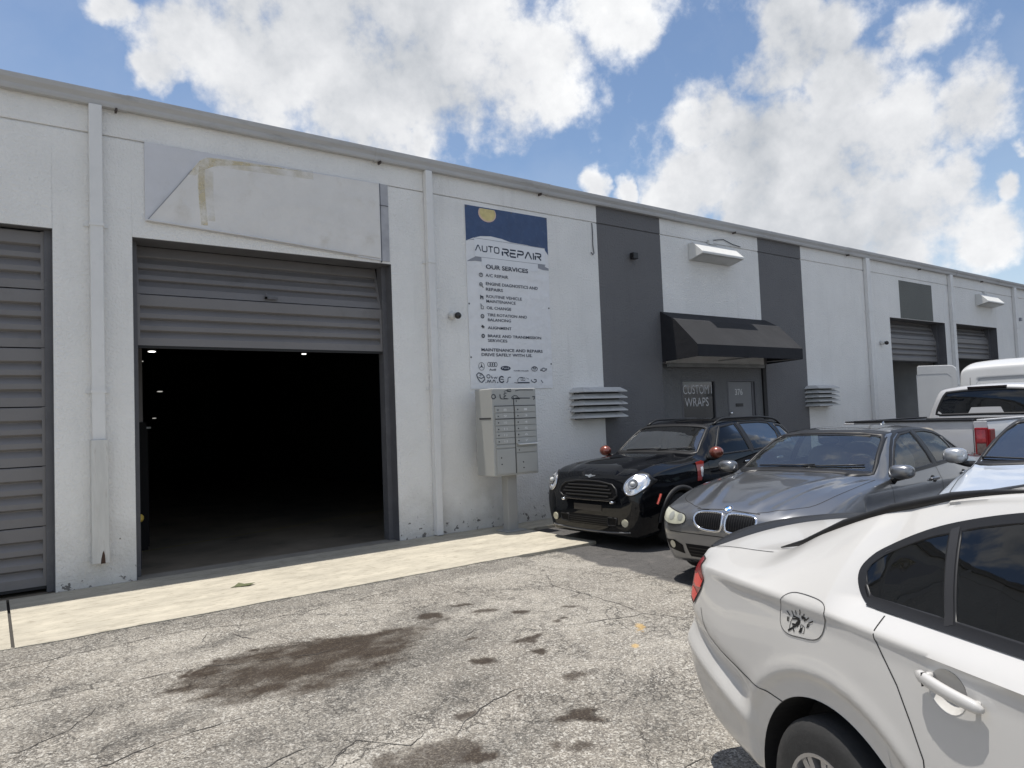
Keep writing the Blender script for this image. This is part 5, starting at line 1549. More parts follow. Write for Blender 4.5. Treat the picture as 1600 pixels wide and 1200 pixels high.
class Car:
    def __init__(self, name, rows, L, loc, heading, label, cat, m_paint, N=150, dens=1.0, mod=None, crown=2.2, smooth=2, group=None):
        self.t = thing(name, loc, label, cat, group, rotz=heading, local=True)
        self.b = Body(rows, N, dens, smooth, mod, crown)
        self.mp = m_paint
        self.parts = []

    def wheels(self, specs, r, rim_r, width, m_rim, arch_r, spokes=5, twin=False, lip=None, squash=1.0, dz=0.0, drop=0.0, rx=None, dx=0.0):
        rx = rx or arch_r
        b = self.b
        for (s, yo) in specs:          # s from the front, yo outer half track
            for sg, d in ((1, 'L'), (-1, 'R')):
                z0 = r - drop
                poly = arch_poly(-s, z0 + dz, arch_r, squash=squash, rx=rx, dx=dx)
                self.late = getattr(self, 'late', [])
                self.late.append((d, poly))
                wheel(self.t, -s, sg * (yo - width / 2), z0, r, rim_r, width, m_rim, spokes, twin)
                ys, _ = b.cast(d, -s, z0 + dz + arch_r * 0.98)
                obj('wheel_arch_liner', liner(-s + dx, z0 + dz, arch_r * 0.997, sg * (abs(ys.y) - 0.004), sg * 0.42, rx * 0.997), M_LINER, self.t, fix=False)
                # rolled lip
                line = [(-s + dx + rx * math.cos(math.pi * (i / 44) * 1.16 - 0.25), z0 + dz + arch_r * squash * math.sin(math.pi * (i / 44) * 1.16 - 0.25)) for i in range(45)]
                vs = []
                for (u, v) in line:
                    q, nn = b.cast(d, u, max(v, 0.16)); q = Vector((u, q.y, v)); vs += [tuple(q + Vector((0, sg * 0.001, 0))), (q.x, q.y - sg * 0.025, q.z)]
                lp = MB().add(vs, [(2 * i, 2 * i + 1, 2 * i + 3, 2 * i + 2) for i in range(len(line) - 1)])
                self.lips = getattr(self, 'lips', []); self.lips.append(lp)
                if lip:
                    w_ = lip[1]
                    l2 = [(-s + (arch_r + w_ / 2) * math.cos(math.pi * (i / 44)), z0 + dz + (arch_r * squash + w_ / 2) * math.sin(math.pi * (i / 44))) for i in range(45)]
                    obj('arch_trim', b.ribbon(d, l2, w_, 0.012, depth=0.004), lip[0], self.t, smooth='all', fix=False)

    def window(self, d, poly, m_glass, trim=0.028, m_trim=None, name='side_window', cut=True, off=-0.004):
        g = obj(name, self.b.patch(d, poly, off, 0.06), m_glass, self.t, smooth='all', fix=False)
        if trim:
            obj('window_trim', self.b.ribbon(d, poly, trim, 0.0025, True, depth=0.006), m_trim or M_TRIM, g, smooth='all', fix=False)
        if cut:
            self.late = getattr(self, 'late', []); self.late.append((d, poly))
        return g

    def patch(self, name, d, poly, m, off=0.003, parent=None, step=0.03):
        return obj(name, self.b.patch(d, poly, off, step), m, parent or self.t, smooth='all', fix=False)

    def line(self, name, d, pts, w, m=None, off=0.0012, closed=False, parent=None, depth=0.0, step=0.03):
        return obj(name, self.b.ribbon(d, pts, w, off, closed, step, depth), m or M_SEAM, parent or self.t, smooth='all', fix=False)

    def finish(self):
        for d, poly in getattr(self, 'late', []): self.b.hole(d, poly)
        o = obj('body', self.b.shell(), self.mp, self.t, smooth='all', fix=True)
        o.data.set_sharp_from_angle(angle=R(48))
        for l in getattr(self, 'lips', []): obj('arch_lip', l, self.mp, self.t, smooth='all', fix=False)
        return self.t

    def interior(self, s0, s1, s2, hw, zf, zdash, zseat=0.95, m_seat=None, rear=True, drv=1):
        m_seat = m_seat or M_SEAT
        t = self.t
        obj('cabin_floor', MB().box(-s2, -s0, -hw, hw, zf - 0.02, zf).box(-s2, -s0, -hw - 0.01, -hw, zf, zdash - 0.02).box(-s2, -s0, hw, hw + 0.01, zf, zdash - 0.02), M_DARK, t)
        pr = [(-s0 + 0.02, zdash - 0.25), (-s0 + 0.02, zdash - 0.01), (-s0 - 0.35, zdash + 0.01), (-s0 - 0.52, zdash - 0.04), (-s0 - 0.58, zdash - 0.25)]
        mb = MB(); n = len(pr)
        vs = [(x, -hw * 0.96, z) for x, z in pr] + [(x, hw * 0.96, z) for x, z in pr]
        mb.add(vs, [(i, (i + 1) % n, n + (i + 1) % n, n + i) for i in range(n)] + [tuple(range(n)), tuple(range(n, 2 * n))[::-1]])
        obj('dashboard', mb, M_DASH, t)
        for sx in ((s1,) + ((s1 + 0.85,) if rear else ())):
            for y in (-0.36, 0.36):
                c = MB()
                c.ball((-sx, y, zf + 0.16), 0.25, 1.0, 0.95, 0.42, 0.55, 16, 10)
                c.ball((-sx - 0.22, y, zf + 0.45), 0.3, 0.30, 0.80, 1.05, 0.6, 16, 12)
                s_ = obj('seat', c, m_seat, t, smooth='all')
                h = MB().ball((-sx - 0.27, y, zf + 0.84), 0.12, 0.45, 1.05, 0.72, 0.7, 14, 10)
                h.tube([(-sx - 0.26, y - 0.05, zf + 0.7), (-sx - 0.26, y - 0.05, zf + 0.8)], 0.008, 5).tube([(-sx - 0.26, y + 0.05, zf + 0.7), (-sx - 0.26, y + 0.05, zf + 0.8)], 0.008, 5)
                obj('headrest', h, m_seat, s_, smooth='all')
        cx, cz = -s0 - 0.72, zdash - 0.02
        sw = MB(); ring = []
        for i in range(25):
            a = 2 * math.pi * i / 24
            ring.append((cx + math.sin(a) * 0.19 * 0.38, 0.36 * drv + math.cos(a) * 0.19, cz + math.sin(a) * 0.19 * 0.92))
        sw.tube(ring, 0.014, 6, False)
        sw.tube([(cx, 0.36 * drv - 0.18, cz), (cx, 0.36 * drv + 0.18, cz)], 0.014, 6)
        sw.tube([(cx, 0.36 * drv, cz), (-s0 - 0.5, 0.36 * drv, cz - 0.08)], 0.03, 6)
        obj('steering_wheel', sw, M_DASH, t, smooth='all')
        return t

    def mirror(self, s, y, z, m_cap, w=0.20, h=0.13, dpt=0.16, round_=False, foot=None):
        for sg in (1, -1):
            mb = MB().ball((-s, sg * y, z), 1.0, dpt / 2, w / 2, h / 2, 0.75 if not round_ else 1.0, 24, 14)
            # flatten the rear into the mirror face
            mb.v = [(max(p[0], -s - dpt * 0.22), p[1], p[2]) for p in mb.v]
            o = obj('side_mirror', mb, m_cap, self.t, smooth='all')
            fz = z - h * 0.45
            fy, _ = self.b.cast('L' if sg > 0 else 'R', -s - 0.06, (foot or z - 0.10))
            arm = MB().tube([(-s - 0.02, sg * y, fz + 0.02), (-s - 0.03, sg * (y - w * 0.35), fz - 0.01), (-s - 0.05, sg * (abs(fy.y) - 0.01), (foot or z - 0.10))], [0.035, 0.028, 0.035], 8)
            obj('mirror_arm', arm, M_TRIM, o, smooth='all')
            obj('mirror_glass', MB().lathe([(0, 0.0), (0, 0.9)], (0, 0, 0), (1, 0, 0), 20) if False else MB().add([(-s - dpt * 0.225, sg * y + math.cos(a) * w * 0.42, z + math.sin(a) * h * 0.42) for a in [2 * math.pi * i / 20 for i in range(20)]], [tuple(range(20))]), M_CHROME, o, fix=False)

    def wiper(self, pts, z_off=0.012):
        """on the windscreen: (y, z) points"""
        P = []
        for (y, z) in pts:
            loc, n = self.b.cast('F', y, z); P.append(tuple(loc + n * z_off))
        return obj('wiper', MB().tube(P, 0.008, 6), M_BLACK, self.t, smooth='all')


def mirrored(poly):
    return [(-a, b) for a, b in poly][::-1]


def sym(half):
    """closed outline from its right half (y >= 0) given from bottom centre round to top centre"""
    return half + [(-a, b) for a, b in half[::-1] if abs(a) > 1e-6]


# ---------------------------------------------------------------- white sedan, nearest, rear quarter towards us
def white_sedan():
    L = 4.74
    X = lambda xr: L - xr            # table below is measured from the rear
    rr = [  # xr: zs, yb, zm, ym, zl, yl, zr, yr, zc
        (0.000, .34, .44, .42, .54, .50, .50, .53, .42, .54),
        (0.008, .31, .60, .43, .675, .57, .63, .63, .52, .65),
        (0.030, .28, .68, .47, .745, .67, .695, .80, .585, .84),
        (0.060, .26, .715, .51, .780, .79, .732, .93, .655, .985),
        (0.095, .25, .745, .54, .803, .87, .752, .975, .672, 1.055),
        (0.18, .24, .780, .58, .830, .915, .775, .990, .672, 1.082),
        (0.32, .22, .810, .62, .855, .940, .815, 1.010, .655, 1.086),
        (0.48, .21, .830, .64, .874, .952, .838, 1.030, .632, 1.085),
        (0.66, .20, .842, .65, .883, .960, .856, 1.063, .605, 1.085),
        (0.90, .20, .85, .65, .888, .964, .866, 1.165, .600, 1.185),
        (1.20, .20, .855, .65, .890, .967, .872, 1.275, .595, 1.305),
        (1.50, .20, .858, .65, .892, .970, .875, 1.355, .592, 1.39),
        (1.80, .20, .86, .65, .893, .975, .875, 1.400, .590, 1.435),
        (2.30, .20, .86, .65, .893, .980, .875, 1.420, .590, 1.455),
        (2.90, .20, .86, .65, .893, .975, .872, 1.395, .590, 1.435),
        (3.20, .20, .86, .65, .892, .965, .865, 1.345, .60, 1.39),
        (3.55, .20, .85, .65, .890, .945, .860, 1.16, .64, 1.20),
        (3.82, .20, .84, .64, .885, .915, .850, .98, .70, 1.02),
        (4.20, .20, .82, .62, .86, .86, .80, .89, .66, .94),
        (4.50, .20, .76, .58, .80, .76, .72, .80, .58, .84),
        (4.66, .22, .66, .52, .70, .68, .62, .72, .50, .75),
        (4.72, .28, .54, .48, .60, .60, .52, .63, .42, .66),
        (4.74, .36, .44, .46, .50, .54, .44, .57, .36, .59)]
    rows = [(X(r[0]), *r[1:]) for r in rr][::-1]
    cxa, cza, ra = 1.185, 0.292, 0.368

    def mod(V):
        xr = V[:, 0] + L
        s = np.sign(V[:, 1]); y = np.abs(V[:, 1]); z = V[:, 2]
        for cx, ex in ((cxa + 0.05, 0.368 / 0.425), (3.83, 1.0)):
            d = np.hypot((xr - cx) * ex, z - cza)
            k = np.clip((0.452 - d) / 0.020, 0, 1) * 0.5 + np.clip((0.452 - d) / 0.085, 0, 1) * 0.5
            k = k * (y > 0.55) * (d > 0.2)
            y = y - k * 0.024
            k2 = np.exp(-((d - 0.47) / 0.03) ** 2) * (y > 0.6); y = y + 0.004 * k2
        # bumper: crease running forward and down from the tail
        zc_ = 0.585 - 0.25 * np.clip(xr - 0.1, 0, 2) * 0.9
        side = (y > 0.5) & (xr < 0.78)
        fade = np.clip((0.80 - xr) / 0.15, 0, 1)
        y = y - side * fade * 0.028 * np.exp(-((z - zc_ - 0.075) / 0.055) ** 2)
        y = y + side * fade * 0.012 * np.exp(-((z - zc_ + 0.03) / 0.035) ** 2)
        # shoulder crease: undercut just below it
        sh = (xr > 0.35) & (xr < 3.9) & (y > 0.7)
        zsh = 0.925 + 0.045 * np.clip((xr - 0.35) / 1.0, 0, 1) - 0.004
        y = y - sh * np.clip((xr - 0.35) / 0.25, 0, 1) * (0.010 * np.clip((zsh - z) / 0.016, 0, 1) + 0.003 * np.clip((zsh - z) / 0.06, 0, 1)) * np.clip((z - 0.62) / 0.28, 0, 1)
        # shoulder shelf: the glasshouse stands in from the body side
        gl_ = (xr > 1.0) & (xr < 4.0) & (y > 0.6) & (z > 0.965)
        y = y - gl_ * np.clip((xr - 1.22) / 0.12, 0, 1) * 0.048 * np.clip((z - 0.960) / 0.07, 0, 1) * np.clip((1.42 - z) / 0.36, 0, 1)
        # lower door scoop
        y = y - (xr > 1.5) * (xr < 3.4) * (y > .7) * 0.012 * np.exp(-((z - 0.50) / 0.09) ** 2)
        return np.stack([V[:, 0], s * y, z], 1)
    c = Car('white_sedan', rows, L, (0, 0, 0), 0, 'white sedan cropped at the right edge, tail light and fuel door sticker nearest us', 'car',
            paint('white_car_paint', (0.52, 0.51, 0.49), 0, 0.32, 0.8), N=400, dens=2.8, mod=mod, smooth=2)
    th = R(-113.5)
    # origin of the table is the front; the fitted point is the rear centre
    c.t.location = (3.53 + math.cos(th) * L, 2.12 + math.sin(th) * L, ZG)
    c.t.rotation_euler = (0, 0, th)
    x = lambda xr: xr - L            # local x from rear distance
    XZ = lambda pts: [(x(a), b) for a, b in pts]
    c.wheels([(X(cxa), 0.868), (X(3.83), 0.868)], 0.315, 0.203, 0.205, M_RIMS, 0.366, 10, True, dz=0.022, drop=0.045, rx=0.415, dx=-L * 0 + 0.035)
    tint = glass('tinted_glass', (0.035, 0.04, 0.045), 0.9)
    clear = glass('car_glass', (0.55, 0.60, 0.58))
    for d in ('R', 'L'):
        q = XZ([(1.353, 1.038), (1.319, 1.072), (1.300, 1.107), (1.305, 1.134), (1.334, 1.168), (1.435, 1.220), (1.50, 1.248), (1.560, 1.266), (1.658, 1.046), (1.50, 1.042)])
        c.window(d, q, tint, 0.012, off=0.0012)
        w2 = XZ([(1.687, 1.047), (1.594, 1.277), (1.656, 1.296), (1.763, 1.322), (1.90, 1.345), (2.10, 1.362), (2.32, 1.370), (2.33, 1.052)])
        c.window(d, w2, tint, 0.012, off=0.0012)
        w3 = XZ([(2.43, 1.055), (2.42, 1.365), (2.75, 1.36), (3.0, 1.32), (3.25, 1.21), (3.42, 1.05), (3.43, 1.03)])
        c.window(d, w3, tint, 0.012, off=0.0012)
        # black surround following the glasshouse
        c.line('window_surround', d, openchaikin(XZ([(1.50, 1.030), (1.357, 1.028), (1.316, 1.060), (1.290, 1.105), (1.295, 1.133), (1.324, 1.171), (1.43, 1.229), (1.53, 1.271), (1.65, 1.306), (1.76, 1.332), (1.90, 1.356), (2.10, 1.374), (2.40, 1.382), (2.75, 1.374), (3.0, 1.335), (3.25, 1.225), (3.45, 1.03)])), 0.026, M_TRIM, 0.0035, step=0.012)
        c.line('belt_moulding', d, XZ([(1.362, 1.030), (1.65, 1.033), (2.0, 1.036), (2.6, 1.038), (3.45, 1.02)]), 0.028, M_TRIM, 0.004)
        c.line('pillar_trim', d, XZ([(1.674, 1.036), (1.574, 1.280)]), 0.030, mat('pillar_satin', (0.022, 0.022, 0.024), 0.5), 0.0045)
        c.line('pillar_trim', d, XZ([(2.375, 1.04), (2.37, 1.38)]), 0.085, M_TRIM, 0.005)
        c.line('door_gap', d, XZ([(1.455, 1.01), (1.465, 0.95), (1.50, 0.905), (1.555, 0.845), (1.61, 0.76), (1.655, 0.68), (1.665, 0.58), (1.65, 0.45), (1.62, 0.36), (1.63, 0.24)]), 0.0045, off=0.0012, step=0.012)
        c.line('door_gap', d, XZ([(2.40, 1.01), (2.41, 0.6), (2.40, 0.24)]), 0.005)
        c.line('door_gap', d, XZ([(3.45, 1.0), (3.42, 0.6), (3.38, 0.24)]), 0.005)
        c.line('bumper_gap', d, XZ([(0.315, 0.755), (0.345, 0.70), (0.40, 0.655), (0.52, 0.625), (0.70, 0.600), (0.865, 0.580), (0.955, 0.572)]), 0.0045, off=0.0012, step=0.012)
        # tail lamp wrapped round the corner
        tl = XZ([(0.075, 0.78), (0.080, 0.90), (0.13, 0.945), (0.195, 0.945), (0.33, 0.890), (0.30, 0.835), (0.20, 0.745), (0.12, 0.755)])
        o = c.patch('tail_light', d, tl, M_REDL, 0.004, step=0.02)
        c.patch('lamp_cell', d, XZ([(0.155, 0.868), (0.215, 0.888), (0.315, 0.872), (0.29, 0.838), (0.205, 0.825), (0.155, 0.832)]), M_REDB, 0.0055, o, 0.02)
        c.patch('lamp_cell', d, XZ([(0.140, 0.812), (0.20, 0.810), (0.255, 0.800), (0.205, 0.757), (0.135, 0.767)]), M_REDB, 0.0055, o, 0.02)
        c.line('lamp_gap', d, tl, 0.005, closed=True, off=0.005, parent=o, step=0.012)
        # door handles with cupped recess
        for hx in (1.76, 2.90):
            sg = -1 if d == 'R' else 1
            loc, n = c.b.cast(d, x(hx), 0.90)
            cup = [(x(hx - 0.026) + 0.062 * math.cos(a), 0.890 + 0.056 * math.sin(a)) for a in [2 * math.pi * i / 28 for i in range(28)]]
            rec = c.b.patch(d, cup, 0.0, 0.012)
            cc = Vector((x(hx - 0.026), 0, 0.890))
            vv = []
            for p in rec.v:
                rad = math.hypot((p[0] - cc.x) / 0.062, (p[2] - cc.z) / 0.056)
                vv.append((p[0], p[1] - sg * (0.034 * (max(0, 1 - rad ** 2.2)) - 0.0012), p[2]))
            rec.v = vv
            ho = obj('door_handle', MB().ball((0, 0, 0), 0.001), c.mp, c.t)
            c.late.append((d, [(a, b) for a, b in cup]))
            y0 = abs(loc.y)
            hm = MB(); pts = []; rs = []
            for i in range(13):
                t = i / 12; xx = x(hx - 0.112 + 0.210 * t); zz = 0.912 - 0.022 * t
                bow = 0.020 + 0.010 * math.sin(math.pi * t)
                pts.append((xx, sg * (y0 + bow), zz)); rs.append(1.0)
            # flattened bar: rings in the y-z plane
            vs = []; k = 14
            for i, (px, py, pz) in enumerate(pts):
                t = i / 12
                end = math.sqrt(max(0.0, 1 - (abs(t - 0.5) * 2) ** 8))
                hh = 0.0185 * (0.45 + 0.55 * end) * (1 - 0.12 * t); tt = 0.013 * (0.5 + 0.5 * end)
                for j in range(k):
                    a = 2 * math.pi * j / k
                    sgc = lambda v: math.copysign(abs(v) ** 0.8, v)
                    vs.append((px, py + sgc(math.cos(a)) * tt, pz + sgc(math.sin(a)) * hh))
            fs = [(i * k + j, i * k + (j + 1) % k, (i + 1) * k + (j + 1) % k, (i + 1) * k + j) for i in range(12) for j in range(k)]
            fs += [tuple(range(k)), tuple(range(12 * k, 13 * k))[::-1]]
            hm.add(vs, fs)
            for q in (0, 12):
                px, py, pz = pts[q]; dirn = 1 if q == 0 else -1
                hm.box(px - 0.008 + dirn * 0.030, px + 0.008 + dirn * 0.030, min(sg * (y0 - 0.01), py), max(sg * (y0 - 0.01), py), pz - 0.010, pz + 0.010)
            me = ho.data; bpy.data.objects.remove(ho); 
            ho = obj('door_handle', hm, c.mp, c.t, smooth='all', bevel=0.0)
            obj('handle_cup', rec, c.mp, ho, smooth='all', fix=False)
            sl_ = MB().box(pts[2][0] - 0.001, pts[2][0] + 0.001, min(sg * (y0 + 0.02), pts[2][1] + sg * 0.0118), max(sg * (y0 + 0.02), pts[2][1] + sg * 0.0118), pts[2][2] - 0.0183, pts[2][2] + 0.0183)
            obj('key_cap_gap', sl_, M_SEAM, ho)
    # fuel flap with its sticker, on the right side only
    fl = XZ([(1.035, 0.990), (0.995, 0.965), (0.978, 0.93), (0.972, 0.875), (0.99, 0.848), (1.03, 0.838), (1.10, 0.848), (1.165, 0.857), (1.20, 0.872), (1.222, 0.90), (1.238, 0.955), (1.232, 0.985), (1.20, 0.998), (1.11, 0.997)])
    # round the outline
    def chaikin(p, k=2):
        for _ in range(k):
            q = []
            for i in range(len(p)):
                a, b = p[i], p[(i + 1) % len(p)]
                q += [(a[0] * .75 + b[0] * .25, a[1] * .75 + b[1] * .25), (a[0] * .25 + b[0] * .75, a[1] * .25 + b[1] * .75)]
            p = q
        return p
    fo = c.patch('fuel_flap', 'R', chaikin(fl), c.mp, 0.0015, step=0.015)
    c.line('flap_gap', 'R', chaikin(fl), 0.003, mat('fine_gap', (0.05, 0.05, 0.05), 0.7), closed=True, off=0.0022, parent=fo, step=0.012)
    ST = MB()
    def sk(pts, w, closed=False):
        m = c.b.ribbon('R', XZ(pts), w * 1.25, 0.0028, closed, 0.01); ST.add(m.v, m.f)
    def fp(pts):
        m = c.b.patch('R', XZ(pts), 0.0028, 0.01); ST.add(m.v, m.f)
    for a, b in (((1.017, 0.9193), (1.035, 0.9079)), ((1.047, 0.9281), (1.058, 0.9117)), ((1.071, 0.9351), (1.073, 0.92)), ((1.100, 0.946), (1.094, 0.9239)), ((1.121, 0.9347), (1.116, 0.9256)), ((1.145, 0.9277), (1.132, 0.9166)), ((1.169, 0.9218), (1.142, 0.9079))):
        sk([a, b], 0.0036)
    sk([(1.032, 0.8993), (1.02, 0.8973), (1.019, 0.8856), (1.031, 0.8876)], 0.0036); sk([(1.02, 0.8914), (1.03, 0.8936)], 0.0036)
    sk([(1.150, 0.9041), (1.138, 0.9024), (1.134, 0.8897)], 0.004); sk([(1.135, 0.8961), (1.146, 0.8975)], 0.004)
    sk([(1.092, 0.9090), (1.086, 0.8950), (1.074, 0.8830)], 0.0125)
    sk([(1.093, 0.9097), (1.056, 0.9112)], 0.0045); sk([(1.089, 0.9087), (1.051, 0.8998)], 0.0045)
    fp([(1.111 + 0.0085 * math.cos(a), 0.919 + 0.0065 * math.sin(a)) for a in [2 * math.pi * i / 10 for i in range(10)]])
    sk([(1.117, 0.9202), (1.127, 0.9190)], 0.006); sk([(1.126, 0.9190), (1.120, 0.9087)], 0.005); sk([(1.127, 0.9160), (1.134, 0.9171)], 0.004)
    sk([(1.076, 0.8829), (1.05, 0.8825), (1.060, 0.8728), (1.028, 0.8525)], 0.006); sk([(1.072, 0.8795), (1.054, 0.8712), (1.063, 0.8611), (1.060, 0.858)], 0.006)
    sk([(1.056, 0.91), (1.04, 0.8855), (1.035, 0.8658), (1.038, 0.8576)], 0.002)
    fp([(1.099, 0.8826), (1.111, 0.8834), (1.105, 0.8642), (1.089, 0.8629)][::-1])
    sk([(1.098, 0.8826), (1.101, 0.8920), (1.113, 0.8930), (1.110, 0.8830)], 0.0025)
    sk([(1.113, 0.8919), (1.123, 0.8879), (1.118, 0.8668), (1.112, 0.8641)], 0.002)
    obj('flap_sticker', ST, mat('sticker_black', (0.006, 0.006, 0.007), 0.5), fo, fix=False)
    # rear screen with black edge, boot lid gap, spoiler lip
    rs = sym([(0, 1.145), (0.30, 1.145), (0.53, 1.14), (0.555, 1.16), (0.56, 1.22), (0.565, 1.32), (0.545, 1.365), (0.3, 1.39), (0, 1.395)])
    c.window('B', rs, glass('rear_glass', (0.06, 0.065, 0.07)), 0.03, name='rear_window')
    for sg in (1, -1):
        edge = [(x(0.60), sg * 0.600), (x(0.75), sg * 0.592), (x(1.0), sg * 0.588), (x(1.25), sg * 0.583), (x(1.50), sg * 0.578), (x(1.62), sg * 0.575)]
        pts = []; rs_ = []
        for i, (u, v) in enumerate(edge + [(x(1.80), sg * 0.570)]):
            loc, n = c.b.cast('T', u, v); pts.append(tuple(loc + n * 0.006)); rs_.append((0.003, 0.012, 0.017, 0.017, 0.015, 0.010, 0.004)[i])
        obj('rear_window_seal', MB().tube(pts, rs_, 8), M_TRIM, c.t, smooth='all')
    c.line('boot_gap', 'T', [(x(0.60), -0.640), (x(0.35), -0.645), (x(0.12), -0.655)], 0.004)
    c.line('boot_gap', 'T', [(x(0.60), 0.640), (x(0.35), 0.645), (x(0.12), 0.655)], 0.004)
    pts = []; vs = []
    k = 40
    for i in range(k + 1):
        y = -0.665 + 1.33 * i / k
        q = abs(y) / 0.665
        xr = 0.085 + 0.035 * q ** 3
        l1, n1 = c.b.cast('T', x(xr + 0.06 * (1 - q ** 6) + 0.01), y)
        l2, n2 = c.b.cast('T', x(xr + 0.008), y)
        hgt = 0.034 * (1 - q ** 5) + 0.004
        tip = Vector((x(xr - 0.018), y, l2.z + hgt))
        vs += [tuple(l1 + Vector((0, 0, 0.001))), tuple((l1 + tip) / 2 + Vector((0, 0, 0.002))), tuple(tip), tuple(tip + Vector((0.002, 0, -0.014))), tuple(l2 + Vector((-0.004, 0, -0.012)))]
    obj('boot_spoiler', MB().add(vs, [(5 * i + j, 5 * i + 5 + j, 5 * i + 6 + j, 5 * i + 1 + j) for i in range(k) for j in range(4)]), M_TRIM, c.t, smooth='all', fix=False)
    # far-end features, plausible from other viewpoints
    ws = sym([(0, 1.03), (0.40, 1.03), (0.66, 1.035), (0.64, 1.15), (0.585, 1.33), (0.4, 1.38), (0, 1.39)])
    c.window('F', ws, clear, 0.05, name='windshield')
    for sg in (1, -1):
        h = [(sg * 0.44, 0.62), (sg * 0.74, 0.66), (sg * 0.76, 0.76), (sg * 0.55, 0.745)]
        c.patch('headlight', 'F', h if sg < 0 else h, M_LAMPG, 0.004)
    c.patch('grille', 'F', [(-0.40, 0.63), (0.40, 0.63), (0.40, 0.70), (-0.40, 0.70)], M_GRILL, 0.003)
    pl = c.patch('number_plate', 'B', [(-0.16, 0.70), (0.16, 0.70), (0.16, 0.80), (-0.16, 0.80)], M_WHITEP, 0.006)
    c.interior(0.98, 2.0, 3.9, 0.68, 0.42, 0.97, m_seat=M_SEAT)
    c.mirror(1.28, 0.97, 1.04, c.mp)
    return c.finish()


white_sedan()


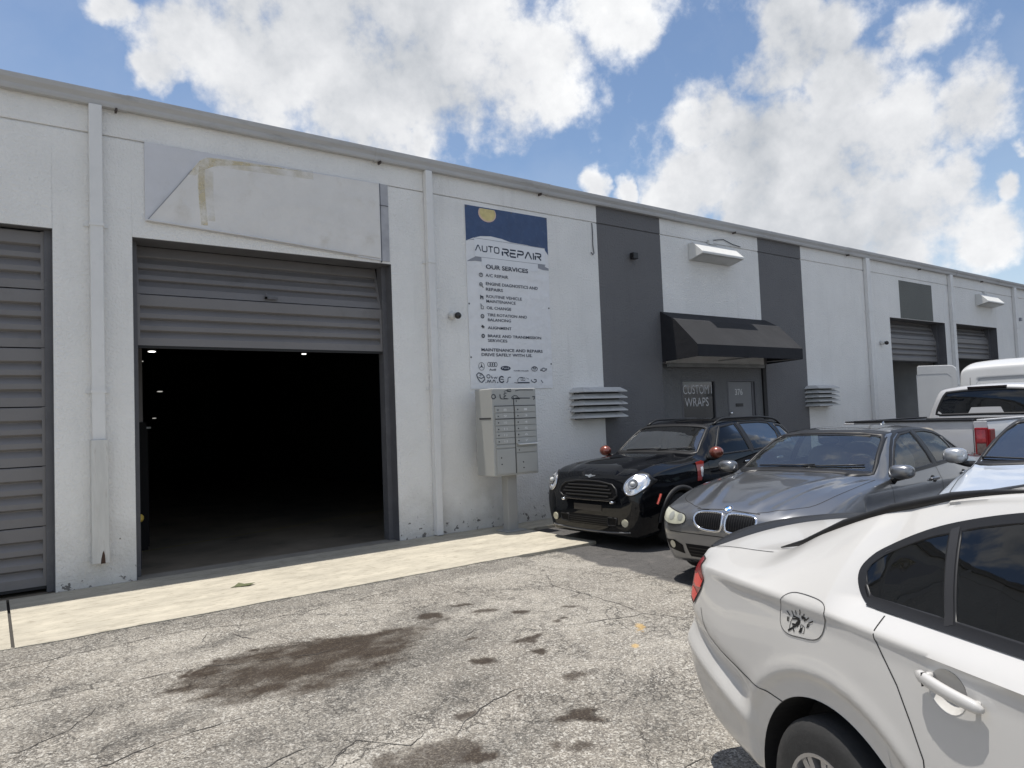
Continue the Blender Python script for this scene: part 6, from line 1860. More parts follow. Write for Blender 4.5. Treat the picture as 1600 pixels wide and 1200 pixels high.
# ---------------------------------------------------------------- grey sedan facing us
def grey_sedan():
    L = 4.52
    rows = [
        (0.00, .37, .40, .46, .48, .53, .44, .57, .36, .58),
        (0.02, .30, .52, .47, .60, .57, .56, .63, .44, .65),
        (0.06, .24, .62, .50, .70, .62, .665, .68, .52, .705),
        (0.14, .20, .70, .54, .78, .67, .745, .73, .56, .76),
        (0.30, .18, .77, .57, .845, .72, .80, .785, .60, .815),
        (0.70, .18, .82, .62, .893, .83, .84, .885, .65, .915),
        (1.12, .19, .83, .63, .905, .89, .850, .930, .72, .965),
        (1.32, .19, .83, .63, .907, .905, .845, .945, .745, .985),
        (1.75, .19, .83, .63, .908, .93, .830, 1.185, .660, 1.22),
        (2.10, .19, .83, .63, .908, .94, .825, 1.335, .600, 1.375),
        (2.60, .19, .83, .63, .908, .955, .825, 1.37, .585, 1.415),
        (3.10, .19, .83, .63, .908, .975, .82, 1.345, .58, 1.40),
        (3.45, .19, .83, .63, .907, .985, .805, 1.28, .575, 1.335),
        (3.85, .19, .83, .64, .905, .995, .77, 1.11, .57, 1.15),
        (4.02, .20, .82, .64, .895, .99, .75, 1.03, .60, 1.07),
        (4.30, .22, .79, .65, .865, .975, .71, 1.015, .60, 1.05),
        (4.44, .28, .73, .65, .81, .93, .67, .97, .56, 1.00),
        (4.50, .36, .63, .62, .71, .84, .60, .88, .50, .90),
        (4.52, .45, .55, .60, .60, .75, .50, .78, .42, .80)]

    def mod(V):
        s_ = -V[:, 0]; y = np.abs(V[:, 1]); z = V[:, 2].copy()
        # bonnet: two V ridges from the grille to the pillars, shallow channels outboard
        on = (s_ > 0.10) & (s_ < 1.42) & (z > 0.66) & (y < 0.80)
        f = np.clip((s_ - 0.10) / 0.15, 0, 1) * np.clip((1.42 - s_) / 0.12, 0, 1)
        yr = 0.20 + (s_ - 0.1) * 0.30
        z += on * f * (0.016 * np.exp(-((y - yr) / 0.05) ** 2) - 0.010 * np.exp(-((y - yr - 0.12) / 0.055) ** 2))
        y2 = 0.44 + (s_ - 0.1) * 0.16
        z += on * f * 0.016 * np.exp(-((y - y2) / 0.04) ** 2)
        # nose dip between the kidneys and lamps
        # side: lower door channel and strong upper line
        yy = V[:, 1].copy()
        side = (y > 0.7) & (s_ > 0.9) & (s_ < 4.2)
        yy -= np.sign(yy) * side * 0.014 * np.exp(-((z - 0.73) / 0.06) ** 2)
        yy += np.sign(yy) * side * 0.006 * np.exp(-((z - 0.84) / 0.025) ** 2)
        return np.stack([V[:, 0], yy, z], 1)
    th = R(182.56)
    mp = paint('graphite_paint', (0.20, 0.205, 0.215), 0.8, 0.30, 1.0)
    c = Car('grey_sedan', rows, L, (5.345, 4.12, ZG), th, 'dark metallic grey sedan with twin oval grilles facing us beside the black hatchback', 'car', mp, N=210, dens=1.4, mod=mod)
    XS = lambda pts: [(-a, b) for a, b in pts]
    c.wheels([(0.78, 0.88), (3.54, 0.885)], 0.315, 0.215, 0.205, M_RIMS, 0.345, 7)
    clear = glass('windscreen_glass', (0.62, 0.70, 0.66), 1.0, 0.02, 0.17)
    side = glass('side_glass', (0.72, 0.78, 0.75), 0.07, 0.04, 0.03)
    for d in ('L', 'R'):
        c.window(d, XS([(1.64, 0.965), (1.80, 1.08), (1.97, 1.19), (2.12, 1.27), (2.30, 1.325), (2.58, 1.345), (2.60, 0.995)]), side, 0.022)
        c.window(d, XS([(2.71, 1.005), (2.69, 1.34), (2.95, 1.34), (3.18, 1.31), (3.30, 1.27), (3.33, 1.03)]), side, 0.022)
        c.window(d, XS([(3.375, 1.035), (3.36, 1.245), (3.48, 1.18), (3.60, 1.09), (3.60, 1.045)]), side, 0.022)
        c.line('window_surround', d, XS([(1.56, 0.950), (1.72, 1.06), (1.93, 1.205), (2.10, 1.30), (2.28, 1.35), (2.6, 1.365), (2.95, 1.36), (3.2, 1.33), (3.45, 1.235), (3.64, 1.10), (3.65, 1.03), (3.3, 1.015), (2.6, 0.98), (1.75, 0.95)]), 0.024, M_TRIM, 0.005, closed=True)
        c.line('pillar_trim', d, XS([(2.655, 0.98), (2.645, 1.35)]), 0.09, M_TRIM, 0.004)
        for pts in ([(1.48, 0.93), (1.46, 0.60), (1.40, 0.24)], [(2.64, 0.975), (2.63, 0.6), (2.60, 0.24)], [(3.45, 1.0), (3.46, 0.86), (3.30, 0.70), (3.18, 0.50), (3.14, 0.24)]):
            c.line('door_gap', d, XS(pts), 0.006)
        c.line('sill_strip', d, XS([(1.15, 0.30), (3.15, 0.30)]), 0.03, M_TRIM, 0.003)
        c.line('indicator', d, XS([(0.98, 0.66), (1.07, 0.665)]), 0.02, M_FOG, 0.004)
        for hx in (2.45, 3.28):
            sg = 1 if d == 'L' else -1
            l, n = c.b.cast(d, -hx, 0.865)
            obj('door_handle', MB().ball((-hx, l.y + sg * 0.02, 0.865), 1, 0.10, 0.016, 0.017, 0.6), mp, c.t, smooth='all')
            obj('handle_recess_shade', c.b.patch(d, [(-hx + 0.06 * math.cos(a), 0.86 + 0.035 * math.sin(a)) for a in [2 * math.pi * i / 16 for i in range(16)]], 0.0015, 0.03), M_SEAM, c.t, smooth='all', fix=False)  # flat dark ellipse, paints the shade of a hollow behind the handle
    ws = sym([(0, 1.005), (0.35, 1.00), (0.62, 0.985), (0.715, 0.985), (0.69, 1.07), (0.648, 1.18), (0.60, 1.29), (0.565, 1.335), (0.35, 1.36), (0, 1.365)])
    w = c.window('F', ws, clear, 0.035, name='windshield')
    c.patch('frit_band', 'F', sym([(0, 1.335), (0.35, 1.33), (0.56, 1.31), (0.565, 1.335), (0.35, 1.36), (0, 1.365)]), M_TRIM, -0.002, w)
    rsw = sym([(0, 1.10), (0.50, 1.09), (0.56, 1.11), (0.53, 1.20), (0.48, 1.31), (0.3, 1.335), (0, 1.34)])
    c.window('B', rsw, glass('rear_screen', (0.3, 0.33, 0.32)), 0.035, name='rear_window')
    # sunroof
    sr = c.patch('sunroof', 'T', [(-2.28, -0.40), (-2.28, 0.40), (-2.72, 0.41), (-2.72, -0.41)], mat('sunroof_glass', (0.01, 0.011, 0.012), 0.05, coat=1.0), 0.003, step=0.06)
    # antenna fin and rear spoiler lip
    fin = MB().add([(-3.22, 0, 1.38), (-3.38, 0.02, 1.375), (-3.38, -0.02, 1.375), (-3.37, 0, 1.44)], [(0, 1, 3), (0, 3, 2), (1, 2, 3), (0, 2, 1)])
    obj('roof_antenna', fin, mp, c.t, smooth='all')
    # nose: headlights, kidneys, badge, lower intake, fogs, plate
    for sg in (1, -1):
        k = [(0.016, 0.575), (0.018, 0.690), (0.05, 0.712), (0.24, 0.710), (0.315, 0.692), (0.335, 0.640), (0.285, 0.572), (0.20, 0.545), (0.05, 0.543)]
        kp = chaikin([(sg * a, b) for a, b in k], 1)
        g = c.patch('kidney_grille', 'F', kp, M_GRILL, 0.002)
        c.line('grille_surround', 'F', kp, 0.022, M_CHROME, 0.007, closed=True, parent=g, depth=0.004, step=0.02)
        for i in range(11):
            u = sg * (0.042 + i * 0.025)
            top_, bot = 0.708 - (0.012 if i > 8 else 0), 0.576 + (0.015 if i > 6 else 0) + (0.02 if i > 8 else 0)
            c.line('grille_bar', 'F', [(u, bot), (u, top_)], 0.006, M_TRIM, 0.009, parent=g)
        h = [(sg * a, b) for a, b in [(0.42, 0.590), (0.52, 0.565), (0.66, 0.565), (0.755, 0.600), (0.80, 0.665), (0.79, 0.705), (0.70, 0.70), (0.54, 0.680), (0.42, 0.665)]]
        h = chaikin(h, 2)
        hl = c.patch('headlight', 'F', h, M_HAZE, 0.004, step=0.025)
        c.line('lamp_gap', 'F', h, 0.008, closed=True, off=0.005, parent=hl)
        for (cy, r_) in ((0.49, 0.034), (0.605, 0.038)):
            c.patch('lamp_bowl', 'F', [(sg * cy + r_ * math.cos(a), 0.638 + r_ * math.sin(a)) for a in [2 * math.pi * i / 20 for i in range(20)]], mat('bowl_dull', (0.36, 0.37, 0.34), 0.25, metal=0.3, coat=0.6), 0.006, hl, 0.02)
        fi = [(sg * a, b) for a, b in [(0.44, 0.30), (0.66, 0.33), (0.70, 0.41), (0.56, 0.42), (0.46, 0.38)]]
        f_ = c.patch('fog_recess', 'F', fi, M_GRILL, 0.003)
        c.patch('fog_light', 'F', [(sg * 0.585 + 0.036 * math.cos(a), 0.375 + 0.036 * math.sin(a)) for a in [2 * math.pi * i / 18 for i in range(18)]], M_FOG, 0.008, f_, 0.02)
        c.line('bonnet_gap', 'T', openchaikin([(-0.10, sg * 0.30), (-0.14, sg * 0.42), (-0.24, sg * 0.58), (-0.40, sg * 0.70), (-0.85, sg * 0.765), (-1.34, sg * 0.775)]), 0.006)
        t_ = [(sg * a, b) for a, b in [(0.42, 0.80), (0.74, 0.80), (0.76, 0.92), (0.44, 0.91)]]
        c.patch('tail_light', 'B', t_, M_REDL, 0.004)
    c.line('bonnet_gap', 'F', [(-0.33, 0.722), (0, 0.738), (0.33, 0.722)], 0.006)
    lo = c.patch('lower_intake', 'F', [(-0.38, 0.28), (0.38, 0.28), (0.42, 0.40), (-0.42, 0.40)], M_GRILL, 0.003)
    for z in (0.31, 0.34, 0.37): c.line('grille_bar', 'F', [(-0.38, z), (0.38, z)], 0.008, M_TRIM, 0.008, parent=lo)
    c.line('bumper_step', 'F', [(-0.62, 0.50), (0.62, 0.50)], 0.008, M_SEAM, 0.002)
    bd = [(0.036 * math.cos(a), 0.806 + 0.012 + 0.0 * math.sin(a)) for a in ()]
    l, n = c.b.cast('T', -0.105, 0.0)
    ax = n
    bdg = MB().lathe([(0.0, 0.050), (0.006, 0.049), (0.007, 0.042)], l, ax, 28)
    bo = obj('round_badge', bdg, M_CHROME, c.t, smooth=30)
    obj('badge_field', MB().lathe([(0.0062, 0.042), (0.0063, 0.0)], l, ax, 28), M_BLACK, bo, fix=False)
    u = Vector((-1, 0, 0)); u = (u - ax * u.dot(ax)).normalized(); v = ax.cross(u)
    for k, mm in enumerate((mat('badge_blue', (0.05, 0.22, 0.55), 0.2), mat('badge_white', (0.8, 0.8, 0.8), 0.2)) * 2):
        P = [l + ax * 0.0072] + [l + ax * 0.0072 + (u * math.cos(a) + v * math.sin(a)) * 0.030 for a in [R(90 * k + 90 * i / 6) for i in range(7)]]
        obj('badge_quarter', MB().add([tuple(p) for p in P], [tuple(range(8))]), mm, bo, fix=False)
    c.mirror(1.52, 0.945, 1.005, mp, w=0.22, h=0.135, dpt=0.17)
    c.interior(1.36, 2.45, 3.95, 0.70, 0.42, 0.965, m_seat=M_SEATB)
    c.wiper([(0.02, 1.025), (0.2, 1.035), (0.45, 1.045), (0.60, 1.05)]); c.wiper([(-0.5, 1.022), (-0.3, 1.03), (-0.1, 1.035), (0.12, 1.045)])
    l, n = c.b.cast('F', -0.02, 1.29)
    obj('deck_shelf', MB().box(-4.0, -3.35, -0.66, 0.66, 0.93, 0.95), M_DASH, c.t)
    obj('rear_view_mirror', MB().ball((l.x - 0.14, 0.0, 1.27), 1, 0.02, 0.11, 0.032, 0.6), M_BLACK, c.t, smooth='all')
    obj('sun_visor', MB().box(l.x - 0.30, l.x - 0.10, 0.10, 0.46, 1.318, 1.33), M_SEATB, c.t)
    return c.finish()


grey_sedan()


# ---------------------------------------------------------------- black small hatchback
def black_hatchback():
    L = 4.10
    rows = [
        (0.00, .30, .46, .48, .56, .60, .53, .64, .44, .66),
        (0.02, .21, .62, .50, .70, .68, .665, .74, .53, .77),
        (0.06, .16, .71, .53, .785, .76, .745, .825, .60, .865),
        (0.13, .14, .76, .56, .83, .825, .79, .895, .65, .93),
        (0.30, .15, .80, .60, .865, .895, .83, .96, .69, .99),
        (0.70, .19, .82, .62, .885, .955, .825, 1.015, .68, 1.045),
        (1.15, .19, .83, .62, .888, .995, .83, 1.045, .70, 1.075),
        (1.32, .19, .83, .62, .888, 1.005, .825, 1.07, .70, 1.10),
        (1.58, .19, .83, .62, .888, 1.015, .82, 1.26, .65, 1.295),
        (1.85, .19, .83, .62, .888, 1.03, .82, 1.425, .60, 1.465),
        (2.30, .19, .83, .62, .888, 1.045, .82, 1.485, .585, 1.54),
        (3.00, .19, .83, .62, .888, 1.065, .815, 1.485, .58, 1.54),
        (3.55, .20, .82, .63, .885, 1.08, .80, 1.45, .565, 1.505),
        (3.80, .22, .80, .64, .87, 1.08, .77, 1.38, .56, 1.44),
        (3.93, .25, .78, .65, .85, 1.06, .74, 1.20, .58, 1.26),
        (4.03, .30, .72, .62, .79, .96, .69, 1.03, .56, 1.07),
        (4.08, .38, .62, .60, .70, .82, .60, .87, .50, .90),
        (4.10, .46, .54, .58, .60, .72, .52, .76, .42, .78)]

    def mod(V):
        s_ = -V[:, 0]; y = np.abs(V[:, 1]); z = V[:, 2].copy()
        # bonnet power bulge and lamps standing a little proud
        on = (s_ > 0.08) & (s_ < 1.30) & (z > 0.70)
        f = np.clip((s_ - 0.08) / 0.2, 0, 1) * np.clip((1.30 - s_) / 0.2, 0, 1)
        z += on * f * 0.022 * np.clip((0.44 - y) / 0.08, 0, 1)
        z += on * f * 0.010 * np.exp(-((y - 0.62) / 0.09) ** 2) * np.clip((0.9 - s_) / 0.4, 0, 1)
        return np.stack([V[:, 0], V[:, 1], z], 1)
    mp = paint('black_car_paint', (0.0045, 0.005, 0.0065), 0.0, 0.3, 0.85, spec=0.0)
    c = Car('black_hatchback', rows, L, (6.09, 6.74, ZG), R(183.58), 'black compact hatchback with round headlights and orange-red mirrors parked by the wall', 'car', mp, N=190, dens=1.4, mod=mod)
    XS = lambda pts: [(-a, b) for a, b in pts]
    c.wheels([(0.76, 0.875), (3.355, 0.875)], 0.325, 0.215, 0.215, M_RIM, 0.355, 5, lip=(mat('cladding', (0.016, 0.016, 0.017), 0.6), 0.06))
    clear = glass('hatch_windscreen', (0.45, 0.50, 0.48), 1.0, 0.02, 0.22)
    dark = glass('privacy_glass', (0.07, 0.075, 0.08), 0.16, 0.0, 0.04)
    for d in ('L', 'R'):
        c.window(d, XS([(1.62, 1.055), (1.75, 1.18), (1.90, 1.32), (2.02, 1.415), (2.40, 1.45), (2.46, 1.07)]), dark, 0.026)
        c.window(d, XS([(2.56, 1.075), (2.52, 1.455), (3.05, 1.455), (3.30, 1.43), (3.36, 1.30), (3.30, 1.10)]), dark, 0.026)
        c.window(d, XS([(3.44, 1.12), (3.46, 1.40), (3.62, 1.38), (3.74, 1.26), (3.75, 1.13)]), dark, 0.026)
        c.line('pillar_trim', d, XS([(2.51, 1.05), (2.465, 1.46)]), 0.08, M_TRIM, 0.004)
        for pts in ([(1.42, 1.02), (1.40, 0.6), (1.36, 0.24)], [(2.50, 1.05), (2.52, 0.6), (2.48, 0.24)], [(3.38, 1.08), (3.30, 0.85), (3.02, 0.66), (2.95, 0.24)]):
            c.line('door_gap', d, XS(pts), 0.006)
        c.line('sill_cladding', d, XS([(1.12, 0.27), (2.98, 0.27)]), 0.09, mat('cladding', (0.016, 0.016, 0.017), 0.6), 0.008, depth=0.003)
        # red side scuttle with chrome indicator
        sc_ = c.patch('side_scuttle', d, XS([(1.14, 0.99), (1.27, 1.005), (1.32, 0.99), (1.19, 0.76), (1.10, 0.76), (1.13, 0.86)]), mat('scuttle_red', (0.26, 0.025, 0.018), 0.3, coat=1.0), 0.008)
        c.patch('side_repeater', d, XS([(1.205, 0.92), (1.255, 0.935), (1.265, 0.90), (1.22, 0.805), (1.19, 0.805), (1.195, 0.86)]), M_REFL, 0.014, sc_)
        c.line('side_marker', d, XS([(0.30, 0.55), (0.37, 0.665)]), 0.026, mat('marker_red', (0.42, 0.06, 0.035), 0.25, coat=1.0), 0.016, depth=0.004)
        sg = 1 if d == 'L' else -1
        # roof rail
        P = []; 
        for s_ in np.linspace(1.95, 3.70, 22):
            l, n = c.b.cast('T', -s_, sg * 0.575)
            lift = 0.045 * min(1, (s_ - 1.95) / 0.18, (3.70 - s_) / 0.18)
            P.append((l.x, l.y, l.z + 0.004 + lift))
        obj('roof_rail', MB().tube(P, 0.016, 8), M_TRIM, c.t, smooth='all')
        for hx in (2.32, 3.14):
            l, n = c.b.cast(d, -hx, 0.93)
            obj('door_handle', MB().ball((-hx, l.y + sg * 0.02, 0.93), 1, 0.09, 0.017, 0.018, 0.6), M_CHROME, c.t, smooth='all')
    ws = sym([(0, 1.115), (0.35, 1.11), (0.62, 1.095), (0.685, 1.105), (0.66, 1.19), (0.625, 1.30), (0.58, 1.41), (0.50, 1.435), (0.3, 1.45), (0, 1.455)])
    c.window('F', ws, clear, 0.035, name='windshield')
    c.window('B', sym([(0, 1.14), (0.45, 1.13), (0.56, 1.14), (0.54, 1.30), (0.48, 1.40), (0, 1.42)]), dark, 0.03, name='rear_window')
    # headlights: big rounded lamps
    for sg in (1, -1):
        def el(rx, rz, cy=0.71, cz=0.79, n=34):
            out = []
            for i in range(n):
                a = 2 * math.pi * i / n
                k = 1 + 0.10 * math.cos(2 * (a - R(40)))
                out.append((sg * (cy + rx * k * math.cos(a)), cz + rz * k * math.sin(a)))
            return out
        hl = c.patch('headlight', 'F', el(0.110, 0.110), M_REFL, 0.004, step=0.02)
        c.line('headlight_ring', 'F', el(0.114, 0.114), 0.016, M_CHROME, 0.009, closed=True, parent=hl, depth=0.006, step=0.02)
        c.line('lamp_seal', 'F', el(0.126, 0.126), 0.014, M_TRIM, 0.006, closed=True, parent=hl, depth=0.004, step=0.02)
        l, n = c.b.cast('F', sg * 0.70, 0.80)
        obj('lamp_bowl', MB().lathe([(0.004, 0.066), (0.014, 0.060), (0.010, 0.045), (0.0, 0.0)], l + n * 0.006, n, 24), mat('lamp_grey', (0.22, 0.23, 0.24), 0.15, metal=0.6), hl, smooth=40)
        obj('lamp_projector', MB().ball(tuple(l + n * 0.012), 0.030), M_LAMPG, hl, smooth='all')
        l, n = c.b.cast('F', sg * 0.68, 0.725)
        obj('lamp_projector', MB().ball(tuple(l + n * 0.010), 0.018), M_CHROME, hl, smooth='all')
        c.patch('amber_corner', 'F', [(sg * a, b) for a, b in [(0.75, 0.73), (0.775, 0.755), (0.79, 0.80), (0.77, 0.79), (0.75, 0.76)]], M_LAMPG, 0.010, hl)
        # lower bumper openings and fogs
        l, n = c.b.cast('F', sg * 0.60, 0.335)
        fg = obj('fog_light', MB().lathe([(0.0, 0.048), (0.012, 0.046), (0.014, 0.036), (0.010, 0.0)], l, n, 22), M_FOG, c.t, smooth=35)
        c.patch('brake_duct', 'F', [(sg * a, b) for a, b in [(0.34, 0.29), (0.47, 0.30), (0.48, 0.385), (0.34, 0.385)]], M_GRILL, 0.006)
        c.line('duct_frame', 'F', [(sg * a, b) for a, b in [(0.34, 0.29), (0.47, 0.30), (0.48, 0.385), (0.34, 0.385)]], 0.014, M_TRIM, 0.012, closed=True, depth=0.004)
        c.line('bonnet_gap', 'T', [(-0.10, sg * 0.42), (-0.16, sg * 0.46), (-0.32, sg * 0.50), (-0.62, sg * 0.76), (-0.9, sg * 0.80), (-1.30, sg * 0.80)], 0.006)
        ch = MB(); l, n = c.b.cast('F', sg * 0.42, 0.575)
        ch.ball(tuple(l + n * 0.01), 1, 0.03, 0.035, 0.022)
        obj('chrome_end', ch, M_CHROME, c.t, smooth='all')
        c.patch('tail_light', 'B', [(sg * a, b) for a, b in [(0.58, 0.82), (0.70, 0.82), (0.70, 1.0), (0.58, 1.0)]], M_REDL, 0.004)
    gp_ = sym([(0, 0.600), (0.30, 0.605), (0.44, 0.615), (0.50, 0.66), (0.475, 0.73), (0.40, 0.785), (0.20, 0.812), (0, 0.818)])
    g = c.patch('grille', 'F', gp_, M_GRILL, 0.002)
    c.line('grille_surround', 'F', gp_, 0.020, M_TRIM, 0.010, closed=True, parent=g, depth=0.004)
    for i, z in enumerate((0.64, 0.68, 0.72, 0.76)):
        h = 0.43 - abs(z - 0.69) * 1.2
        c.line('grille_bar', 'F', [(-h, z), (0, z + 0.004), (h, z)], 0.018, M_TRIM, 0.014, parent=g, depth=0.003)
    c.line('chrome_strip', 'F', [(-0.42, 0.575), (-0.38, 0.592), (-0.2, 0.590), (0, 0.588), (0.2, 0.590), (0.38, 0.592), (0.42, 0.575)], 0.022, mat('smoked_chrome', (0.10, 0.10, 0.11), 0.12, metal=1.0), 0.012, depth=0.004)
    lo = c.patch('lower_grille', 'F', [(-0.34, 0.275), (0.34, 0.275), (0.34, 0.40), (-0.34, 0.40)], M_GRILL, 0.003)
    for z in (0.295, 0.32, 0.345, 0.37): c.line('grille_bar', 'F', [(-0.33, z), (0.33, z)], 0.010, M_TRIM, 0.010, parent=lo)
    c.patch('bumper_plate_panel', 'F', [(-0.24, 0.45), (0.24, 0.45), (0.24, 0.53), (-0.24, 0.53)], mat('plate_bronze', (0.035, 0.03, 0.026), 0.5), 0.006)
    c.line('splitter_edge', 'F', [(-0.66, 0.225), (-0.3, 0.200), (0, 0.196), (0.3, 0.200), (0.66, 0.225)], 0.018, mat('splitter_grey', (0.12, 0.12, 0.125), 0.3, coat=0.5), 0.010, depth=0.004)
    # winged badge
    l, n = c.b.cast('F', 0.0, 0.875)
    b0 = obj('winged_badge', MB().lathe([(0, 0.028), (0.006, 0.027), (0.007, 0.0)], l, n, 20), M_CHROME, c.t, smooth=35)
    for sg in (1, -1):
        c.patch('badge_wing', 'F', [(sg * 0.026, 0.866), (sg * 0.085, 0.875), (sg * 0.09, 0.886), (sg * 0.026, 0.885)], M_CHROME, 0.005, b0, 0.02)
    c.mirror(1.42, 0.965, 1.105, mat('orange_red_cap', (0.20, 0.055, 0.035), 0.25, metal=0.35, coat=1.0), w=0.19, h=0.155, dpt=0.17, round_=True, foot=1.03)
    c.interior(1.30, 2.25, 3.6, 0.70, 0.52, 1.06)
    c.wiper([(0.05, 1.12), (0.25, 1.135), (0.5, 1.15), (0.62, 1.155)]); c.wiper([(-0.5, 1.115), (-0.3, 1.125), (-0.05, 1.135), (0.1, 1.14)])
    return c.finish()


black_hatchback()


# ---------------------------------------------------------------- pale silver car at the right edge
def silver_car():
    L = 4.30
    rows = [
        (0.00, .42, .44, .50, .52, .58, .48, .62, .40, .63),
        (0.03, .32, .58, .52, .66, .66, .61, .72, .46, .74),
        (0.10, .22, .70, .55, .77, .74, .72, .80, .56, .83),
        (0.28, .19, .78, .58, .845, .84, .78, .89, .62, .915),
        (0.65, .19, .82, .60, .88, .93, .82, .98, .68, 1.005),
        (0.95, .19, .83, .62, .89, .985, .84, 1.035, .76, 1.06),
        (1.08, .19, .83, .62, .89, 1.00, .845, 1.055, .785, 1.09),
        (1.50, .19, .83, .62, .89, 1.02, .84, 1.30, .72, 1.335),
        (1.90, .19, .83, .62, .89, 1.03, .83, 1.46, .66, 1.505),
        (2.50, .19, .83, .62, .89, 1.05, .82, 1.49, .64, 1.54),
        (3.30, .19, .83, .62, .89, 1.07, .81, 1.44, .62, 1.495),
        (3.80, .22, .80, .64, .87, 1.05, .77, 1.22, .56, 1.27),
        (4.15, .28, .74, .62, .82, .98, .72, 1.02, .56, 1.06),
        (4.27, .36, .62, .60, .70, .84, .60, .88, .50, .90),
        (4.30, .45, .54, .58, .60, .72, .50, .76, .42, .78)]
    mp = paint('pale_silver_paint', (0.50, 0.55, 0.62), 0.35, 0.30, 1.0)
    c = Car('silver_hatchback', rows, L, (5.95, 1.90, ZG), R(181), 'pale silver-blue car facing us, cut by the right edge behind the white sedan', 'car', mp, N=150, dens=1.2)
    XS = lambda pts: [(-a, b) for a, b in pts]
    c.wheels([(0.82, 0.87), (3.40, 0.87)], 0.31, 0.20, 0.20, M_RIMS, 0.345, 5)
    clear = glass('silver_windscreen', (0.32, 0.36, 0.36), 1.0, 0.02, 0.25)
    dark = glass('privacy_glass', (0.07, 0.075, 0.08), 0.16, 0.0, 0.04)
    for d in ('L', 'R'):
        c.window(d, XS([(1.50, 1.045), (1.70, 1.20), (1.92, 1.36), (2.05, 1.40), (2.45, 1.425), (2.46, 1.07)]), dark, 0.026)
        c.window(d, XS([(2.56, 1.075), (2.54, 1.43), (3.0, 1.42), (3.3, 1.36), (3.45, 1.12)]), dark, 0.026)
        for pts in ([(1.35, 1.01), (1.33, 0.24)], [(2.50, 1.05), (2.50, 0.24)], [(3.40, 1.05), (3.1, 0.6), (3.02, 0.24)]):
            c.line('door_gap', d, XS(pts), 0.006)
        hl = c.patch('headlight', d, XS([(0.14, 0.70), (0.22, 0.78), (0.45, 0.885), (0.72, 0.945), (0.60, 0.84), (0.40, 0.74), (0.25, 0.69)]), M_LAMPG, 0.005, step=0.025)
        c.line('lamp_gap', d, XS([(0.14, 0.70), (0.22, 0.78), (0.45, 0.885), (0.72, 0.945), (0.60, 0.84), (0.40, 0.74), (0.25, 0.69)]), 0.010, closed=True, off=0.006, parent=hl)
    c.window('F', sym([(0, 1.115), (0.35, 1.11), (0.65, 1.09), (0.76, 1.09), (0.735, 1.20), (0.68, 1.37), (0.62, 1.44), (0.35, 1.475), (0, 1.48)]), clear, 0.035, name='windshield')
    c.window('B', sym([(0, 1.12), (0.45, 1.12), (0.56, 1.14), (0.54, 1.28), (0.48, 1.38), (0, 1.42)]), dark, 0.03, name='rear_window')
    for sg in (1, -1):
        c.line('bonnet_gap', 'T', [(-0.14, sg * 0.45), (-0.4, sg * 0.70), (-0.75, sg * 0.765), (-1.18, sg * 0.78)], 0.007)
        c.patch('tail_light', 'B', [(sg * a, b) for a, b in [(0.55, 0.84), (0.68, 0.84), (0.68, 1.0), (0.55, 1.0)]], M_REDL, 0.004)
    g = c.patch('grille', 'F', [(-0.38, 0.64), (0.38, 0.64), (0.42, 0.72), (-0.42, 0.72)], M_GRILL, 0.003)
    c.patch('lower_grille', 'F', [(-0.42, 0.30), (0.42, 0.30), (0.36, 0.46), (-0.36, 0.46)], M_GRILL, 0.003)
    c.mirror(1.30, 0.985, 1.145, mat('silver_cap', (0.42, 0.43, 0.44), 0.25, metal=0.6, coat=1.0), w=0.20, h=0.145, dpt=0.18, foot=1.06)
    c.interior(1.10, 2.1, 3.6, 0.70, 0.48, 1.035)
    c.wiper([(-0.1, 1.12), (-0.35, 1.125), (-0.6, 1.13), (-0.74, 1.13)]); c.wiper([(0.5, 1.125), (0.3, 1.13), (0.1, 1.14), (-0.12, 1.145)])
    return c.finish()


silver_car()


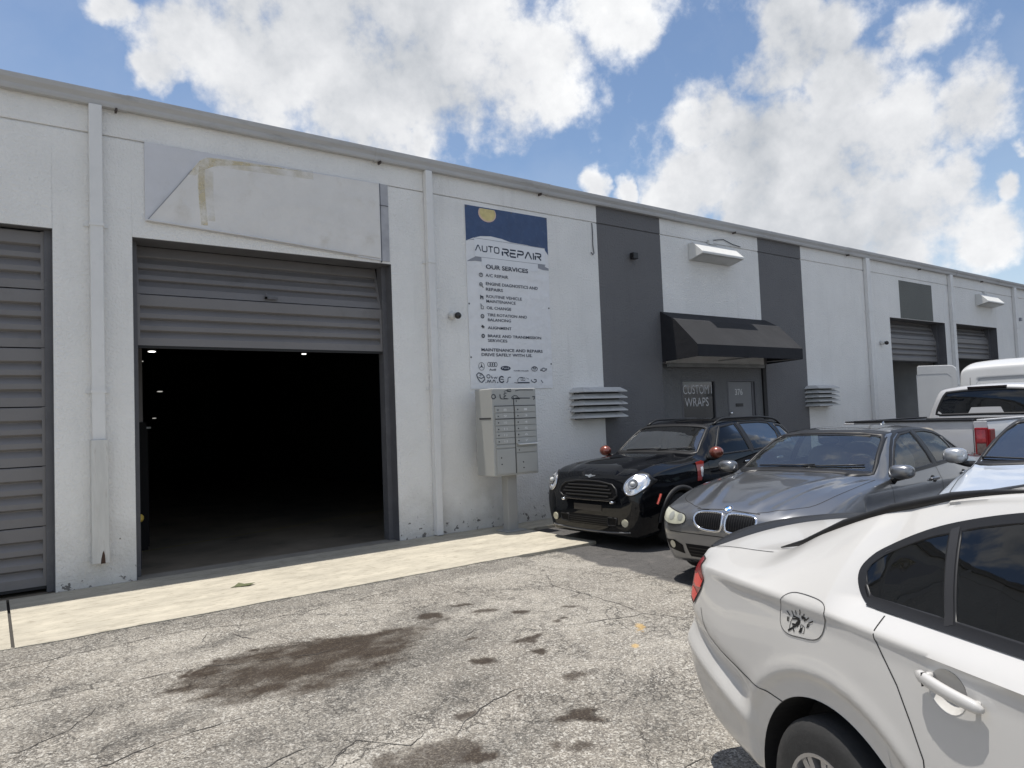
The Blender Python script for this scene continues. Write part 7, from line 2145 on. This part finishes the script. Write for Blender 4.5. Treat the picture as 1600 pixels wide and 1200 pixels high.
# ---------------------------------------------------------------- silver-white pickup seen from behind
def pickup():
    th = R(-3)
    t0 = (10.06 + 5.48 * math.cos(R(-3)), 4.62 + 5.48 * math.sin(R(-3)), ZG)            # front bumper; rear at x = 10.08
    L = 5.22
    rows = [  # cab and bonnet only, s from the front bumper; rear wall of the cab at s = 3.30
        (0.00, .45, .60, .60, .70, .74, .66, .78, .55, .80),
        (0.06, .38, .72, .64, .82, .86, .78, .92, .64, .95),
        (0.22, .34, .80, .66, .88, .94, .84, 1.00, .70, 1.03),
        (0.90, .34, .85, .68, .92, 1.02, .87, 1.08, .74, 1.11),
        (1.30, .34, .86, .70, .925, 1.06, .88, 1.12, .74, 1.16),
        (1.75, .34, .86, .70, .925, 1.10, .88, 1.50, .70, 1.53),
        (2.05, .34, .86, .70, .925, 1.12, .88, 1.69, .66, 1.73),
        (2.55, .34, .86, .70, .925, 1.14, .88, 1.75, .67, 1.81),
        (2.80, .34, .86, .70, .925, 1.15, .88, 1.75, .67, 1.80),
        (2.90, .34, .86, .70, .92, 1.16, .875, 1.73, .675, 1.785),
        (2.97, .36, .85, .70, .91, 1.16, .865, 1.60, .70, 1.66),
        (3.04, .40, .84, .70, .90, 1.14, .855, 1.22, .76, 1.26),
        (3.06, .50, .80, .72, .86, 1.10, .80, 1.14, .70, 1.16),
        (3.07, .70, .60, .80, .64, .95, .60, 1.00, .50, 1.02)]
    mp = paint('white_truck_paint', (0.44, 0.44, 0.445), 0.15, 0.35, 0.8, dirt=(0.35, 0.34, 0.33, 0.35))
    c = Car('pickup_truck', rows, L, t0, th, 'silver-white pickup truck seen from behind, with tinted rear window and red tail light', 'pickup truck', mp, N=120, dens=1.2)
    c.wheels([(0.92, 0.90)], 0.37, 0.22, 0.24, M_RIMS, 0.42, 6)
    dk = mat('truck_rear_glass', (0.012, 0.015, 0.022), 0.05, coat=1.0, spec=0.8)
    dark = glass('privacy_glass', (0.07, 0.075, 0.08), 0.16, 0.0, 0.04)
    rw = sym([(0, 1.36), (0.64, 1.355), (0.695, 1.375), (0.675, 1.45), (0.60, 1.64), (0.56, 1.695), (0.3, 1.715), (0, 1.72)])
    c.window('B', rw, glass('truck_screen', (0.035, 0.045, 0.055), 0.7), 0.035, name='rear_window')
    c.window('F', sym([(0, 1.20), (0.6, 1.19), (0.68, 1.21), (0.64, 1.55), (0.55, 1.67), (0, 1.70)]), dark, 0.03, name='windshield')
    for d in ('L', 'R'):
        c.window(d, [(-a, b) for a, b in [(1.75, 1.17), (1.95, 1.45), (2.12, 1.60), (2.5, 1.65), (2.72, 1.64), (2.78, 1.20)]], dark, 0.03)
        c.line('door_gap', d, [(-1.5, 1.1), (-1.5, 0.4)], 0.007); c.line('door_gap', d, [(-2.6, 1.12), (-2.62, 0.4)], 0.007)
    # high stop lamp
    l, n = c.b.cast('B', 0.0, 1.73)
    obj('stop_lamp', MB().box(l.x - 0.012, l.x + 0.05, -0.26, 0.26, 1.735, 1.77).add([], []), mat('stop_lamp_dark', (0.02, 0.014, 0.014), 0.2), c.t, bevel=0.006)
    c.interior(1.3, 2.15, 2.95, 0.72, 0.66, 1.24, rear=False)
    c.t.scale = (1.05, 1.05, 1.05)
    c.mirror(1.62, 1.20, 1.30, M_WHITEP, w=0.22, h=0.19, dpt=0.12, foot=1.08)
    # bed
    x0, x1 = -5.14, -3.10
    def bedside(sg):
        # outer skin with wheel arch, inner skin, top cap
        n = 48; vs = []; xs = np.linspace(x0, x1, n)
        prof = [(0.905, 0.50), (0.935, 0.62), (0.945, 0.80), (0.93, 1.00), (0.925, 1.18), (0.90, 1.29), (0.885, 1.315)]
        cx, rz, ra = -4.18, 0.37, 0.43
        for xx in xs:
            dz = ra * ra - (xx - cx) ** 2
            zlow = (rz + math.sqrt(dz)) if dz > 0 else 0.50
            zlow = max(zlow, 0.50)
            for k, (yy, zz) in enumerate(prof):
                z_ = zlow + (zz - 0.50) * (1.315 - zlow) / (1.315 - 0.50)
                vs.append((xx, sg * (yy + 0.018 * math.exp(-((math.hypot(xx - cx, z_ - rz) - ra) / 0.05) ** 2)), z_))
            vs.append((xx, sg * 0.80, 1.315)); vs.append((xx, sg * 0.80, 0.62))
        m = 9
        return MB().add(vs, [(i * m + j, i * m + j + 1, (i + 1) * m + j + 1, (i + 1) * m + j) for i in range(n - 1) for j in range(m - 1)])
    for sg in (1, -1):
        bs = obj('bed_side', bedside(sg), mp, c.t, smooth='all', fix=False)
        obj('bed_rail', MB().box(x0, x1, min(sg * 0.79, sg * 0.90), max(sg * 0.79, sg * 0.90), 1.317, 1.336), mat('rail_pale', (0.42, 0.42, 0.43), 0.5) if sg < 0 else M_TRIM, bs, bevel=0.006)
        post = MB().box(x0 - 0.02, x0 + 0.001, min(sg * 0.76, sg * 0.91), max(sg * 0.76, sg * 0.91), 0.52, 1.312)
        obj('corner_post', post, mp, bs, bevel=0.008)
        tl = MB().box(x0 - 0.045, x0 - 0.021, min(sg * 0.775, sg * 0.925), max(sg * 0.775, sg * 0.925), 0.90, 1.235)
        tl.box(x0 - 0.04, x0 + 0.10, min(sg * 0.92, sg * 0.948), max(sg * 0.92, sg * 0.948), 0.92, 1.22)
        to = obj('tail_light', tl, M_REDL, c.t, bevel=0.012)
        obj('lamp_cell', MB().box(x0 - 0.049, x0 - 0.0455, min(sg * 0.80, sg * 0.90), max(sg * 0.80, sg * 0.90), 1.06, 1.21), mat('tail_red_worn', (0.33, 0.02, 0.02), 0.2, coat=1.0, var=0.4, vscale=18), to)
        obj('lamp_cell', MB().box(x0 - 0.049, x0 - 0.0455, min(sg * 0.80, sg * 0.90), max(sg * 0.80, sg * 0.90), 0.92, 1.045), mat('lamp_dirty', (0.12, 0.09, 0.08), 0.5, var=0.5, vscale=25), to)
        wheel(c.t, -4.18, sg * 0.80, 0.37, 0.37, 0.22, 0.24, M_RIMS, 6)
        obj('wheel_arch_liner', liner(-4.18, 0.37, 0.425, sg * 0.92, sg * 0.5), M_LINER, c.t, fix=False)
    tg = MB()
    # tailgate: slightly crowned sheet with a stamped field and a shallow dent
    n, m = 30, 14; vs = []
    for i in range(n + 1):
        y = -0.752 + 1.504 * i / n
        for j in range(m + 1):
            z = 0.56 + 0.755 * j / m
            xx = x0 - 0.025 + 0.02 * (2 * j / m - 1) ** 4
            xx += 0.006 * math.exp(-((y - 0.35) / 0.12) ** 2 - ((z - 1.12) / 0.06) ** 2) - 0.006 * math.exp(-((y - 0.30) / 0.06) ** 2 - ((z - 1.19) / 0.03) ** 2)
            vs.append((xx, y, z))
    fs = [(i * (m + 1) + j, i * (m + 1) + j + 1, (i + 1) * (m + 1) + j + 1, (i + 1) * (m + 1) + j) for i in range(n) for j in range(m)]
    tg.add(vs, fs); tg.box(x0 + 0.001, x0 + 0.03, -0.75, 0.75, 0.56, 1.31)
    tgo = obj('tailgate', tg, mp, c.t, smooth='all', fix=False)
    obj('tailgate_cap', MB().box(x0 - 0.032, x0 + 0.04, -0.755, 0.755, 1.314, 1.342), M_TRIM, tgo, bevel=0.006)
    obj('tailgate_handle', MB().box(x0 - 0.04, x0 - 0.02, -0.11, 0.11, 1.16, 1.23), M_TRIM, tgo, bevel=0.006)
    obj('bed_floor', MB().box(x0, x1, -0.8, 0.8, 0.60, 0.63).box(x1 - 0.02, x1, -0.8, 0.8, 0.6, 1.31), M_BLACK, c.t)
    obj('rear_bumper', MB().box(x0 - 0.14, x0 + 0.02, -0.90, 0.90, 0.42, 0.55), M_CHROME, c.t, bevel=0.02)
    return c.finish()


pickup()


# ---------------------------------------------------------------- white van, rear door swung open
def van():
    L = 5.4
    t0 = (17.80, 6.64 - L, ZG)
    rows = [
        (0.00, .45, .62, .60, .72, .80, .68, .86, .55, .88),
        (0.08, .34, .76, .66, .86, .95, .80, 1.02, .66, 1.05),
        (0.40, .30, .86, .72, .94, 1.06, .88, 1.13, .74, 1.17),
        (0.85, .30, .90, .76, .97, 1.16, .92, 1.28, .80, 1.32),
        (1.40, .30, .92, .80, .985, 1.24, .94, 1.95, .80, 2.00),
        (1.80, .30, .92, .80, .985, 1.26, .945, 2.14, .80, 2.24),
        (2.60, .30, .92, .80, .985, 1.28, .945, 2.17, .80, 2.30),
        (4.60, .30, .92, .80, .985, 1.28, .945, 2.17, .80, 2.31),
        (5.20, .30, .92, .80, .980, 1.28, .940, 2.15, .80, 2.285),
        (5.34, .31, .91, .80, .965, 1.28, .925, 2.10, .79, 2.24),
        (5.385, .34, .88, .80, .93, 1.28, .89, 2.03, .76, 2.16),
        (5.40, .40, .82, .80, .87, 1.28, .83, 1.92, .70, 2.05)]

    def mod(V):
        s_ = -V[:, 0]; y = np.abs(V[:, 1]); z = V[:, 2]
        fld = (y > 0.7) * np.clip((s_ - 3.2) / 0.03, 0, 1) * np.clip((5.06 - s_) / 0.03, 0, 1) * np.clip((z - 1.35) / 0.03, 0, 1) * np.clip((2.10 - z) / 0.03, 0, 1)
        yy = V[:, 1] - np.sign(V[:, 1]) * fld * 0.02
        return np.stack([V[:, 0], yy, V[:, 2]], 1)
    mp = paint('white_van_paint', (0.52, 0.525, 0.525), 0, 0.4, 0.5)
    rows = [(r[0], r[1], r[2], r[3], r[4], r[5], r[6], r[7] + 0.17 * min(1, r[0] / 1.5), r[8] + 0.04 * min(1, r[0] / 1.5), r[9] + 0.19 * min(1, r[0] / 1.5)) for r in rows]
    c = Car('white_van', rows, L, t0, R(-90), 'white cargo van with an open rear door, behind the pickup truck', 'van', mp, N=230, dens=2.2, mod=mod, crown=3.0)
    c.wheels([(0.95, 0.93), (4.25, 0.93)], 0.36, 0.21, 0.23, M_RIMS, 0.42, 6)
    dark = glass('privacy_glass', (0.07, 0.075, 0.08), 0.16, 0.0, 0.04)
    c.window('F', sym([(0, 1.30), (0.7, 1.29), (0.78, 1.31), (0.74, 1.85), (0.65, 1.95), (0, 1.98)]), dark, 0.03, name='windshield')
    for d in ('L', 'R'):
        c.window(d, [(-a, b) for a, b in [(1.25, 1.32), (1.45, 1.70), (1.62, 1.86), (2.25, 1.88), (2.25, 1.32)]], dark, 0.03)
        c.line('body_gap', d, [(-5.17, 0.5), (-5.17, 1.3), (-5.17, 2.12)], 0.010)
        c.line('door_gap', d, [(-2.40, 0.5), (-2.40, 1.95)], 0.010)
        c.line('crease_shade_line', d, [(-5.05, 1.36), (-5.05, 2.0), (-4.99, 2.08), (-4.87, 2.10), (-3.3, 2.10), (-3.21, 2.04), (-3.21, 1.36)], 0.008, mat('panel_shade', (0.35, 0.35, 0.35), 0.5), 0.001)  # grey line paints crease shade round the stamped field
        c.line('side_moulding', d, [(-5.1, 0.70), (-1.5, 0.70)], 0.10, M_TRIM, 0.008, depth=0.003)
    # the left rear door stays shut, the right one is swung out: cargo mouth behind it
    mouth = [(-0.80, 0.55), (-0.02, 0.55), (-0.02, 2.02), (-0.60, 2.02), (-0.74, 1.93), (-0.80, 1.30)]
    c.late.append(('B', mouth))
    m_in = mat('cargo_dark', (0.03, 0.03, 0.032), 0.8)
    obj('cargo_bay', MB().box(-5.28, -2.6, -0.72, 0.72, 0.50, 0.54).box(-2.62, -2.6, -0.72, 0.72, 0.5, 2.02).box(-5.28, -2.6, -0.74, -0.72, 0.5, 2.02).box(-5.28, -2.6, 0.72, 0.74, 0.5, 2.02).box(-5.28, -2.6, -0.72, 0.72, 2.02, 2.04), m_in, c.t)
    c.line('door_gap', 'B', [(0.0, 0.5), (0.0, 2.1)], 0.012)
    # swung door: leaf with rounded top corners, stamped frame, hinged at the right rear corner
    hx, hy = -5.35, -0.98
    dirv = Vector((-0.985, -0.17, 0)).normalized(); nv = Vector((dirv.y, -dirv.x, 0))
    Wd = 0.80
    out = [(0.0, 0.50), (Wd, 0.50), (Wd, 1.30), (Wd - 0.015, 2.34)]
    out += [(Wd - 0.06 + 0.045 * math.cos(R(a)), 2.40 + 0.045 * math.sin(R(a))) for a in (30, 60, 90)]
    out += [(0.16 - 0.14 * math.sin(R(a)), 2.29 + 0.13 * math.cos(R(a))) for a in (0, 30, 60, 90)]
    def P3(u, w, off): 
        q = Vector((hx, hy, 0)) + dirv * u - nv * off; return (q.x, q.y, w)
    n = len(out); mb = MB()
    vs = [P3(u, w, 0.0) for u, w in out] + [P3(u, w, 0.05) for u, w in out]
    mb.add(vs, [tuple(range(n)), tuple(range(n, 2 * n))[::-1]] + [(i, n + i, n + (i + 1) % n, (i + 1) % n) for i in range(n)])
    rd = obj('rear_door', mb, mp, c.t, bevel=0.012)
    for off in (-0.004, 0.054):
        ins = [(0.10, 1.20), (0.80, 1.20), (0.80, 2.25), (0.70, 2.255), (0.20, 2.24), (0.12, 2.16)]
        P = [Vector((u, w)) for u, w in ins]; vs = []; m_ = len(ins); cen = Vector((0.42, 1.62))
        for s_, o_ in ((1.0, off), (0.94, off + (0.010 if off < 0 else -0.010))):
            for p in P:
                q = cen + (p - cen) * s_; vs.append(P3(q.x, q.y, o_))
        obj('door_stamping', MB().add(vs, [(i, (i + 1) % m_, m_ + (i + 1) % m_, m_ + i) for i in range(m_)]), mp, rd, fix=False)
    hg = MB()
    for z in (0.8, 1.86, 1.98):
        hg.tube([(hx - 0.01, hy + 0.02, z), (hx - 0.05, hy - 0.03, z), P3(0.03, z, 0.0)], 0.018, 6)
    obj('door_hinge', hg, mp, rd, smooth='all')
    return c.finish()


van()
